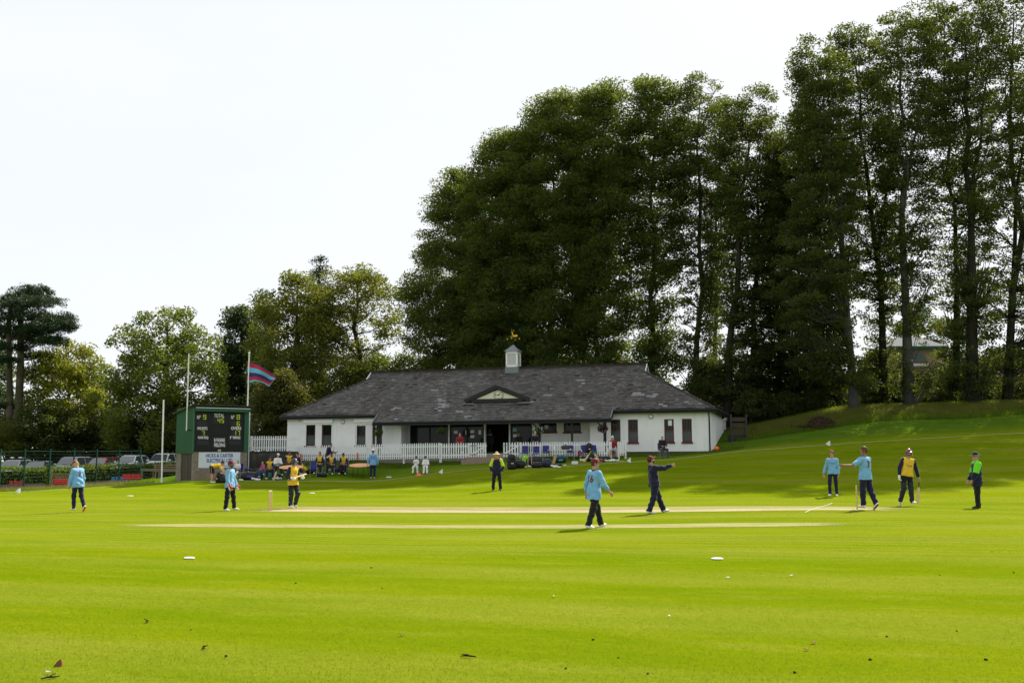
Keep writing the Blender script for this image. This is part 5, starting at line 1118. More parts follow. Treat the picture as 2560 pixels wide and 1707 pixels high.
# ================================================================ people: bodies and clothes grown as distance fields, skinned with surface nets
class Field:
    def __init__(s, vox): s.vox = vox; s.p = []; s.cuts = []
    def cone(s, a, b, ra, rb, k=.02, flat=None):
        s.p.append(('c', np.array(a, float), np.array(b, float), ra, rb, k, flat)); return s
    def ell(s, c, r, R=None, k=.02):
        s.p.append(('e', np.array(c, float), np.array(r, float), np.eye(3) if R is None else np.array(R), k)); return s
    def cut(s, pt, n): s.p.append(('x', np.array(pt, float), np.array(n, float)/np.linalg.norm(n))); return s
    def inset(s, f, k=.02): s.p.append(('f', f, k)); return s
    def bounds(s):
        lo, hi = [], []
        for q in s.p:
            if q[0] == 'c': r = max(q[3], q[4])*1.05; lo += [np.minimum(q[1], q[2])-r]; hi += [np.maximum(q[1], q[2])+r]
            elif q[0] == 'e': r = q[2].max(); lo.append(q[1]-r); hi.append(q[1]+r)
            elif q[0] == 'f': a, b = q[1].bounds(); lo.append(a); hi.append(b)
        return np.min(lo, 0), np.max(hi, 0)
    def run(s, lo, dims, D=None):
        v = s.vox; D = np.full(dims, .5, np.float32) if D is None else D
        for q in s.p:
            if q[0] == 'x':
                g = [(lo[i]+v*np.arange(dims[i])-q[1][i])*q[2][i] for i in range(3)]
                np.maximum(D, (g[0][:, None, None]+g[1][None, :, None]+g[2][None, None, :]).astype(np.float32), out=D); continue
            if q[0] == 'f':
                E_ = q[1].run(lo, dims); k = q[2]; h = np.maximum(k-np.abs(D-E_), 0)/k; D = np.minimum(D, E_)-h*h*k*.25; continue
            if q[0] == 'c': r = max(q[3], q[4])*1.05+.05; a, b = np.minimum(q[1], q[2])-r, np.maximum(q[1], q[2])+r
            else: r = q[2].max()+.05; a, b = q[1]-r, q[1]+r
            i0 = np.maximum(0, np.floor((a-lo)/v).astype(int)); i1 = np.minimum(dims, np.ceil((b-lo)/v).astype(int)+1)
            if (i1 <= i0).any(): continue
            X = (lo[0]+v*np.arange(i0[0], i1[0]))[:, None, None]; Y = (lo[1]+v*np.arange(i0[1], i1[1]))[None, :, None]; Z_ = (lo[2]+v*np.arange(i0[2], i1[2]))[None, None, :]
            if q[0] == 'c':
                _, A, B, ra, rb, k, flat = q; d = B-A; L2 = d@d+1e-12
                px_, py_, pz_ = X-A[0], Y-A[1], Z_-A[2]
                h = np.clip((px_*d[0]+py_*d[1]+pz_*d[2])/L2, 0, 1); qx, qy, qz = px_-h*d[0], py_-h*d[1], pz_-h*d[2]
                if flat is not None:
                    n, fc = flat; n = np.array(n, float); t_ = qx*n[0]+qy*n[1]+qz*n[2]; m2 = qx*qx+qy*qy+qz*qz-t_*t_+(t_/fc)**2
                else: m2 = qx*qx+qy*qy+qz*qz
                E_ = np.sqrt(m2)-(ra+(rb-ra)*h)
            else:
                _, c, r3, R, k = q; px_, py_, pz_ = X-c[0], Y-c[1], Z_-c[2]; m2 = 0; mn = r3.min()
                for i in range(3): m2 = m2+((px_*R[0, i]+py_*R[1, i]+pz_*R[2, i])/r3[i])**2
                E_ = (np.sqrt(m2)-1)*mn
            S = D[i0[0]:i1[0], i0[1]:i1[1], i0[2]:i1[2]]; E_ = E_.astype(np.float32); h = np.maximum(k-np.abs(S-E_), 0)/k
            D[i0[0]:i1[0], i0[1]:i1[1], i0[2]:i1[2]] = np.minimum(S, E_)-h*h*k*.25
        return D
    def mesh(s, name, mats, parent, wrinkle=0., midx=None, seed=0):
        lo, hi = s.bounds(); v = s.vox; lo = lo-3*v; dims = np.ceil((hi+3*v-lo)/v).astype(int)+1; D = s.run(lo, dims)
        if wrinkle:
            g = [lo[i]+v*np.arange(dims[i]) for i in range(3)]; ph = seed*1.7
            a = np.sin(g[2]*38+ph)[None, None, :]*np.sin(g[0]*17+ph)[:, None, None]+np.sin((g[2]*23)[None, None, :]+(g[1]*29)[None, :, None]+(g[0]*21)[:, None, None]+ph)
            D = D+(wrinkle*a).astype(np.float32)
        In = D < 0; c = In[:-1, :-1, :-1].astype(np.int8).copy()
        for dx in (0, 1):
            for dy in (0, 1):
                for dz in (0, 1):
                    if dx+dy+dz: c += In[dx:dims[0]-1+dx, dy:dims[1]-1+dy, dz:dims[2]-1+dz]
        act = np.argwhere((c > 0) & (c < 8)); idx = np.full(np.array(dims)-1, -1, np.int32); idx[tuple(act.T)] = np.arange(len(act))
        corners = [(dx, dy, dz) for dx in (0, 1) for dy in (0, 1) for dz in (0, 1)]; val = {q: D[act[:, 0]+q[0], act[:, 1]+q[1], act[:, 2]+q[2]] for q in corners}
        acc = np.zeros((len(act), 3)); cnt = np.zeros(len(act))
        for q in corners:
            for ax in range(3):
                if q[ax] == 0:
                    r_ = list(q); r_[ax] = 1; r_ = tuple(r_); va, vb = val[q], val[r_]; m = (va < 0) != (vb < 0); t_ = np.where(m, va/(va-vb+1e-12), 0)
                    p = np.tile(np.array(q, float), (len(act), 1)); p[:, ax] += t_; acc[m] += p[m]; cnt[m] += 1
        V = lo+v*(act+acc/cnt[:, None]); Q = []
        for ax in range(3):
            o1, o2 = (ax+1) % 3, (ax+2) % 3; sl = [slice(1, -1)]*3; sl[ax] = slice(0, -1); sh = list(sl); sh[ax] = slice(1, None)
            A, B = In[tuple(sl)], In[tuple(sh)]; base = np.array([0 if i == ax else 1 for i in range(3)])
            for flip, M in ((0, A & ~B), (1, ~A & B)):
                e = np.argwhere(M)+base
                if not len(e): continue
                f = []
                for d1, d2 in ((0, 0), (1, 0), (1, 1), (0, 1)): q = e.copy(); q[:, o1] -= d1; q[:, o2] -= d2; f.append(idx[q[:, 0], q[:, 1], q[:, 2]])
                f = np.stack(f, -1); Q.append(f[:, ::-1] if flip else f)
        Q = np.concatenate(Q); Q = Q[(Q >= 0).all(1)]
        o = np_mesh(name, V, Q, mats, parent, smooth=True)
        if midx is not None:
            C = V[Q].mean(1); o.data.polygons.foreach_set('material_index', midx(C).astype(np.int32)); o.data.update()
        return o
m_skin = mat('skin', (.42, .235, .165), .55, .35, var=.10, scale=12); m_skin2 = mat('tanned_skin', (.26, .135, .085), .55, .35, var=.10, scale=12); m_skin3 = mat('pink_skin', (.50, .27, .20), .55, .35, var=.1, scale=12)
m_hair = {'dark': mat('dark_hair', (.018, .012, .009), .6), 'brown': mat('brown_hair', (.06, .032, .015), .6), 'fair': mat('fair_hair', (.42, .29, .13), .6), 'white': mat('white_hair', (.60, .58, .54), .7), 'streak': mat('streaked_hair', (.07, .042, .018), .6, var=.9, scale=30), 'grey': mat('grey_hair', (.30, .28, .26), .7)}
K_sky = cloth('sky_blue_shirt', (.165, .37, .62)); K_navy = cloth('navy_cloth', (.011, .012, .040)); K_black = cloth('black_cloth', (.010, .010, .013)); K_yel = cloth('amber_cloth', (.66, .42, .028)); K_white = cloth('white_cloth', (.72, .73, .72)); K_lime = cloth('lime_cloth', (.14, .62, .02)); K_limey = cloth('lemon_cloth', (.44, .62, .03)); K_orange = cloth('orange_cloth', (.50, .10, .03)); K_maroon = cloth('maroon_cap', (.17, .012, .028)); K_red = cloth('red_cloth', (.22, .020, .022)); K_grey = cloth('grey_cloth', (.05, .052, .065)); K_paleblue = cloth('pale_blue_cloth', (.30, .42, .58)); K_straw = cloth('straw', (.60, .47, .25)); K_pink = cloth('pink_cloth', (.45, .10, .16)); K_teal = cloth('teal_cloth', (.02, .12, .15)); K_green = cloth('green_cloth', (.03, .2, .05)); K_purple = cloth('purple_cap', (.06, .02, .09)); K_dark = cloth('dark_jacket', (.012, .013, .022))
m_shoe = mat('white_shoe', (.72, .72, .71), .5, .35, var=.08, scale=14); m_shoeo = mat('orange_sole', (.70, .13, .02), .6); m_shoed = mat('dark_shoe', (.02, .02, .022), .5); m_sole = mat('maroon_sole', (.12, .02, .03), .6); m_eye = mat('eye_dark', (.015, .012, .01), .2, .5); m_lip = mat('lip', (.28, .09, .075), .5)
m_num = mat('maroon_number', (.13, .015, .05), .6); m_helm = mat('navy_helmet', (.014, .015, .035), .35, .5); m_helmm = mat('maroon_helmet', (.15, .012, .04), .25, .6, **{'Coat Weight': .5}); m_grille = mat('grille_steel', (.30, .30, .31), .35, .5, metal=.5)
m_pad = mat('navy_pad', (.014, .017, .032), .6, .3, var=.2); m_glovew = mat('white_glove', (.70, .70, .67), .6, .3, var=.08, scale=20); m_glove_r = mat('red_glove_trim', (.45, .03, .06), .6); m_willow = mat('bat_willow', (.55, .40, .21), .55, .3, var=.12, scale=7); m_grip = mat('bat_grip', (.02, .02, .02), .7); m_gripg = mat('green_grip', (.05, .30, .08), .6); m_gripy = mat('yellow_grip', (.60, .50, .05), .6)
def nrm(v): v = np.array(v, float); return v/np.linalg.norm(v)
def rz3(a): return np.array([[cos(a), -sin(a), 0], [sin(a), cos(a), 0], [0, 0, 1]])
def rx3(a): return np.array([[1, 0, 0], [0, cos(a), -sin(a)], [0, sin(a), cos(a)]])
def ry3(a): return np.array([[cos(a), 0, sin(a)], [0, 1, 0], [-sin(a), 0, cos(a)]])
STAND = dict(legs=(((.10, .02, -1), (.02, -.02, -1)), ((-.10, .02, -1), (-.02, -.02, -1))), arms=(((.16, -.02, -1), (.08, .12, -1)), ((-.16, -.02, -1), (-.08, .12, -1))))
SIT = dict(legs=(((.18, 1, -.10), (.05, .08, -1)), ((-.18, 1, -.10), (-.05, .08, -1))), arms=(((.15, .25, -1), (-.35, .9, -.15)), ((-.15, .25, -1), (.35, .9, -.15))), lean=8)
def person(label, p, yaw, H=1.78, girth=1., pose=STAND, vox=.0085, skin=None, shirt=K_sky, trousers=K_black, sleeves=None, sleeve_len=1., hat=None, hatm=None, hair='dark', beard=None, shoe=None, sole=None, group=None, number=None, hem=.15, shorts=False, baggy=1., head=(0, 0), pads=False, gloves=None, curl=.6, loose=1., yoke=None, face=True, back_text=None, twist=0., lean=None, side=0., seat=None, foot=None, logo=None, collar=None, stripe=None, shade=None, helmet=None, cat='person', hood=False, upper=None):
    """local axes: x right, y forward, z up.  p = ground point, yaw 0 looks along +Y (away from the camera)"""
    skin = skin or m_skin; shoe = shoe or m_shoe; S = H/1.775; g = girth*S
    lean = pose.get('lean', 0) if lean is None else lean
    Rt = ry3(radians(side))@rx3(-radians(lean)); u = Rt@np.array([0, 0, 1.]); sx = Rt@rz3(radians(twist))@np.array([1., 0, 0]); fw = np.cross(u, sx)
    P = np.zeros(3); hips = [P+S*np.array([q*.092, 0, -.02]) for q in (1, -1)]
    N = P+u*S*.535; SH = [P+u*S*.465+sx*q*S*.192 for q in (1, -1)]
    L1, L2, A1, A2 = .43*S, .42*S, .295*S, .255*S
    knees, ank = [], []
    for (a, b), h in zip(pose['legs'], hips): k = h+nrm(a)*L1; knees.append(k); ank.append(k+nrm(b)*L2)
    elb, wri = [], []
    for (a, b), h in zip(pose['arms'], SH): e = h+nrm(a)*A1; elb.append(e); wri.append(e+nrm(b)*A2)
    fpose = foot or pose.get('foot') or ((8, 0), (-8, 0))
    fd = []; 
    for (fy, fp), q in zip(fpose, (1, -1)): fd.append(rz3(-radians(fy))@rx3(radians(fp))@np.array([0, 1., 0]))
    low = min(min((a+d*.16*S)[2], (a-d*.05*S)[2]) for a, d in zip(ank, fd))-.078*S
    off = np.array([0, 0, -low])
    if seat is not None: off = np.array([0, 0, seat+.10*S])
    hy, hp = head; Hd = rz3(-radians(hy))@rx3(radians(hp)); hf = Hd@np.array([0, 1., 0]); hu = Hd@np.array([0, 0, 1.]); hr = np.cross(hf, hu)
    Hb = N+u*.05*S; Hc = Hb+hu*.125*S+hf*.022*S; HR = np.stack([hr, hf, hu], 1)
    root = thing('person', label, cat, (p[0], p[1], p[2]), yaw, group)
    o = lambda q: q+off
    def hc(x, y, z): return Hc+HR@(np.array([x, y, z])*S)
    # ---- body
    B = Field(vox); fl = (fw, .80)
    B.cone(o(P-.02*u), o(P+u*.10*S), .125*g, .118*g, .05, (fw, .82)).cone(o(P+u*.10*S), o(P+u*.36*S), .115*g, .145*g, .05, (fw, .72)).cone(o(SH[0]-sx*.05), o(SH[1]+sx*.05), .052*S, .052*S, .04)
    B.cone(o(P+u*.46*S), o(Hb+hu*.05*S), .062*S, .054*S, .03)
    B.ell(o(hc(0, -.005, .028)), np.array([.074, .094, .098])*S, HR, .02).ell(o(hc(0, .022, -.055)), np.array([.055, .066, .058])*S, HR, .03)
    B.cone(o(hc(0, .083, .008)), o(hc(0, .106, -.028)), .010*S, .015*S, .012).cone(o(hc(-.02, .066, -.098)), o(hc(.02, .066, -.098)), .02*S, .02*S, .02).cone(o(hc(-.04, .078, .030)), o(hc(.04, .078, .030)), .012*S, .012*S, .015)
    for q in (1, -1): B.ell(o(hc(q*.078, -.006, -.008)), np.array([.012, .022, .032])*S, HR, .006)
    for i, q in enumerate((1, -1)):
        B.cone(o(hips[i]), o(knees[i]), .088*g, .058*g, .05).cone(o(knees[i]), o(knees[i]+(ank[i]-knees[i])*.35), .056*g, .057*g, .03).cone(o(knees[i]+(ank[i]-knees[i])*.35), o(ank[i]), .056*g, .037*g, .03)
        B.cone(o(ank[i]), o(ank[i]+fd[i]*.13*S-np.array([0, 0, .045*S])), .034*S, .025*S, .03)
        B.cone(o(SH[i]), o(elb[i]), .045*g, .041*g, .03).cone(o(elb[i]), o(wri[i]), .042*g, .028*S, .02)
        ad = nrm(wri[i]-elb[i])
        if gloves and gloves[i]: continue
        # hand: palm, four fingers of unequal length, thumb from the side of the palm
        inn = nrm(-q*sx*.8+fw*.35); inn = nrm(inn-ad*(inn@ad)); acr = np.cross(ad, inn)
        if acr@fw < 0: acr = -acr
        w0 = wri[i]; pc = w0+ad*.055*S
        for e in (-.026, 0, .026): B.cone(o(w0+acr*e*.6*S+ad*.01), o(w0+ad*.088*S+acr*e*S), .015*S, .014*S, .015, (inn, .85))
        for e, fl_ in ((.031, .070), (.0105, .080), (-.0105, .074), (-.031, .058)):
            b0 = w0+ad*.09*S+acr*e*S; cv = curl; d1 = nrm(ad*cos(cv)+inn*sin(cv)); d2 = nrm(ad*cos(cv*2.1)+inn*sin(cv*2.1)); b1 = b0+d1*fl_*.55*S; B.cone(o(b0), o(b1), .0095*S, .0088*S, .004).cone(o(b1), o(b1+d2*fl_*.5*S), .0088*S, .0075*S, .004)
        t0 = w0+ad*.03*S+acr*.03*S; t1 = t0+nrm(ad*.75+acr*.6+inn*.25)*.045*S; B.cone(o(t0), o(t1), .0125*S, .0105*S, .008).cone(o(t1), o(t1+nrm(ad*.9+acr*.15+inn*.4)*.034*S), .0105*S, .0085*S, .004)
    body = B.mesh('body', skin, root)
    # ---- face
    if face:
        for q in (1, -1): MB().ell(o(hc(q*.031, .080, .012)), (.011*S, .009*S, .008*S), n=8, m=5).build('eye', m_eye, root, smooth=True)
        MB().ell(o(hc(0, .085, -.060)), (.022*S, .009*S, .007*S), Matrix(HR.tolist()), n=8, m=5).build('mouth', m_lip, root, smooth=True)
    # ---- hair and headwear
    if hair:
        Hh = Field(vox*.9); Hh.ell(o(hc(0, -.012, .036)), np.array([.085, .104, .110])*S*(1.07 if hair == 'streak' else 1), HR, .01).cut(o(hc(0, .066, .050)), HR@np.array([0, .95, -.45]))
        Hh.cut(o(hc(0, -.05, -.055)), HR@np.array([0, .25, -1])); Hh.mesh('hair', m_hair[hair], root, .002)
    if beard:
        Bd = Field(vox*.8); Bd.ell(o(hc(0, .030, -.066)), np.array([.060, .066, .058])*S, HR, .01).cut(o(hc(0, .05, -.048)), HR@np.array([0, -.35, 1])); Bd.mesh('beard', m_hair[beard], root, .002)
    if hat == 'cap':
        C = Field(vox*.8); C.ell(o(hc(0, -.006, .045)), np.array([.089, .108, .098])*S, HR, .01).cut(o(hc(0, 0, .040)), HR@np.array([0, .12, -1])); C.ell(o(hc(0, .125, .047)), np.array([.066, .085, .009])*S, HR@rx3(-.12), .012); C.mesh('cap', hatm or K_maroon, root)
    elif hat == 'brim':
        C = Field(vox*.8); C.ell(o(hc(0, -.006, .052)), np.array([.090, .108, .115])*S, HR, .01).cut(o(hc(0, 0, .048)), HR@np.array([0, .05, -1])); C.ell(o(hc(0, .0, .052)), np.array([.172, .19, .013])*S, HR@rx3(-.08), .02); C.mesh('hat', hatm or K_straw, root)
        MB().lathe([(.094*S, 0), (.094*S, .028*S)], n=20)
    elif hat == 'helmet':
        C = Field(vox*.8); C.ell(o(hc(0, -.004, .040)), np.array([.102, .122, .118])*S, HR, .01).cut(o(hc(0, .07, .034)), HR@np.array([0, .80, -.6])); C.ell(o(hc(0, .095, .052)), np.array([.088, .07, .011])*S, HR@rx3(-.2), .02)
        for q in (1, -1): C.ell(o(hc(q*.088, .01, -.035)), np.array([.020, .055, .062])*S, HR, .03)
        C.mesh('helmet', hatm or m_helm, root)
        mb = MB()
        for zz, rr in ((.0, 1.), (-.03, 1.03), (-.06, 1.03), (-.088, .98)):
            mb.tube([o(hc(.098*sin(t_)*rr, .035+.108*cos(t_)*rr, zz)) for t_ in np.linspace(-1.45, 1.45, 12)], .0045*S, 5)
        mb.build('grille', m_grille, root)
    # ---- shirt
    c_ = .013*S*loose; hemz = hem*S
    T = Field(vox*1.1)
    for q in (1, -1):
        T.cone(o(P+u*.40*S+sx*q*.062*S), o(P+u*.07*S+sx*q*.050*S), .104*g+c_, .100*g+c_, .05, (fw, .98)).cone(o(P+u*.07*S+sx*q*.050*S), o(P-u*hemz*1.35+sx*q*.072*S), .100*g+c_, (.108*g+c_)*(1+.02*loose), .06, (fw, .98))
    T.cone(o(SH[0]-sx*.03), o(SH[1]+sx*.03), .066*S+c_*.8, .066*S+c_*.8, .05).cone(o(P+u*.46*S), o(P+u*.512*S), .086*S, .066*S, .03)
    if seat is None and hem > .02:
        for i in (0, 1): T.cone(o(hips[i]), o(hips[i]+(knees[i]-hips[i])*.6), .094*g+c_+.010*S*baggy, .088*g+c_+.010*S*baggy, .05)
    T.cut(o(P-u*hemz), -u)
    def sleeve(F_, i, r0=1.):
        q = (1, -1)[i]; e, w_ = elb[i], wri[i]; F_.cone(o(SH[i]-sx*q*.03), o(e), (.064*g+c_)*r0, (.050*g+c_)*r0, .04)
        if sleeve_len > .5: f_ = (sleeve_len-.5)*2; F_.cone(o(e), o(e+(w_-e)*f_*1.15), (.050*g+c_)*r0, (.036*S+c_*.9)*r0, .02).cut(o(e+(w_-e)*f_), w_-e)
        else: F_.cut(o(SH[i]+(e-SH[i])*sleeve_len*2), e-SH[i])
        return F_
    if sleeves is None:
        for i in (0, 1): T.inset(sleeve(Field(vox*1.1), i), .03)
        sh = T.mesh('shirt', shirt, root, .0040*loose, seed=len(label))
    else:
        sh = T.mesh('shirt', shirt, root, .0040*loose, seed=len(label))
        for i in (0, 1): sleeve(Field(vox), i).mesh('sleeve', sleeves[i] if isinstance(sleeves, tuple) else sleeves, root, .0018, seed=i)
    if upper:
        for i, q in enumerate((1, -1)):
            U_ = Field(vox); U_.cone(o(SH[i]-sx*q*.02), o(elb[i]), .074*g+c_*1.2, .058*g+c_*1.2, .03).cut(o(elb[i]), elb[i]-SH[i]); U_.cut(o(SH[i]-sx*q*.055*S), -sx*q); U_.mesh('sleeve_panel', upper, root, .0012)
    if yoke:
        Y_ = Field(vox); Y_.cone(o(SH[0]+sx*.0), o(SH[1]-sx*.0), .070*S+c_, .070*S+c_, .03).cone(o(P+u*.47*S), o(P+u*.555*S), .082*S, .071*S, .03).cut(o(P+u*.44*S), -u); Y_.mesh('yoke', yoke, root)
    if hood:
        Fh = Field(vox); Fh.ell(o(P+u*.50*S-fw*.085*S), np.array([.10, .055, .075])*S, np.stack([sx, fw, u], 1), .02); Fh.mesh('hood', shirt, root)
    if collar: Field(vox*.8).cone(o(P+u*.525*S), o(P+u*.555*S), .074*S, .068*S, .01).cut(o(P+u*.565*S+fw*.0), u*.9+fw*-.1).mesh('collar', collar, root)
    # ---- trousers
    tc = .012*S*baggy; Q_ = Field(vox*1.1); Q_.cone(o(P+u*.09*S), o(P-u*.03*S), .118*g+tc, .124*g+tc, .05, (fw, .84)).cut(o(P+u*.10*S), u)
    for i in (0, 1):
        W = Field(vox*1.1); kn, an = knees[i], ank[i]
        if shorts: W.cone(o(hips[i]), o(hips[i]+(kn-hips[i])*1.0), .100*g+tc, .085*g+tc*1.8, .04).cut(o(hips[i]+(kn-hips[i])*.86), kn-hips[i])
        else: W.cone(o(hips[i]), o(kn), .088*g+tc, .066*g+tc, .05).cone(o(kn), o(an+(an-kn)*.1), .064*g+tc, .050*g+tc*1.1, .03).cut(o(an+(an-kn)*.045), an-kn)
        Q_.inset(W, .03)
    Q_.mesh('shorts' if shorts else 'trousers', trousers, root, .0040*baggy, seed=len(label)+3)
    if stripe:
        for i, q in enumerate((1, -1)):
            mb = MB(); a_, b_ = o(hips[i]+sx*q*(.100*g+tc)), o((hips[i]+(knees[i]-hips[i])*.8)+sx*q*(.088*g+tc*1.5)); mb.bar(a_, b_, .012, .035, tuple(sx)); mb.build('side_stripe', stripe, root)
    # ---- shoes
    for i in (0, 1):
        a, d = ank[i], fd[i]; dn_ = np.array([0, 0, -1.]); up_ = nrm(np.cross(np.cross(d, [0, 0, 1.]), d)); lat = np.cross(d, up_); sol = a-up_*.078*S
        s_ = Field(vox*.9); s_.cone(o(a-d*.028*S-up_*.036*S), o(a+d*.07*S-up_*.045*S), .043*S, .042*S, .03).cone(o(a+d*.07*S-up_*.045*S), o(a+d*.165*S-up_*.058*S), .043*S, .030*S, .03).cone(o(a), o(a-up_*.03*S), .042*S, .043*S, .02).cut(o(sol), -up_)
        sp_ = o(sol+up_*.020*S)
        s_.mesh('shoe', [shoe, sole or shoe], root, 0, (lambda C, sp_=sp_, up_=up_: ((C-sp_)@up_ < 0)) if sole else None)
    # ---- pads and gloves
    if pads:
        for i in (0, 1):
            kd = nrm(ank[i]-knees[i]); ff = nrm(fw-kd*(fw@kd)); D_ = Field(vox); up2 = knees[i]-kd*.0+nrm(hips[i]-knees[i])*.14*S
            D_.cone(o(knees[i]+ff*.045*S), o(ank[i]+ff*.035*S), .080*S, .066*S, .02, (ff, .62)).cone(o(knees[i]+ff*.05*S), o(up2+ff*.055*S), .082*S, .074*S, .03, (ff, .55))
            for f_ in (-.05, .06): D_.cone(o(knees[i]+kd*f_*S+ff*.09*S-sx*.05*S), o(knees[i]+kd*f_*S+ff*.09*S+sx*.05*S), .02*S, .02*S, .01)
            D_.mesh('pad', m_pad, root)
            mb = MB()
            for f_ in (.16, .75): c0 = knees[i]+(ank[i]-knees[i])*f_; mb.tube([o(c0+(ff*cos(t_)+np.cross(kd, ff)*sin(t_))*(.079-.012*f_)*S*(1 if abs(t_) > 1.2 else 1.05)) for t_ in np.linspace(.9, 5.4, 12)], .009*S, 5)
            mb.build('pad_strap', m_glovew, root)
    if gloves:
        for i, q in enumerate((1, -1)):
            if not gloves[i]: continue
            kind = gloves[i]; ad = nrm(wri[i]-elb[i]); inn = nrm(-q*sx*.8+fw*.35); inn = nrm(inn-ad*(inn@ad)); acr = np.cross(ad, inn)
            if acr@fw < 0: acr = -acr
            w0 = wri[i]; Gf = Field(vox); k_ = 1.25 if kind == 'keeper' else 1.
            Gf.cone(o(w0-ad*.06*S), o(w0+ad*.02*S), .046*S*k_, .042*S*k_, .02)
            Gf.cone(o(w0+ad*.02*S), o(w0+ad*.10*S), .050*S*k_, .054*S*k_, .02, (inn, .62))
            for e, fl_ in ((.036, .085), (.012, .095), (-.012, .09), (-.036, .075)):
                b0 = w0+ad*.095*S+acr*e*S*k_; d1 = nrm(ad*cos(curl)+inn*sin(curl)); d2 = nrm(ad*cos(curl*2)+inn*sin(curl*2)); b1 = b0+d1*fl_*.55*S; Gf.cone(o(b0), o(b1), .0155*S*k_, .0145*S*k_, .006).cone(o(b1), o(b1+d2*fl_*.5*S), .0145*S*k_, .0125*S*k_, .006)
            t0 = w0+ad*.03*S+acr*.045*S*k_; Gf.cone(o(t0), o(t0+nrm(ad*.8+acr*.5+inn*.3)*.075*S), .019*S*k_, .015*S*k_, .01)
            gm = Gf.mesh('glove', [m_glovew, m_glove_r, m_grip], root, 0, None if kind != 'keeper' else (lambda C, w0=o(w0), ad=ad, acr=acr: np.where(((C-w0)@acr > .028*S), 1, np.where((np.abs((C-w0)@ad+.01) < .009) | (np.abs((C-w0)@ad-.025) < .008), 2, 0))))
    # ---- printing on the shirt, wrapped onto the cloth
    def print_on(txt, mt, side_, w_, h_, zc, name, xoff=0.):
        bv = BVHTree.FromPolygons([v.co[:] for v in sh.data.vertices], [q.vertices[:] for q in sh.data.polygons])
        if txt is None:
            mk = MB()
            for k in range(7): h0 = .5+.4*sin(k*2.3); mk.add([(k, -h0, 0), (k+.72, -h0*.9, 0), (k+.72, h0*.8, 0), (k, h0, 0)], [(0, 1, 2, 3)])
            me = bpy.data.meshes.new(name); me.from_pydata(mk.v, [], mk.f); me.update()
        else:
         cu = bpy.data.curves.new(name, 'FONT'); cu.body = txt; cu.size = 1; cu.offset = .03; cu.resolution_u = 2
         tt = bpy.data.objects.new(name, cu); COL.objects.link(tt); dg = bpy.context.evaluated_depsgraph_get(); me = bpy.data.meshes.new_from_object(tt.evaluated_get(dg)); bpy.data.objects.remove(tt); bpy.data.curves.remove(cu)
        import bmesh
        bm = bmesh.new(); bm.from_mesh(me); bmesh.ops.triangulate(bm, faces=bm.faces); bmesh.ops.subdivide_edges(bm, edges=bm.edges, cuts=2, use_grid_fill=False); bm.to_mesh(me); bm.free()
        vs_ = np.array([v.co[:] for v in me.vertices]); lo, hi = vs_.min(0), vs_.max(0); dirn = fw*side_; xx = sx*(-side_ if side_ < 0 else -side_); xx = sx if side_ < 0 else -sx
        ok = True
        for v in me.vertices:
            a_ = (v.co.x-lo[0])/(hi[0]-lo[0])-.5; b_ = (v.co.y-lo[1])/(hi[1]-lo[1])-.5
            q = o(P+u*zc*S+xx*(a_*w_+xoff)*S+u*b_*h_*S+dirn*.5); hit = bv.ray_cast(Vector(q), Vector(-dirn))
            v.co = (hit[0]+Vector(dirn)*.007) if hit[0] else Vector(o(P+u*zc*S+xx*a_*w_*S+u*b_*h_*S+dirn*.15))
        me.name = name; me.materials.clear(); me.materials.append(mt); link(name, me, root)
    if number: print_on(number, m_num, -1, .085*len(number)+.015, .20, .33, 'shirt_number')
    if logo: print_on(logo[0], logo[1], 1, logo[2], logo[3], logo[4], 'shirt_lettering', logo[5] if len(logo) > 5 else 0)
    root['_w'] = 0; del root['_w']
    return dict(root=root, wri=[o(q) for q in wri], elb=[o(q) for q in elb], S=S, P=o(P), hc=lambda x, y, z: o(hc(x, y, z)), SH=[o(q) for q in SH], M=lambda q: Vector(p)+rot(yaw)@Vector(q))
def bat(label, a, d, face, grip=None, blade=None):
    """cricket bat: a = end of the handle, d = direction towards the toe, face = blade normal"""
    a = Vector(a); d = Vector(d).normalized(); f = Vector(face); f = (f-d*f.dot(d)).normalized(); s = d.cross(f); r = thing('cricket_bat', label, 'cricket bat', a, 0, 'cricket bats')
    MB().tube([(0, 0, 0), d*.29], .0175, 10).build('handle', grip or m_grip, r)
    prof = lambda w_, t_: [(-w_, 0), (-w_*.98, t_*.35), (0, t_), (w_*.98, t_*.35), (w_, 0)]
    mb = MB(); secs = [(.26, .022, .02), (.32, .05, .03), (.50, .054, .042), (.72, .054, .055), (.82, .054, .035), (.845, .046, .022)]; vs = []
    for t_, w_, th in secs: vs += [d*t_+s*x-f*(y-.012) for x, y in prof(w_, th)]
    fs = [(i*5+k, i*5+(k+1) % 5, (i+1)*5+(k+1) % 5, (i+1)*5+k) for i in range(len(secs)-1) for k in range(5)]+[(4, 3, 2, 1, 0), tuple(25+k for k in range(5))]
    mb.add(vs, fs).build('blade', blade or m_willow, r); return r
# ================================================================ stumps
def wicket(label, p):
    r = thing('wicket', label, 'stumps', p, -PA, 'the two sets of stumps')
    for k in (-1, 0, 1): MB().lathe([(.004, -.05), (.018, 0), (.018, .69), (.014, .705), (.009, .711)], (0, k*.097, 0), 10).build('stump', m_willow, r, smooth=True)
    for k in (-1, 1): MB().tube([(0, k*.05-.05, .715), (0, k*.05+.05, .715)], .011, 8).build('bail', m_glovew, r)
wicket('stumps with bails at the left end of the pitch', Vector((Lst.x, Lst.y, gz(Lst.x, Lst.y)))); wicket('stumps with bails at the right end of the pitch beside the bowler', Vector((Rst.x, Rst.y, gz(Rst.x, Rst.y))))
def off_g(p, dx, dy): return Vector((p.x+dx, p.y+dy, gz(p.x+dx, p.y+dy)))
WALK = lambda f, b, ff=10, bf=-8: (f, b)
dg = radians
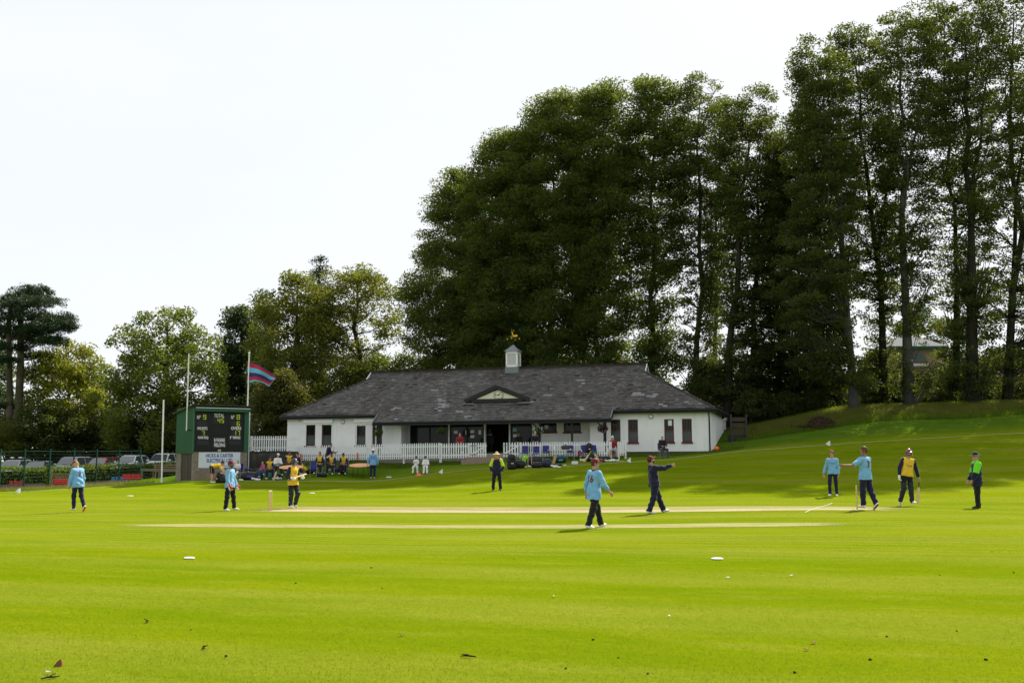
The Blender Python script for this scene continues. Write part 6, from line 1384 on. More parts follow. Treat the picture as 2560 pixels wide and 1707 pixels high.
# ================================================================ players on the field
person('fielder with maroon number 16 on his sky blue shirt, striding right in the middle', G(1486, 1319.5), dg(-52), 1.80, 1.02, dict(
    legs=(((.04, -.34, -1), (.02, -.46, -1)), ((-.03, .52, -1), (0, .30, -1))), arms=(((.30, .22, -1), (.20, .72, -.85)), ((-.24, -.14, -1), (-.12, .05, -1)))), vox=.007, shirt=K_sky, trousers=K_black, sleeve_len=.82, hat='cap', hair='brown', number='16', hem=.19, head=(34, 2), baggy=1.5, loose=1.25, foot=((6, -3), (-4, 10)), collar=K_navy, lean=3, face=True)
person('bearded player in navy hooded top and maroon cap stretching one arm out to the right', G(1637, 1283), dg(-78), 1.80, 1.13, dict(
    legs=(((.06, -.16, -1), (.02, -.42, -1)), ((-.06, .44, -1), (0, .38, -1))), arms=(((.12, .95, -.02), (.06, .95, .36)), ((-.14, .28, -1), (-.05, .45, -.9)))), vox=.0075, shirt=K_navy, trousers=K_navy, hat='cap', hair='dark', beard='dark', hem=.10, head=(0, 24), baggy=1.7, loose=1.5, hood=True, foot=((6, 0), (-2, 12)), lean=-6, sole=m_sole, curl=1.2)
person('bearded wicketkeeper in sky blue shirt and maroon cap with big white and red gloves', G(573, 1276), dg(-104), 1.80, 1.02, dict(
    legs=(((.14, -.03, -1), (.05, -.10, -1)), ((-.26, .08, -1), (-.16, .04, -1))), arms=(((.16, .10, -1), (.05, .38, -.95)), ((-.16, .12, -1), (-.05, .42, -.92)))), vox=.0085, shirt=K_sky, trousers=K_black, hat='cap', hair='dark', beard='dark', skin=m_skin2, gloves=('keeper', 'keeper'), hem=.12, head=(-6, 2), baggy=1.5, shoe=m_glovew)
b4 = person('batter in amber shirt and navy helmet walking with his bat in both gloves', G(731, 1270), dg(-128), 1.80, 1.06, dict(
    legs=(((.04, .06, -1), (.02, -.03, -1)), ((-.06, .34, -1), (.02, -.30, -1))), arms=(((.22, -.05, -1), (-.10, .95, -.22)), ((-.12, .10, -1), (.12, .95, -.10)))), vox=.0085, shirt=K_yel, sleeves=K_navy, trousers=K_black, hat='helmet', hatm=m_helm, hair=None, pads=True, gloves=('bat', 'bat'), hem=.13, head=(-26, -6), sleeve_len=.88, foot=((8, 0), (-4, -28)), curl=1.2, logo=(None, m_helm, .11, .045, .30))
w_ = b4['M'](b4['wri'][0]); bat('bat held flat in the gloves of the batter in the navy helmet', w_+Vector((-.12, -.10, -.05)), Vector((.62, .70, .24)), (0, -.3, 1))
person('fielder in sky blue shirt walking left with bowed head at the far left', G(192, 1280), dg(56), 1.82, 1.0, dict(
    legs=(((.03, -.16, -1), (.02, -.52, -1)), ((-.03, .16, -1), (-.01, -.10, -1))), arms=(((.18, .02, -1), (.10, .20, -1)), ((-.14, .10, -1), (-.05, .22, -1)))), vox=.0085, shirt=K_sky, trousers=K_navy, hat='cap', hair='fair', number='9', hem=.15, head=(-26, -26), sole=m_shoeo, foot=((4, -52), (-4, 4)), loose=1.5, lean=9, skin=m_skin3)
person('umpire in straw hat and navy jacket with lime sleeves, hands in pockets, facing us', G(1242, 1226), dg(178), 1.80, 1.08, dict(
    legs=(((.12, 0, -1), (.08, -.03, -1)), ((-.12, 0, -1), (-.08, -.03, -1))), arms=(((.36, -.12, -1), (-.22, .38, -1)), ((-.36, -.12, -1), (.22, .38, -1)))), vox=.010, shirt=K_navy, upper=K_limey, yoke=K_orange, trousers=K_black, hat='brim', hatm=K_straw, hair='grey', shoe=m_shoed, hem=.17, loose=1.4, baggy=1.4, skin=m_skin3)
person('slim fielder in sky blue jumper and pinkish maroon cap walking towards us beyond the bowler', G(2084, 1239.5), dg(150), 1.80, .93, dict(
    legs=(((.05, .20, -1), (.02, -.08, -1)), ((-.04, -.04, -1), (-.02, -.12, -1))), arms=(((.30, .02, -1), (.22, .20, -1)), ((-.14, -.05, -1), (-.02, .22, -1)))), vox=.0085, shirt=K_sky, trousers=K_navy, hat='cap', hair='brown', hem=.08, baggy=.9, logo=(None, m_helm, .20, .045, .34), skin=m_skin3)
person('bowler with maroon number 3 on his sky blue shirt, arm stretched out to the left', G(2167, 1274), dg(34), 1.80, 1.06, dict(
    legs=(((.06, -.16, -1), (.05, -.42, -1)), ((-.06, .06, -1), (-.03, -.04, -1))), arms=(((.20, .16, -1), (-.1, .7, -.7)), ((-.72, .42, -.62), (-.80, .56, .04)))), vox=.0078, shirt=K_sky, trousers=K_navy, hair='streak', number='3', hem=.13, sleeve_len=.46, head=(-48, 3), skin=m_skin2, foot=((6, -42), (-6, 3)), baggy=1.5, loose=1.25, curl=.25, sole=m_sole)
b9 = person('batter in amber shirt and shiny maroon helmet leaning on his upright bat', G(2271, 1264.5), dg(178), 1.84, 1.04, dict(
    legs=(((.10, .04, -1), (.26, -.16, -1)), ((-.02, 0, -1), (-.04, .02, -1))), arms=(((.38, -.05, -1), (.12, .12, -1)), ((-.24, -.16, -1), (-.22, .10, -1)))), vox=.008, shirt=K_yel, sleeves=K_navy, trousers=K_black, hat='helmet', hatm=m_helmm, hair=None, pads=True, gloves=('bat', None), hem=.06, side=-9, head=(8, -4), foot=((18, -40), (-30, 0)), beard='dark', logo=(None, m_helm, .15, .05, .29), sleeve_len=.97)
w_ = b9['M'](b9['wri'][1]); gb_ = G(2294, 1265.5); tp_ = Vector((w_.x+.03, w_.y+.04, w_.z-.08)); bat('bat standing upright beside the leg of the batter in the maroon helmet', tp_, Vector((gb_.x-tp_.x, gb_.y-tp_.y, gz(gb_.x, gb_.y)+.0-tp_.z)), (.25, -1, 0))
person('umpire in dark wide hat and flared navy jacket with lime upper sleeve', G(2446, 1270), dg(80), 1.80, 1.06, dict(
    legs=(((.07, -.05, -1), (.03, -.06, -1)), ((-.07, .08, -1), (-.03, .03, -1))), arms=(((.10, .30, -1), (-.02, .45, -.9)), ((-.10, .32, -1), (.02, .45, -.9)))), vox=.0085, shirt=K_navy, upper=K_lime, yoke=K_lime, trousers=K_black, hat='brim', hatm=K_dark, hair='grey', shoe=m_shoed, hem=.24, loose=2.2, baggy=1.3, lean=-2, skin=m_skin3)
person('fielder with white sun hat and number 11 on his back beside the round table', G(932, 1195), dg(4), 1.80, 1.04, dict(
    legs=(((.02, .06, -1), (-.01, -.02, -1)), ((-.05, -.02, -1), (.0, -.10, -1))), arms=(((.28, -.02, -1), (.10, .18, -1)), ((-.32, .02, -1), (-.20, .05, -1)))), vox=.011, shirt=K_sky, trousers=K_navy, hat='brim', hatm=K_white, hair='brown', number='11', hem=.14, baggy=1.1)
# ================================================================ furniture
m_blue = mat('blue_vinyl', (.014, .016, .17), .5, .35, var=.12); m_chrome = mat('dull_chrome', (.28, .28, .29), .4, .5, metal=.5); m_orange = mat('orange_laminate', (.72, .36, .17), .5, .35, var=.06); m_whtop = mat('white_laminate', (.66, .67, .66), .5, .35)
_ch = {}
def chair(label, p, yaw, m=None, sc=1., group='blue chairs around the boundary'):
    m = m or m_blue; key = (m.name, sc)
    if key in _ch: return copy_thing(_ch[key], p, yaw, label, group)
    r = thing('chair', label, 'chair', p, yaw, group); q = sc
    MB().bx(-.22*q, .22*q, -.21*q, .21*q, .42*q, .47*q).build('seat', m, r, bevel=.02)
    MB().box((0, -.23*q, .70*q), (.40*q, .04*q, .42*q), Matrix.Rotation(radians(8), 3, 'X')).build('backrest', m, r, bevel=.018)
    for sx in (-1, 1):
        MB().tube([(sx*.2*q, .19*q, -.03), (sx*.2*q, .17*q, .43*q)], .013, 6).build('leg', m_chrome, r)
        MB().tube([(sx*.2*q, -.25*q, -.03), (sx*.2*q, -.19*q, .42*q), (sx*.205*q, -.26*q, .93*q)], .013, 6).build('leg', m_chrome, r)
    _ch[key] = r; return r
def rtable(label, p, R_, h, m):
    r = thing('round_table', label, 'table', p, 0, 'orange topped round tables'); r.rotation_euler = (.15, 0, 0)
    MB().lathe([(R_-.01, h-.03), (R_, h-.02), (R_, h-.005), (R_-.008, h)], n=36).build('tabletop', m, r)
    for k in range(4): a = k*pi/2+.5; MB().tube([(R_*.72*cos(a), R_*.72*sin(a), -.05), (R_*.66*cos(a), R_*.66*sin(a), h-.03)], .016, 6).build('leg', m_black, r)
    return r
tp = off_g(G(897, 1196), 0, .75); rtable('round orange topped table touched by the fielder in the white hat', tp, .74, .74, m_orange)
tp2 = off_g(G(722, 1200), 0, .7); rtable('round orange topped table among the seated amber players', tp2, .74, .74, m_orange)
# ---- left group by the dark wall
def sitter(label, u, v, yaw, H=1.76, dy=.0, ch=None, chl=None, seat=.47, legs=None, arms=None, **k):
    p = G(u, v); p = off_g(p, 0, dy); ps = dict(SIT)
    if legs: ps['legs'] = legs
    if arms: ps['arms'] = arms
    k.setdefault('vox', .0115); k.setdefault('baggy', 1.3)
    chg = k.pop('chg', 'dark chairs' if ch else 'blue chairs around the boundary')
    r = person(label, p, yaw, H, pose=ps, seat=seat*k.pop('sc', 1.), **k)
    if chl: chair(chl, off_g(p, .05*sin(yaw), -.05*cos(yaw)), yaw, ch, group=chg)
    return r
AM = dict(shirt=K_yel, sleeves=K_navy, trousers=K_navy)
sitter('seated amber player leaning on his knees nearest the right round table', 858, 1187.5, dg(176), dy=.3, lean=14, hair='dark', head=(0, -38), chl='chair under the amber player nearest the round table at right', **AM)
sitter('seated amber player with hands between his knees, in front of the standing navy player', 828, 1188, dg(170), dy=.35, lean=12, hair='dark', head=(8, -20), skin=m_skin2, chl='chair under the middle seated amber player', arms=(((.10, .35, -1), (-.3, .9, .0)), ((-.10, .35, -1), (.3, .9, -.1))), **AM)
sitter('seated amber player with folded arms right of the empty blue chair', 797, 1186, dg(172), dy=.3, hair='brown', head=(-4, -4), skin=m_skin3, lean=2, chl='chair under the amber player with folded arms', arms=(((.15, .30, -1), (-.9, .35, .10)), ((-.15, .30, -1), (.9, .35, .05))), **AM)
chair('empty blue chair with its back to the fence among the amber players', G(783, 1192), dg(190))
sitter('amber player sitting at the left end of the dark wall beside the kit bags', 669, 1198.5, dg(200), dy=.3, hair='brown', lean=16, head=(-20, -24), chl='chair under the amber player by the kit bags', **AM)
sitter('man in white top and white cap sitting against the dark wall', 689, 1190, dg(205), dy=.4, shirt=K_white, trousers=K_navy, hat='cap', hatm=K_white, hair='dark', skin=m_skin3, lean=10, head=(-10, -6), chl='chair under the man in the white cap', arms=(((.15, .30, -1), (-.8, .5, .1)), ((-.15, .30, -1), (.8, .5, .1))))
sitter('amber player sitting behind the left round table against the dark wall', 717, 1185, dg(190), dy=.6, hair='brown', skin=m_skin2, lean=4, head=(-16, -8), chl='chair behind the left round table', **AM)
sitter('man in navy jacket sitting sideways right of the left round table', 745, 1188, dg(110), dy=.4, shirt=K_navy, trousers=K_navy, hair='brown', skin=m_skin3, head=(-12, -10), lean=10, chl='chair under the man in the navy jacket')
person('amber player crouched low with bowed head right of the left round table', off_g(G(759, 1186), 0, .2), dg(120), 1.74, pose=dict(legs=(((.25, 1, .35), (.05, -.35, -.9)), ((-.25, 1, .35), (-.05, -.35, -.9))), arms=(((.12, .8, -.6), (-.3, .8, -.3)), ((-.12, .8, -.6), (.3, .8, -.3)))), vox=.0115, lean=42, hair='brown', head=(0, -35), **AM)
sitter('small fair haired child in pink and teal at the left end of the group', 655, 1192, dg(150), 1.15, dy=.3, seat=.32, shirt=K_pink, trousers=K_teal, hair='fair', skin=m_skin3, head=(20, -10), vox=.010)
p19 = GY(818, 65.2); q19 = person('standing player in navy tracksuit looking down at the bat in his hands', p19, dg(-62), 1.80, pose=dict(legs=(((.06, .05, -1), (.03, -.08, -1)), ((-.06, .15, -1), (-.02, -.05, -1))), arms=(((.15, .30, -1), (-.05, 1, -.12)), ((-.15, .40, -1), (.05, 1, .12)))), vox=.0105, shirt=K_navy, trousers=K_navy, hair='brown', skin=m_skin3, head=(-10, -28), lean=12, hem=.12)
w_ = q19['M'](q19['wri'][0]); bat('bat held by the standing player in the navy tracksuit', w_+Vector((.22, -.1, .12)), Vector((-.78, -.25, -.45)), (0, -1, .3))
person('player in amber shirt and navy shorts bending over under the sponsor sign', G(529, 1206.5), dg(-84), 1.78, 1.03, dict(legs=(((.08, .05, -1), (.03, -.02, -1)), ((-.08, .10, -1), (-.03, -.04, -1))), arms=(((.12, .55, -1), (-.05, .6, -.8)), ((-.12, .60, -1), (.05, .6, -.8)))), vox=.010, shirt=K_yel, upper=None, trousers=K_navy, shorts=True, lean=82, head=(0, -10), hair='dark', sleeve_len=.40, hem=.02, stripe=K_yel, skin=m_skin3)
sitter('child in white T-shirt sitting on a blue chair under the sponsor sign', 592, 1196, dg(168), 1.32, dy=.3, seat=.42, shirt=K_white, trousers=K_grey, hair='fair', skin=m_skin3, sleeve_len=.42, head=(10, -2), vox=.010, chl='blue chair under the child in the white T-shirt')
# ---- the two children in white
m_chairblk = mat('dark_grey_chair', (.05, .05, .055), .6)
sitter('seated child in cricket whites holding hands to the face, maroon cap', 1039, 1186, dg(176), 1.36, dy=.32, seat=.40, shirt=K_white, trousers=K_white, hat='cap', hair='dark', skin=m_skin2, sleeve_len=.42, vox=.010, ch=m_chairblk, chl='dark chair under the left child in whites', arms=(((.25, .55, -.7), (-.35, .45, .85)), ((-.15, .25, -1), (.10, .9, -.35))), head=(4, 2))
sitter('seated child in cricket whites and purple cap looking down, beside the orange cone', 1063, 1186, dg(182), 1.38, dy=.32, seat=.40, shirt=K_white, trousers=K_white, hat='cap', hatm=K_purple, hair='dark', skin=m_skin3, vox=.010, ch=m_chairblk, chl='dark chair under the right child in whites', legs=(((.06, 1, -.1), (.02, .1, -1)), ((-.06, 1, -.1), (-.02, .1, -1))), head=(-4, -22))
p = G(1047, 1188.5); o = MB().lathe([(.24, 0), (.24, .02), (.15, .06), (.06, .15), (.04, .16)], n=18).build('training_cone', mat('orange_cone', (.80, .13, .02), .5), smooth=True); o.location = p; tag(o, 'orange training cone in front of the two seated children', 'cone')
# ---- spectators along the right
sitter('white haired man in a red jumper and pale blue shorts sitting outdoors', 1532, 1146.5, dg(184), 1.78, dy=.1, girth=1.14, shirt=K_red, trousers=K_paleblue, shorts=True, hair='white', skin=m_skin3, shoe=m_shoed, hem=.06, head=(-30, 2), lean=4, ch=m_chairblk, chl='dark chair under the man in the red jumper', chg='dark chairs', vox=.010, legs=(((.22, 1, -.08), (.16, .05, -1)), ((-.22, 1, -.08), (-.10, .05, -1))), arms=(((.30, .05, -1), (-.25, .7, -.55)), ((-.34, .05, -1), (.20, .7, -.55))))
sitter('elderly man in dark clothes sitting with clasped hands against the white wall', 1657, 1144.5, dg(190), 1.76, dy=.1, shirt=K_dark, trousers=K_grey, hair='white', skin=m_skin3, shoe=mat('blue_shoe', (.03, .07, .16), .6), head=(26, 0), lean=4, ch=m_chairblk, chl='dark chair under the elderly man by the white wall', chg='dark chairs', vox=.010)
# ---- people on the veranda
def vp(u, yl): x = WL(u, 1120, yl)[0]; return PW_(x, yl, FZ-.03)
person('person in dark clothes with a white chest print standing in the pavilion doorway', vp(1224, YR+.55), dg(186)-PAV_A, 1.76, pose=STAND, vox=.012, shirt=K_dark, trousers=K_black, hair='dark', skin=m_skin2, logo=(None, m_glovew, .30, .075, .38))
def vsit(label, u, yl, yaw, **k): ps = dict(SIT); p = vp(u, yl); person(label, p, yaw, 1.75, pose=ps, seat=.50, vox=.0125, **k); chair('chair on the veranda under the '+k.pop('cl', label.split(' on ')[0].split(' sitting')[0]), p, yaw, m_chairblk, group='veranda chairs')
vsit('grey haired man in dark jacket sitting behind the right gate leaf', 1338, -1.2, dg(180), shirt=K_dark, trousers=K_black, hair='grey', skin=m_skin3)
vsit('dark haired spectator sitting in front of the right glass screen', 1298, .3, dg(170), shirt=K_black, trousers=K_black, hair='dark', skin=m_skin2)
vsit('spectator in a red top and jeans sitting behind the left picket fence', 1150, -.6, dg(178), shirt=K_red, trousers=K_grey, hair='brown', skin=m_skin3)
# ================================================================ kit bags and clutter
m_bagb = mat('black_nylon', (.011, .011, .013), .6, .35, var=.3, bump=.3, bscale=25); m_bagn = mat('navy_nylon', (.014, .018, .06), .6, .35, var=.25, bump=.3, bscale=25); m_bagp = mat('violet_nylon', (.05, .035, .22), .6, .35, var=.2); m_bagl = mat('lime_nylon', (.22, .50, .02), .55, .35, var=.15); m_bagm = mat('maroon_nylon', (.10, .015, .025), .6, .3, var=.25); m_bagt = mat('teal_nylon', (.02, .24, .34), .55, .35, var=.15); m_whtrim = mat('white_trim', (.55, .56, .57), .6)
GBG = 'kit bags along the boundary'
def duffel(label, p, rz, L=.8, W_=.38, H_=.38, m=None, m2=None, slump=0.):
    m = m or m_bagb; r = thing('kit_bag', label, 'bag', p, rz, GBG); f = Field(.02)
    for s in np.linspace(-1, 1, 4): f.cone((s*(L/2-H_*.42), -W_*.12, H_*.42), (s*(L/2-H_*.42)+.02, W_*.12, H_*.45), H_*.46*(1+.06*sin(s*7)), H_*.44, .08)
    f.cone((-L/2+H_*.4, 0, H_*.45-slump), (L/2-H_*.4, 0, H_*.5), H_*.46, H_*.47, .05).cut((0, 0, .0), (0, 0, -1)); f.mesh('body', m, r, .007, seed=len(label))
    MB().tube([(-.16, -W_*.42, H_*.8), (-.1, -W_*.3, H_*1.08), (.1, -W_*.28, H_*1.1), (.16, -W_*.42, H_*.8)], .014, 6).build('handle', m_bagb, r)
    MB().box((L*.05, -W_*.56, H_*.45), (L*.45, .05, H_*.42), Matrix.Rotation(-.1, 3, 'X')).build('pocket', m2 or m, r, bevel=.025)
    MB().tube([(-L/2+.05, -W_*.2, H_*.97), (0, -W_*.05, H_*1.02), (L/2-.05, -W_*.2, H_*.98)], .007, 5).build('zip', m_whtrim, r); return r
def backpack(label, p, rz, H_=.78, W_=.42, m=None, m2=None, tilt=0.):
    m = m or m_bagb; r = thing('backpack', label, 'bag', p, rz, GBG); f = Field(.02)
    f.cone((-W_*.22, 0, .14), (-W_*.18, .02, H_-.16), .16, .15, .08).cone((W_*.22, 0, .14), (W_*.18, .02, H_-.16), .16, .15, .08).cone((0, -.02, H_-.18), (0, -.02, H_-.12), .17, .14, .06).cut((0, 0, 0), (0, 0, -1)); f.mesh('body', m, r, .006, seed=len(label))
    MB().box((0, -.17, H_*.32), (W_*.7, .11, H_*.38)).build('pocket', m2 or m, r, bevel=.04); MB().tube([(-.05, .08, H_-.05), (0, .08, H_+.05), (.05, .08, H_-.05)], .012, 6).build('loop', m_bagb, r)
    for s in (-1, 1): MB().tube([(s*.10, .15, H_-.16), (s*.13, .24, H_*.6), (s*.12, .16, .15)], .022, 6).build('strap', m_bagb, r)
    MB().box((0, -.228, H_*.40), (W_*.3, .008, .05)).build('badge', m_whtrim, r); return r
def heap(label, p, rz, L, W_, H_, m, n=8, seed=1, name='clothes_heap', cat='clothes'):
    rg = np.random.default_rng(seed); f = Field(.016)
    for i in range(n): a = np.array([rg.uniform(-L/2, L/2), rg.uniform(-W_/2, W_/2), rg.uniform(.02, H_*.6)]); b = a+np.array([rg.normal(0, .14), rg.normal(0, .1), rg.uniform(-.02, .06)]); f.cone(a, b, rg.uniform(.035, .07), rg.uniform(.03, .06), .05)
    f.cut((0, 0, 0), (0, 0, -1)); o = f.mesh(name, m, None, .008, seed=seed); o.location = p; o.rotation_euler = (0, 0, rz); tag(o, label, cat, 'loose clothes and pads'); return o
def padset(label, a, d, col, strap):
    a = Vector(a); r = thing('leg_pad', label, 'pad', a, 0, 'loose leg pads'); d = Vector(d).normalized(); s = d.cross(Vector((0, 1, 0))).normalized(); nn = s.cross(d)
    f = Field(.015); f.cone(np.array(d*.06), np.array(d*.62), .09, .08, .03, (np.array(nn), .5))
    for k in (-1, 0, 1): f.cone(np.array(s*k*.05+d*.08-nn*.03), np.array(s*k*.045+d*.62-nn*.03), .028, .025, .008)
    for k in (.30, .37): f.cone(np.array(d*k-s*.06-nn*.03), np.array(d*k+s*.06-nn*.03), .03, .03, .01)
    f.mesh('pad', col, r)
    for k in (.15, .5): MB().bar(d*k-s*.09+nn*.03, d*k+s*.09+nn*.03, .02, .04).build('strap', strap, r)
    return r
duffel('long black kit bag lying by the left end of the dark wall', off_g(G(620, 1200), 0, .3), dg(10), .95, .5, .46, m_bagb, m_bagp)
heap('violet and pale clothes thrown on the bag by the dark wall', off_g(G(628, 1192), 0, .5)+Vector((0, 0, .36)), 0, .7, .3, .12, m_bagp, 7, 2)
heap('pale blue cloth heap left of the seated amber player', off_g(G(640, 1195), 0, .3), .3, .7, .4, .3, K_paleblue, 9, 3); heap('yellow shirt on top of the kit heap by the dark wall', off_g(G(641, 1190), 0, .5)+Vector((0, 0, .25)), 0, .35, .25, .15, K_yel, 6, 4)
backpack('dark rucksack in front of the small fair haired child', off_g(G(647, 1199), 0, .1), dg(10), .5, .34, m_bagn)
heap('white pads and gloves heap in front of the bag by the dark wall', off_g(G(644, 1201), 0, 0), .2, .35, .25, .18, K_white, 6, 5)
duffel('small teal bag under the legs of the amber player by the dark wall', off_g(G(675, 1197), 0, .5), dg(30), .45, .3, .3, m_bagt)
heap('dark kit heap under the left round table', off_g(G(700, 1197), 0, .4), 0, .7, .4, .3, K_navy, 9, 6); heap('grey and white kit at the foot of the left round table', off_g(G(697, 1199), 0, .0), .5, .4, .25, .22, m_whtrim, 6, 7)
pb_ = off_g(G(683.5, 1200), 0, .0); bat('bat leaning against the knee of the amber player by the dark wall', pb_+Vector((.22, .12, .80)), Vector((-.22, -.12, -.82)), (.2, -1, .2))
backpack('black bag held open by the bending amber player', off_g(G(547, 1207), 0, .15), dg(-30), .62, .42, m_bagb); duffel('low black bag at the feet of the wicketkeeper line, right of the bending player', off_g(G(556, 1206), 0, -.1), dg(5), .6, .35, .3, m_bagb)
padset('white leg pad with red straps leaning beside the seated child in the T-shirt', off_g(G(577, 1200), 0, 0), (.55, .2, .75), m_glovew, m_glove_r)
heap('white pads lying on the grass before the seated child in the T-shirt', off_g(G(590, 1203), 0, 0), .2, .8, .25, .12, K_white, 9, 8)
duffel('low black bag in front of the amber player with folded arms', off_g(G(804, 1191.5), 0, .0), dg(3), .62, .3, .26, m_bagb); backpack('maroon bag between the feet of the amber player nearest the right round table', off_g(G(857, 1185.5), 0, .35), dg(5), .36, .32, m_bagm)
duffel('dark bag behind the empty blue chair', off_g(G(772, 1187), 0, .7), dg(0), .6, .35, .3, m_bagb); duffel('dark bag on the grass between two seated amber players', off_g(G(843, 1187), 0, .9), dg(0), .6, .35, .3, m_bagb)
# right hand clutter, left to right
backpack('tall black rucksack standing at the left end of the bags near the gate', off_g(G(1279, 1174), 0, .2), dg(12), .86, .50, m_bagb)
duffel('black kit bag with white trim right of the tall rucksack', off_g(G(1299, 1171), 0, .3), dg(-10), .62, .42, .46, m_bagb, m_whtrim)
backpack('bright lime green bag behind the spare stump', off_g(G(1314, 1163), 0, .3), dg(-15), .56, .34, m_bagl); duffel('large black bag with pale zip below the blue chairs', off_g(G(1335, 1166), 0, .45), dg(-8), .85, .5, .58, m_bagb, m_bagn)
duffel('black holdall slumped in front of the large black bag', off_g(G(1342, 1169), 0, .0), dg(8), .6, .35, .32, m_bagb)
for (u, v, lb) in ((1329, 1169, 'spare wooden stump standing upright among the bags'), (1320, 1167, 'second spare stump standing beside the lime bag')):
    o = MB().lathe([(.005, -.05), (.017, 0), (.017, .70), (.01, .72)], n=8).build('spare_stump', m_willow, smooth=True); o.location = G(u, v); tag(o, lb, 'stump', 'spare stumps')
heap('white socks and cloth at the foot of the spare stump', off_g(G(1318, 1168), 0, 0), 0, .5, .2, .1, K_white, 6, 11)
duffel('navy bag with violet flap left of the white table', off_g(G(1366, 1168), 0, .2), dg(4), .52, .42, .46, m_bagn, m_bagp); heap('navy and white kit heap beside the navy bag', off_g(G(1383, 1168), 0, .1), .1, .55, .3, .2, K_navy, 8, 12); heap('white gloves on the navy kit heap', off_g(G(1388, 1168), 0, -.1), 0, .25, .2, .12, K_white, 5, 13)
padset('tan leg pad leaning against the white table', off_g(G(1383, 1164), 0, .2), (.25, .15, 1), mat('tan_pad', (.38, .26, .13), .6), m_whtrim)
duffel('black bag with teal top under the white table', off_g(G(1401, 1159), 0, .4), dg(0), .66, .4, .36, m_bagb, m_bagt); heap('turquoise shirt on the bag under the white table', off_g(G(1399, 1157), 0, .35)+Vector((0, 0, .30)), 0, .4, .25, .12, m_bagt, 6, 14)
tq = off_g(G(1402, 1158), 0, .55); tb = thing('folding_table', 'white topped folding table among the kit bags', 'table', tq, dg(-6))
MB().bx(-.76, .76, -.36, .36, .72, .75).build('tabletop', m_whtop, tb, bevel=.008)
for sx in (-.66, .66):
    for sy in (-.28, .28): MB().tube([(sx, sy, -.05), (sx, sy, .72)], .015, 6).build('leg', m_black, tb)
hb = thing('helmet_bag', 'shiny black helmet bag standing on the white table', 'bag', tq+Vector((.32, -.02, .75)), 0); f = Field(.014); f.cone((-.12, 0, .13), (.14, 0, .12), .15, .13, .06).cone((0, 0, .12), (0, 0, .18), .14, .12, .05).cut((0, 0, 0), (0, 0, -1)); f.mesh('body', mat('shiny_black', (.015, .015, .022), .3, .5), hb, .003); MB().tube([(-.06, -.02, .27), (0, -.02, .33), (.06, -.02, .27)], .01, 6).build('handle', m_black, hb)
o = MB().lathe([(.035, 0), (.037, .16), (.02, .19), (.02, .23)], n=12).build('bottle', m_glovew, smooth=True); o.location = tq+Vector((-.38, -.1, .75)); tag(o, 'white bottle standing on the white table', 'bottle')
o = MB().lathe([(.03, 0), (.032, .05), (.03, .06)], n=10).build('cup', m_glovew, smooth=True); o.location = tq+Vector((.62, -.1, .75)); tag(o, 'small white cup at the right end of the white table', 'cup')
o = MB().bx(-.19, .19, -.14, .14, 0, .19).build('white_crate', m_whtop, bevel=.02); o.location = off_g(G(1437, 1161), 0, .1); tag(o, 'white plastic crate on the grass right of the white table', 'crate')
o = MB().lathe([(.09, 0), (.095, .05), (.05, .07)], n=12).build('white_tub', m_whtop, smooth=True); o.location = G(1412, 1164); tag(o, 'small white tub on the grass before the white table', 'tub')
heap('white towels left of the crossed bats', off_g(G(1455, 1154), 0, .1), 0, .35, .2, .16, K_white, 6, 15)
for i, (u, lb, v) in enumerate(((1311, 'first blue chair from the gate before the picket fence', 1151), (1340, 'second blue chair from the gate, behind the big black bag', 1153), (1365, 'blue chair just left of the white table', 1151), (1427, 'blue chair tucked behind the right end of the white table', 1150.5), (1461, 'blue chair right of the red and navy pad', 1150), (1485, 'blue chair carrying the tall black bag', 1149.5))):
    chair(lb, off_g(G(u, v), 0, .2), dg(178+RNG.uniform(-12, 12)))
sh_ = thing('arm_shield', 'red and navy pad with white edge propped left of a blue chair', 'pad', off_g(G(1452, 1148), 0, .0)+Vector((0, 0, .35)), dg(-10))
pr = [(-.15, -.16), (-.13, .10), (.02, .30), (.13, .08), (.10, -.12), (0, -.22)]; MB().prism(pr, lambda a, b: (a, -.04, b), lambda a, b: (a, .04, b)).build('face', m_glovew, sh_, bevel=.02); MB().prism([(a*.78-.02, b*.78) for a, b in pr], lambda a, b: (a, -.055, b), lambda a, b: (a, -.03, b)).build('panel', mat('red_panel', (.40, .02, .05), .5), sh_)
MB().prism([(-.19, -.18), (-.17, .10), (-.06, .24), (-.08, -.2)], lambda a, b: (a, -.05, b), lambda a, b: (a, .03, b)).build('navy_panel', m_bagn, sh_, bevel=.015)
backpack('tall black bag hung on the back of a blue chair', off_g(G(1474, 1150), 0, .25)+Vector((0, 0, .42)), dg(3), .58, .36, m_bagb); backpack('dark square bag below the crossed bats', off_g(G(1477, 1154), 0, .15), dg(0), .50, .40, m_bagb)
q = off_g(G(1458, 1156.5), 0, .0); bat('bat with yellow handle leaning on the dark square bag', q+Vector((.52, .18, .72)), Vector((-.52, -.18, -.70)), (.4, -1, .5), m_gripy)
q = off_g(G(1497, 1155), 0, .1); bat('bat with green handle propped against the tall black bag', q+Vector((-.36, .1, .74)), Vector((.40, -.1, -.70)), (-.4, -1, .5), m_gripg, m_willow)
heap('light blue shirt thrown on the maroon kit', off_g(G(1493, 1153), 0, .15), 0, .4, .25, .3, K_sky, 7, 16); heap('maroon kit heap right of the crossed bats', off_g(G(1502, 1155), 0, .1), 0, .6, .3, .24, K_maroon, 9, 17); heap('white clothes spread on the grass before the man in the red jumper', off_g(G(1525, 1153), 0, .0), 0, .9, .25, .10, K_white, 12, 18)
heap('dark kit heap left of the man in the red jumper', off_g(G(1512, 1151), 0, .2), 0, .4, .25, .2, K_black, 6, 19)
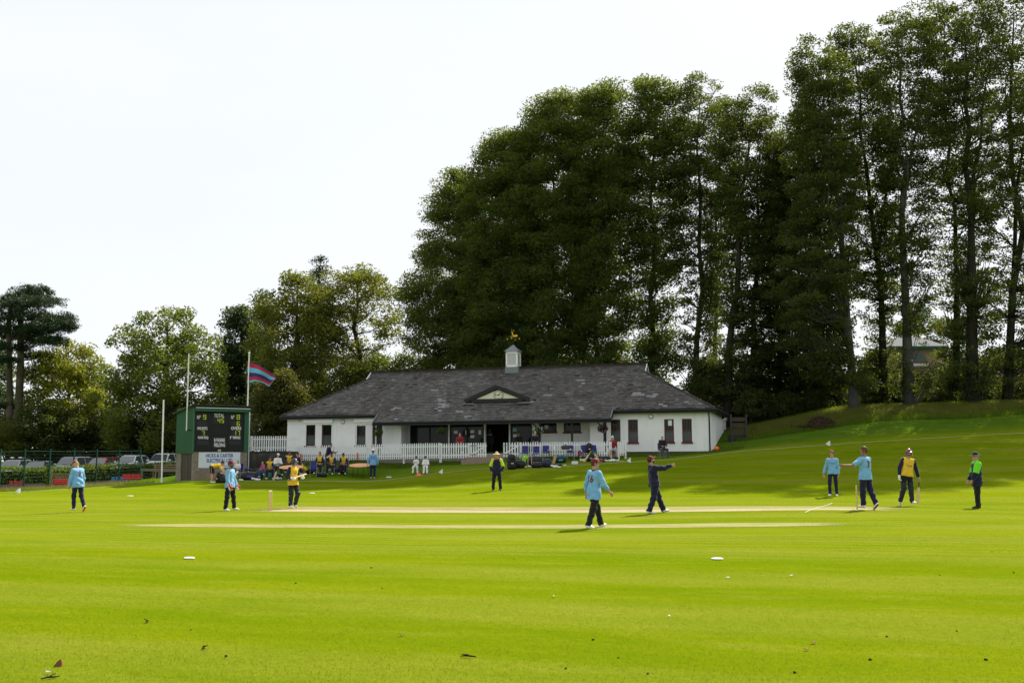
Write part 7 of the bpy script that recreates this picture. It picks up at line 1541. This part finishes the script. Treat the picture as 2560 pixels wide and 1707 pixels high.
o = MB().tube([(0, 0, .02), (.62, .04, .02)], .018, 8).build('spare_stump', m_willow, smooth=True); o.location = G(1537, 1153.5); tag(o, 'wooden stump lying on the grass left of the boundary flag', 'stump', 'spare stumps')
p = G(1790, 1128); o = MB().ell((0, 0, .10), (.17, .14, .13)).build('orange_bag', mat('orange_bag', (.80, .16, .03), .5), smooth=True); o.location = p+Vector((0, -.2, .08)); tag(o, 'orange bundle at the right front corner of the pavilion', 'bundle')
p = G(941, 1194); o = MB().bx(-.16, .16, -.1, .1, 0, .08).build('white_box', m_whtop, bevel=.015); o.location = G(972, 1194); tag(o, 'small white box on the grass right of the fielder in the white hat', 'box')
# ================================================================ trees
def bark(name, a, b, ivy=0.):
    t = NT(name); co = t.coord('World'); m = t.n('ShaderNodeMapping'); t.l(co, m.inputs[0]); m.inputs['Scale'].default_value = (5, 5, .9); nz = t.noise(m.outputs[0], 1.5, 5, .65)
    c = t.mix(nz, a, b); c = t.mix(t.mapr(t.noise(co, .8, 4), .5-ivy*.3, .62-ivy*.2, 0, min(1, .3+ivy)), c, (.022, .035, .012, 1))
    return t.done(t.bsdf(c, .9, .15, 0, t.bump(nz, .5, .05)))
m_bark = bark('dark_bark', (.020, .018, .015, 1), (.05, .045, .036, 1))
m_barkpale = bark('beech_bark', (.05, .05, .048, 1), (.105, .104, .10, 1))
m_barkpine = bark('pine_bark', (.07, .05, .04, 1), (.15, .115, .095, 1), .35)
def crown_prof(prof, Y):
    """pixel outline rows (v, u_left, u_right) at depth Y -> arrays z, xc, r"""
    rows = sorted([(atY((a+b)/2, v, Y).z, (atY(a, v, Y).x+atY(b, v, Y).x)/2, (atY(b, v, Y).x-atY(a, v, Y).x)/2) for v, a, b in prof])
    return [np.array(q) for q in zip(*rows)]
def grow(name, label, cat, bu, Y, prof, leaf, bk=None, nc=170, nl=200, lsz=.24, cr=1.0, flat=.62, trunk=.42, lean=None, limbs=11, clear=.25, group=None, shell=.42, double=0, dr=.95, droop=0., seed=1, up=.5, hollow=()):
    rg = np.random.default_rng(seed*77+5); z, xc, r = crown_prof(prof, Y)
    B = GY(bu, Y); bz = B.z; top = z[-1]
    root = thing(name, label, cat, B, 0, group)
    # trunk line: base -> lean points -> crown top
    pts = [Vector((0, 0, -.3))]
    for (u, v) in (lean or []): p = atY(u, v, Y); pts.append(p-B)
    zt = top-(top-z[0])*.10
    nx = 7
    p0 = pts[-1]; p1 = Vector((float(np.interp(zt, z, xc))-B.x, 0, zt-bz))
    for i in range(1, nx+1):
        f = i/nx; q = p0.lerp(p1, f); q.x += rg.normal(0, .18)*sin(pi*f)*1.5; q.y += rg.normal(0, .25)*sin(pi*f); pts.append(q)
    Ht = pts[-1].z; rad = [max(.035, trunk*(1-.93*max(0, p.z)/Ht)**.8)*(1.35 if k == 0 else 1) for k, p in enumerate(pts)]
    mb = MB(); mb.tube(pts, rad, 10)
    nodes = [(p, rr) for p, rr in zip(pts, rad)]
    dense = []
    def sub(pp, rr):
        for i in range(len(pp)-1):
            for f in (0, .5): dense.append((pp[i].lerp(pp[i+1], f), rr[i]*(1-f)+rr[i+1]*f))
    sub([p for p in pts], rad)
    def trunk_at(h):
        for i in range(len(pts)-1):
            if pts[i].z <= h <= pts[i+1].z: f = (h-pts[i].z)/(pts[i+1].z-pts[i].z+1e-6); return pts[i].lerp(pts[i+1], f), rad[i]*(1-f)+rad[i+1]*f
        return pts[-1], rad[-1]
    if double:
        a, ra = trunk_at(double*Ht); q = [a]; 
        for i in range(1, 6): q.append(a+Vector((.5*i+rg.normal(0, .12), rg.normal(0, .3), (Ht*.92-a.z)*i/5)))
        rr = [ra*.75*(1-.17*i) for i in range(6)]; mb.tube(q, rr, 8); sub(q, rr)
    z0 = z[0]
    for k in range(limbs):
        h = Ht*(clear+(.93-clear)*((k+rg.uniform(0, .8))/limbs)); a, ra = trunk_at(h)
        az = k*2.4+rg.uniform(-.4, .4); he = h+up*(.12+.2*rg.random())*Ht; he = min(he, (top-bz)*.97); zw = max(he+bz, z0+.05*(top-z0))
        R_ = float(np.interp(zw, z, r))*rg.uniform(.55, .8); cxx = float(np.interp(zw, z, xc))-B.x
        e = Vector((cxx+R_*cos(az), R_*sin(az)*dr, zw-bz)); q = []
        for i in range(6):
            f = i/5; c_ = a.lerp(e, f); c_.z += (e.z-a.z)*-.18*sin(pi*f)+rg.normal(0, .12); c_.x += rg.normal(0, .15)*f; c_.y += rg.normal(0, .15)*f; q.append(c_ if i else a)
        rr = [max(.03, ra*.5*(1-.85*i/5)) for i in range(6)]; mb.tube(q, rr, 6); sub(q, rr)
    # leaf clusters
    wts = np.maximum(r, .2)**1.6; zz = np.linspace(z[0], z[-1], 200); cdf = np.cumsum(np.interp(zz, z, wts)); cdf /= cdf[-1]
    zs = np.interp(rg.random(nc), cdf, zz); rr_ = np.interp(zs, z, r); cc = np.interp(zs, z, xc)
    az = rg.uniform(0, 2*pi, nc); rho = np.maximum(rr_-cr*.50, .15)*rg.random(nc)**shell*np.where(rg.random(nc) < .10, rg.uniform(1.0, 1.16, nc), 1.)
    C = np.stack([cc-B.x+rho*np.cos(az), rho*np.sin(az)*dr, zs-bz], -1)
    for (hu, hv, hr) in hollow:
        p = atY(hu, hv, Y); k_ = (np.hypot(C[:, 0]+B.x-p.x, C[:, 2]+bz-p.z) > hr*rg.uniform(.5, 1.1, len(C))); C = C[k_]
    DN = np.array([tuple(p) for p, _ in dense]); DR = [q for _, q in dense]
    P = []; 
    for i, c in enumerate(C):
        d = np.linalg.norm(DN-c, axis=1)+np.maximum(0, DN[:, 2]-c[2]+.3)*1.5; j = int(d.argmin()); a = Vector(DN[j]); e = Vector(c)
        mdl = a.lerp(e, .5)+Vector((0, 0, -.1*(e-a).length)); r0 = max(.015, min(DR[j]*.5, .02+.012*(e-a).length))
        mb.tube([a, mdl, e], [r0, r0*.7, .012], 4, cap=False)
        s_ = cr*rg.choice([.5, .75, 1., 1.2])*rg.uniform(.85, 1.1); n = int(nl*s_**2/cr**2*rg.uniform(.7, 1.2)); g_ = rg.normal(size=(n, 3)); g_ /= (np.linalg.norm(g_, axis=1)[:, None]+1e-6); g_ *= (rg.random(n)**.42)[:, None]
        o = np.array([c[0]-cc[i] if False else 0, 0, 0]); q = g_*np.array([s_, s_, s_*flat])
        if droop: q[:, 2] -= droop*(q[:, 0]**2+q[:, 1]**2)/s_
        P.append(c+q)
    P = np.concatenate(P); 
    mb.build('trunk', bk or m_bark, root, smooth=True, fix=False)
    Vv, Qq = leaf_quads(P, lsz, 1.0); np_mesh('crown', Vv, Qq, leaf, root)
    return root
GB = 'tall beeches behind the pavilion and along the bank'
def beech(label, bu, Y, prof, leaf, **k):
    k.setdefault('group', GB); sd = k['seed']; dense_ = sd <= 5; wd = {1: 1.08, 2: 1.12}.get(sd, 1.2) if sd <= 4 else 1.16
    prof = [(v, (a+b)/2-(b-a)/2*wd, (a+b)/2+(b-a)/2*wd) for v, a, b in prof]
    if not dense_ or sd == 5: prof = [p for p in prof if p[0] < 900]+[(925, (prof[-1][1]+bu)/2-40, (prof[-1][2]+bu)/2+40), (985, bu-55, bu+55)]
    k['trunk'] = k.get('trunk', .42)*.66; c0 = k.get('cr', 1.05)
    if dense_: k['nc'] = int(k['nc']*1.9); k['cr'] = c0*1.06; k['nl'] = int(k['nl']*1.2); k['lsz'] = .205; k['flat'] = .52
    else: k['nc'] = int(k['nc']*2.0); k['cr'] = c0*.82; k['nl'] = int(k['nl']*.92); k['lsz'] = .195; k['flat'] = .44
    if sd in (13, 14, 15): k['hollow'] = [(2293, 890, 1.7), (2310, 880, 1.2)]
    return grow('beech_tree', label, 'tree', bu, Y, prof, leaf, **k)
beech('dense beech with sweeping low branches at the left end of the big dark mass', 1140, 88, [(428,1120,1165),(450,1085,1200),(520,1070,1235),(620,1038,1255),(720,1000,1265),(820,1005,1270),(920,1045,1265),(1000,1080,1250)], L_beech, nc=330, nl=230, cr=1.15, seed=1, clear=.12, limbs=18)
beech('dense dark beech rising behind the roof left of the cupola', 1240, 85, [(325,1245,1300),(350,1205,1335),(430,1170,1360),(560,1140,1380),(700,1130,1385),(850,1130,1375),(950,1150,1365)], L_beech, nc=370, nl=240, cr=1.15, seed=2, clear=.12, limbs=18)
beech('dense dark beech directly behind the cupola, sunlit round top', 1370, 83, [(238,1360,1430),(262,1318,1460),(340,1285,1480),(450,1265,1490),(600,1255,1490),(800,1260,1480),(950,1280,1470)], L_beech, nc=400, nl=240, cr=1.15, seed=3, clear=.12, limbs=18)
beech('tall beech with a bright twiggy top right of the cupola', 1490, 81, [(205,1500,1540),(228,1455,1570),(320,1420,1600),(500,1405,1605),(700,1420,1595),(850,1435,1580),(950,1450,1570)], L_beech, nc=350, nl=220, cr=1.1, seed=4, clear=.16, limbs=16)
beech('tall beech behind the right half of the slate roof', 1625, 80, [(195,1610,1660),(220,1575,1695),(320,1560,1720),(470,1560,1725),(620,1570,1710),(780,1590,1690),(900,1600,1680)], L_beech, nc=230, nl=190, cr=1.05, seed=5, clear=.25, limbs=14)
beech('airy beech with olive top above the right end of the roof', 1738, 79, [(182,1725,1760),(215,1690,1805),(320,1655,1850),(470,1655,1850),(620,1680,1815),(760,1690,1800),(900,1690,1800)], L_beech2, nc=230, nl=150, cr=1.05, seed=6, clear=.3, limbs=14)
beech('slim dark beech trunk seen just right of the pavilion roof hip', 1786, 82, [(240,1780,1820),(330,1750,1850),(500,1740,1850),(700,1750,1840),(880,1760,1830)], L_beech2, nc=120, nl=130, seed=7, trunk=.30, clear=.35)
beech('thick trunked beech standing behind the right corner of the pavilion', 1822, 76, [(218,1855,1920),(260,1805,1945),(360,1795,1960),(520,1790,1960),(700,1800,1940),(860,1800,1930)], L_beech2, nc=220, nl=150, seed=8, trunk=.5, lean=[(1820, 900)], clear=.35, limbs=13)
beech('straight dark beech right of the thick trunk by the pavilion corner', 1872, 77, [(300,1860,1930),(420,1830,1980),(600,1820,1980),(780,1830,1970),(900,1840,1960)], L_beech2, nc=150, nl=140, seed=9, trunk=.42, clear=.35)
beech('slender beech with crooked stem between the pavilion and the pale trunk', 1945, 79, [(330,1930,2000),(450,1900,2040),(620,1890,2050),(800,1890,2040),(930,1900,2020)], L_beech2, nc=220, nl=170, seed=10, trunk=.36, clear=.2)
beech('pale grey leaning beech trunk on the bank', 2140, 70.5, [(98,1985,2060),(150,1978,2110),(260,1975,2140),(400,1975,2150),(560,1960,2150),(700,1930,2140),(800,1930,2130),(880,1960,2120)], L_beech2, bk=m_barkpale, nc=300, nl=185, seed=11, trunk=.47, lean=[(2132, 960), (2118, 800), (2104, 600)], clear=.38, limbs=15)
beech('dark beech whose crown fills in behind the leaning pale trunk', 2045, 77, [(260,2000,2080),(420,1950,2110),(600,1930,2120),(780,1920,2110),(920,1940,2090)], L_beech2, nc=260, nl=190, seed=12, trunk=.4, clear=.2)
beech('dark forked beech between the two pale trunks', 2216, 75, [(62,2090,2170),(110,2060,2200),(220,2060,2235),(380,2090,2245),(540,2110,2250),(720,2130,2260),(860,2150,2260)], L_beech2, nc=240, nl=150, seed=13, trunk=.42, double=.4, clear=.35, lean=[(2205, 800)], limbs=13)
beech('stout pale footed beech beside the house with the arched window', 2280, 71.5, [(18,2215,2290),(60,2190,2320),(180,2180,2335),(340,2170,2340),(500,2190,2340),(660,2210,2340),(800,2230,2330)], L_beech2, bk=m_barkpale, nc=250, nl=140, seed=14, trunk=.52, lean=[(2266, 800), (2255, 560)], double=.55, clear=.42, limbs=13)
beech('slim dark beech right of the arched window house', 2398, 75, [(10,2330,2400),(80,2290,2430),(250,2290,2440),(450,2320,2450),(650,2340,2460),(850,2350,2450)], L_beech2, nc=190, nl=130, seed=15, trunk=.36, clear=.4, lean=[(2392, 700)])
beech('tall double stemmed beech near the right edge', 2438, 71.5, [(-60,2350,2450),(20,2310,2500),(150,2300,2530),(350,2320,2540),(550,2350,2520),(720,2370,2500)], L_beech2, nc=250, nl=140, seed=16, trunk=.55, lean=[(2428, 560)], double=.5, clear=.45, limbs=13)
beech('spreading forked beech at the right edge of the picture', 2528, 73, [(-70,2460,2580),(20,2430,2640),(200,2420,2660),(420,2430,2650),(620,2440,2640),(820,2450,2630)], L_beech2, nc=240, nl=140, seed=17, trunk=.48, double=.28, clear=.3, limbs=14)
beech('beech cut by the right border of the picture', 2625, 74, [(-60,2580,2680),(60,2560,2740),(300,2550,2760),(600,2560,2740),(850,2570,2720)], L_beech2, nc=200, nl=150, seed=18, trunk=.45, clear=.25)
beech('beech standing beyond the right border of the picture', 2740, 73, [(-60,2690,2800),(60,2660,2850),(300,2650,2870),(600,2660,2850),(850,2680,2830)], L_beech2, nc=110, nl=190, seed=19, trunk=.45, clear=.3)
beech('farthest beech beyond the right border of the picture', 2880, 74, [(-40,2830,2940),(80,2790,2990),(320,2790,3000),(620,2800,2990),(850,2820,2960)], L_beech2, nc=110, nl=190, seed=20, trunk=.45, clear=.3)
grow('broadleaf_tree', 'dark broadleaf tree behind the roof of the small stone house', 'tree', 2300, 116, [(770,2270,2330),(805,2235,2370),(870,2215,2390),(950,2220,2390)], L_syc, nc=130, nl=120, lsz=.27, cr=1.1, seed=30, trunk=.3, clear=.1)
# left side
grow('oak_tree', 'olive green oak with a broad rounded crown left of the pavilion ridge', 'tree', 735, 93, [(688,710,775),(715,675,815),(760,640,840),(840,612,860),(930,605,870),(1020,630,880),(1090,660,870)], L_oak, nc=260, nl=190, lsz=.27, cr=1.2, seed=21, trunk=.5, clear=.15, limbs=16, group='broadleaf trees beyond the car park and pavilion')
grow('oak_tree', 'open oak with sky showing between its branches above the left roof hip', 'tree', 905, 96, [(664,850,925),(690,800,985),(750,780,1015),(830,790,1030),(900,830,1040),(960,850,1030)], L_oak, nc=330, nl=105, lsz=.25, cr=1.0, seed=22, trunk=.42, clear=.12, limbs=24, group='broadleaf trees beyond the car park and pavilion', hollow=[(935,775,1.3),(905,835,1.3),(985,885,1.6)])
grow('larch_tree', 'dark conifer tip poking above the olive oak', 'tree', 798, 112, [(632,794,806),(650,778,818),(675,764,832),(710,755,840),(800,740,850),(950,730,860)], L_pine, nc=260, nl=120, lsz=.22, cr=.80, flat=.5, seed=23, trunk=.3, limbs=14, up=.1)
grow('sycamore_tree', 'dark blue green sycamore behind the flag pole', 'tree', 595, 99, [(762,578,622),(785,560,645),(850,540,665),(950,528,670),(1050,535,665),(1110,550,650)], L_syc, nc=210, nl=190, lsz=.27, cr=1.15, seed=24, trunk=.4, clear=.15, group='broadleaf trees beyond the car park and pavilion')
grow('sycamore_tree', 'distant dark tree top between the sycamore and the oak', 'tree', 660, 112, [(732,645,672),(760,630,690),(850,620,700),(1000,620,700)], L_syc, nc=90, nl=140, lsz=.28, cr=1.2, seed=25, trunk=.35, group='broadleaf trees beyond the car park and pavilion')
grow('maple_tree', 'big green maple with an uneven top behind the parked cars', 'tree', 420, 90, [(770,385,470),(792,345,498),(830,290,530),(880,252,556),(960,240,570),(1050,250,575),(1120,270,560)], L_maple, nc=330, nl=185, lsz=.27, cr=1.15, seed=26, trunk=.45, clear=.12, limbs=18, group='broadleaf trees beyond the car park and pavilion')
grow('ash_tree', 'yellow green tree between the pine and the maple', 'tree', 160, 96, [(858,150,215),(880,95,250),(925,50,275),(1000,40,295),(1060,50,300),(1120,60,290)], L_yel, nc=250, nl=170, lsz=.27, cr=1.1, seed=27, trunk=.35, clear=.1, limbs=15, group='broadleaf trees beyond the car park and pavilion')
grow('hawthorn_tree', 'brownish olive tree just left of the pavilion end wall', 'tree', 690, 82, [(930,675,735),(965,640,765),(1020,622,772),(1080,620,770),(1125,640,750)], L_haw, nc=190, nl=190, lsz=.22, cr=.95, seed=28, trunk=.25, clear=.1)
# scots pine: flat plates of foliage on two stems
def pine():
    Y = 93; B = GY(46, Y); root = thing('pine_tree', 'tall dark Scots pine with bare twin stems at the left edge', 'tree', B, 0); mb = MB()
    st = [[(46,1130),(48,1000),(52,900),(50,820),(56,760),(58,725)], [(24,1130),(25,1000),(23,880),(22,800),(30,745)]]
    lines = []
    for s_, r0 in zip(st, (.42, .34)):
        q = [atY(u, v, Y)-B for u, v in s_]; q[0].z = -.2; mb.tube(q, [r0*(1-.13*i) for i in range(len(q))], 9); lines += [q[i].lerp(q[i+1], f) for i in range(len(q)-1) for f in (0, .33, .66)]
    pl = [(58,722,45,.8),(40,735,40,.8),(85,745,45,.8),(15,745,35,.8),(110,765,45,.9),(60,775,60,1.),(20,790,50,.9),(130,792,45,.9),(90,800,60,1.),(165,812,38,.8),(185,822,22,.6),(140,830,50,.8),(60,828,60,.9),(10,835,40,.8),(100,850,55,.8),(30,870,40,.7),(80,885,40,.6),(150,858,28,.6),(-25,760,40,.8),(-40,820,50,.9),(10,1015,20,.5),(40,905,22,.5)]
    P = []; rg = np.random.default_rng(5)
    for (u, v, w_, th) in pl:
        c = atY(u, v, Y)-B; c.y += rg.uniform(-2.5, 2.5); R_ = w_/26.8*1.15; a = min(lines, key=lambda p: (p-c).length+max(0, p.z-c.z)*2)
        mb.tube([a, a.lerp(c, .5)+Vector((0, 0, -.15)), c], [.10, .07, .03], 5)
        for k in range(int(34*R_)):
            t_ = rg.uniform(0, 2*pi); rr = R_*sqrt(rg.random()); e = c+Vector((rr*cos(t_), rr*sin(t_), rg.normal(0, .22)*th+.15*(1-(rr/R_)**2)))
            n = 55; g_ = rg.normal(size=(n, 3)); g_ /= np.linalg.norm(g_, axis=1)[:, None]; P.append(np.array(e)+g_*(rg.random(n)**.4)[:, None]*np.array([.48, .48, .30])*rg.uniform(.7, 1.2))
    mb.build('trunk', m_barkpine, root, smooth=True, fix=False); Vv, Qq = leaf_quads(np.concatenate(P), .20, 1., .4); np_mesh('crown', Vv, Qq, L_pine, root)
pine()
grow('broadleaf_tree', 'dark broadleaf tree behind the pine stems at the left border', 'tree', -5, 102, [(800,-60,10),(850,-90,40),(950,-100,55),(1060,-90,60),(1130,-80,60)], L_syc, nc=230, nl=170, lsz=.27, cr=1.15, seed=29, trunk=.35, clear=.1, group='broadleaf trees beyond the car park and pavilion')
def shrub(label, bu, Y, prof, leaf=None, nc=60, nl=150, lsz=.16, cr=.6, seed=1, group='shrubs and undergrowth beneath the trees', name='shrub', cat='shrub', **k):
    return grow(name, label, cat, bu, Y, prof, leaf or L_shrub, nc=nc, nl=nl, lsz=lsz, cr=cr, seed=seed, trunk=.09, clear=.05, limbs=7, group=group, **k)
shrub('low dark shrub behind the fence at the left edge', 10, 90, [(1050,-20,40),(1080,-40,70),(1140,-40,80)], L_oak, nc=110, cr=.8, seed=41)
for i, (a, lb) in enumerate(zip((100, 185, 270, 350, 430, 505, 575), ('behind the left car with roof bars', 'behind the low dark grey car', 'behind the tall grey car', 'behind the red car', 'behind the white car beside the leaning pole', 'left of the scoreboard roof', 'behind the scoreboard roof'))):
    shrub('dark evergreen undergrowth '+lb, a, 91+(i % 3)*1.5, [(1015+12*(i % 2),a-40,a+35),(1060,a-62,a+62),(1110,a-66,a+66),(1150,a-60,a+60)], L_shrub, nc=130, nl=150, cr=.9, lsz=.22, seed=50+i)
for i, (a, v) in enumerate(((790, 960), (870, 930), (940, 925), (1010, 915), (1080, 910))):
    shrub('shrub tucked behind the %s of the left roof hip' % ('foot', 'lower part', 'middle', 'upper part', 'top')[i], a, 90, [(v-30,a-25,a+25),(v,a-48,a+48),(v+60,a-55,a+55),(v+110,a-50,a+50)], L_oak if i < 2 else L_beech, nc=110, nl=130, cr=.9, lsz=.22, seed=70+i)
us = [(1770,900,60,'green bush leaning over the right end of the slate roof'),(1900,880,70,'dark thicket right of the pavilion beneath the straight beech'),(1985,900,70,'dark thicket left of the pale leaning trunk'),(2070,890,60,'dark thicket directly behind the brown mound'),(2180,880,38,'sunlit yellow green thicket right of the leaning pale trunk'),
      (2375,905,40,'thicket right of the arched window'),(2410,870,60,'thicket beneath the slim dark beech'),(2480,880,60,'thicket between the double stem and the forked beech'),(2560,860,60,'thicket at the right border')]
for i, (a, v, w_, lb) in enumerate(us):
    shrub(lb, a, 77+(i % 3)*1.3, [(v,a-w_*.5,a+w_*.5),(v+40,a-w_,a+w_),(v+90,a-w_*1.1,a+w_*1.1),(1015,a-w_,a+w_)], L_maple if 'sunlit' in lb else L_shrub, nc=120, nl=115, cr=.8, lsz=.19, seed=90+i)
us2 = [(1880, 975, 45), (1960, 985, 50), (2040, 985, 45), (2185, 985, 40), (2335, 975, 45), (2400, 975, 45), (2480, 965, 50), (2555, 960, 45)]
for i, (a, v, w_) in enumerate(us2):
    shrub('low bramble clump on the bank top %s' % ('beside the straight beech', 'below the crooked stem', 'just above the brown mound', 'between the two pale trunks', 'below the arched window', 'under the slim dark beech', 'at the foot of the double stem', 'at the foot of the forked beech')[i], a, 74.2, [(v,a-w_*.5,a+w_*.5),(v+25,a-w_,a+w_),(1035,a-w_*1.1,a+w_*1.1)], L_shrub, nc=60, nl=130, cr=.5, lsz=.15, seed=110+i)
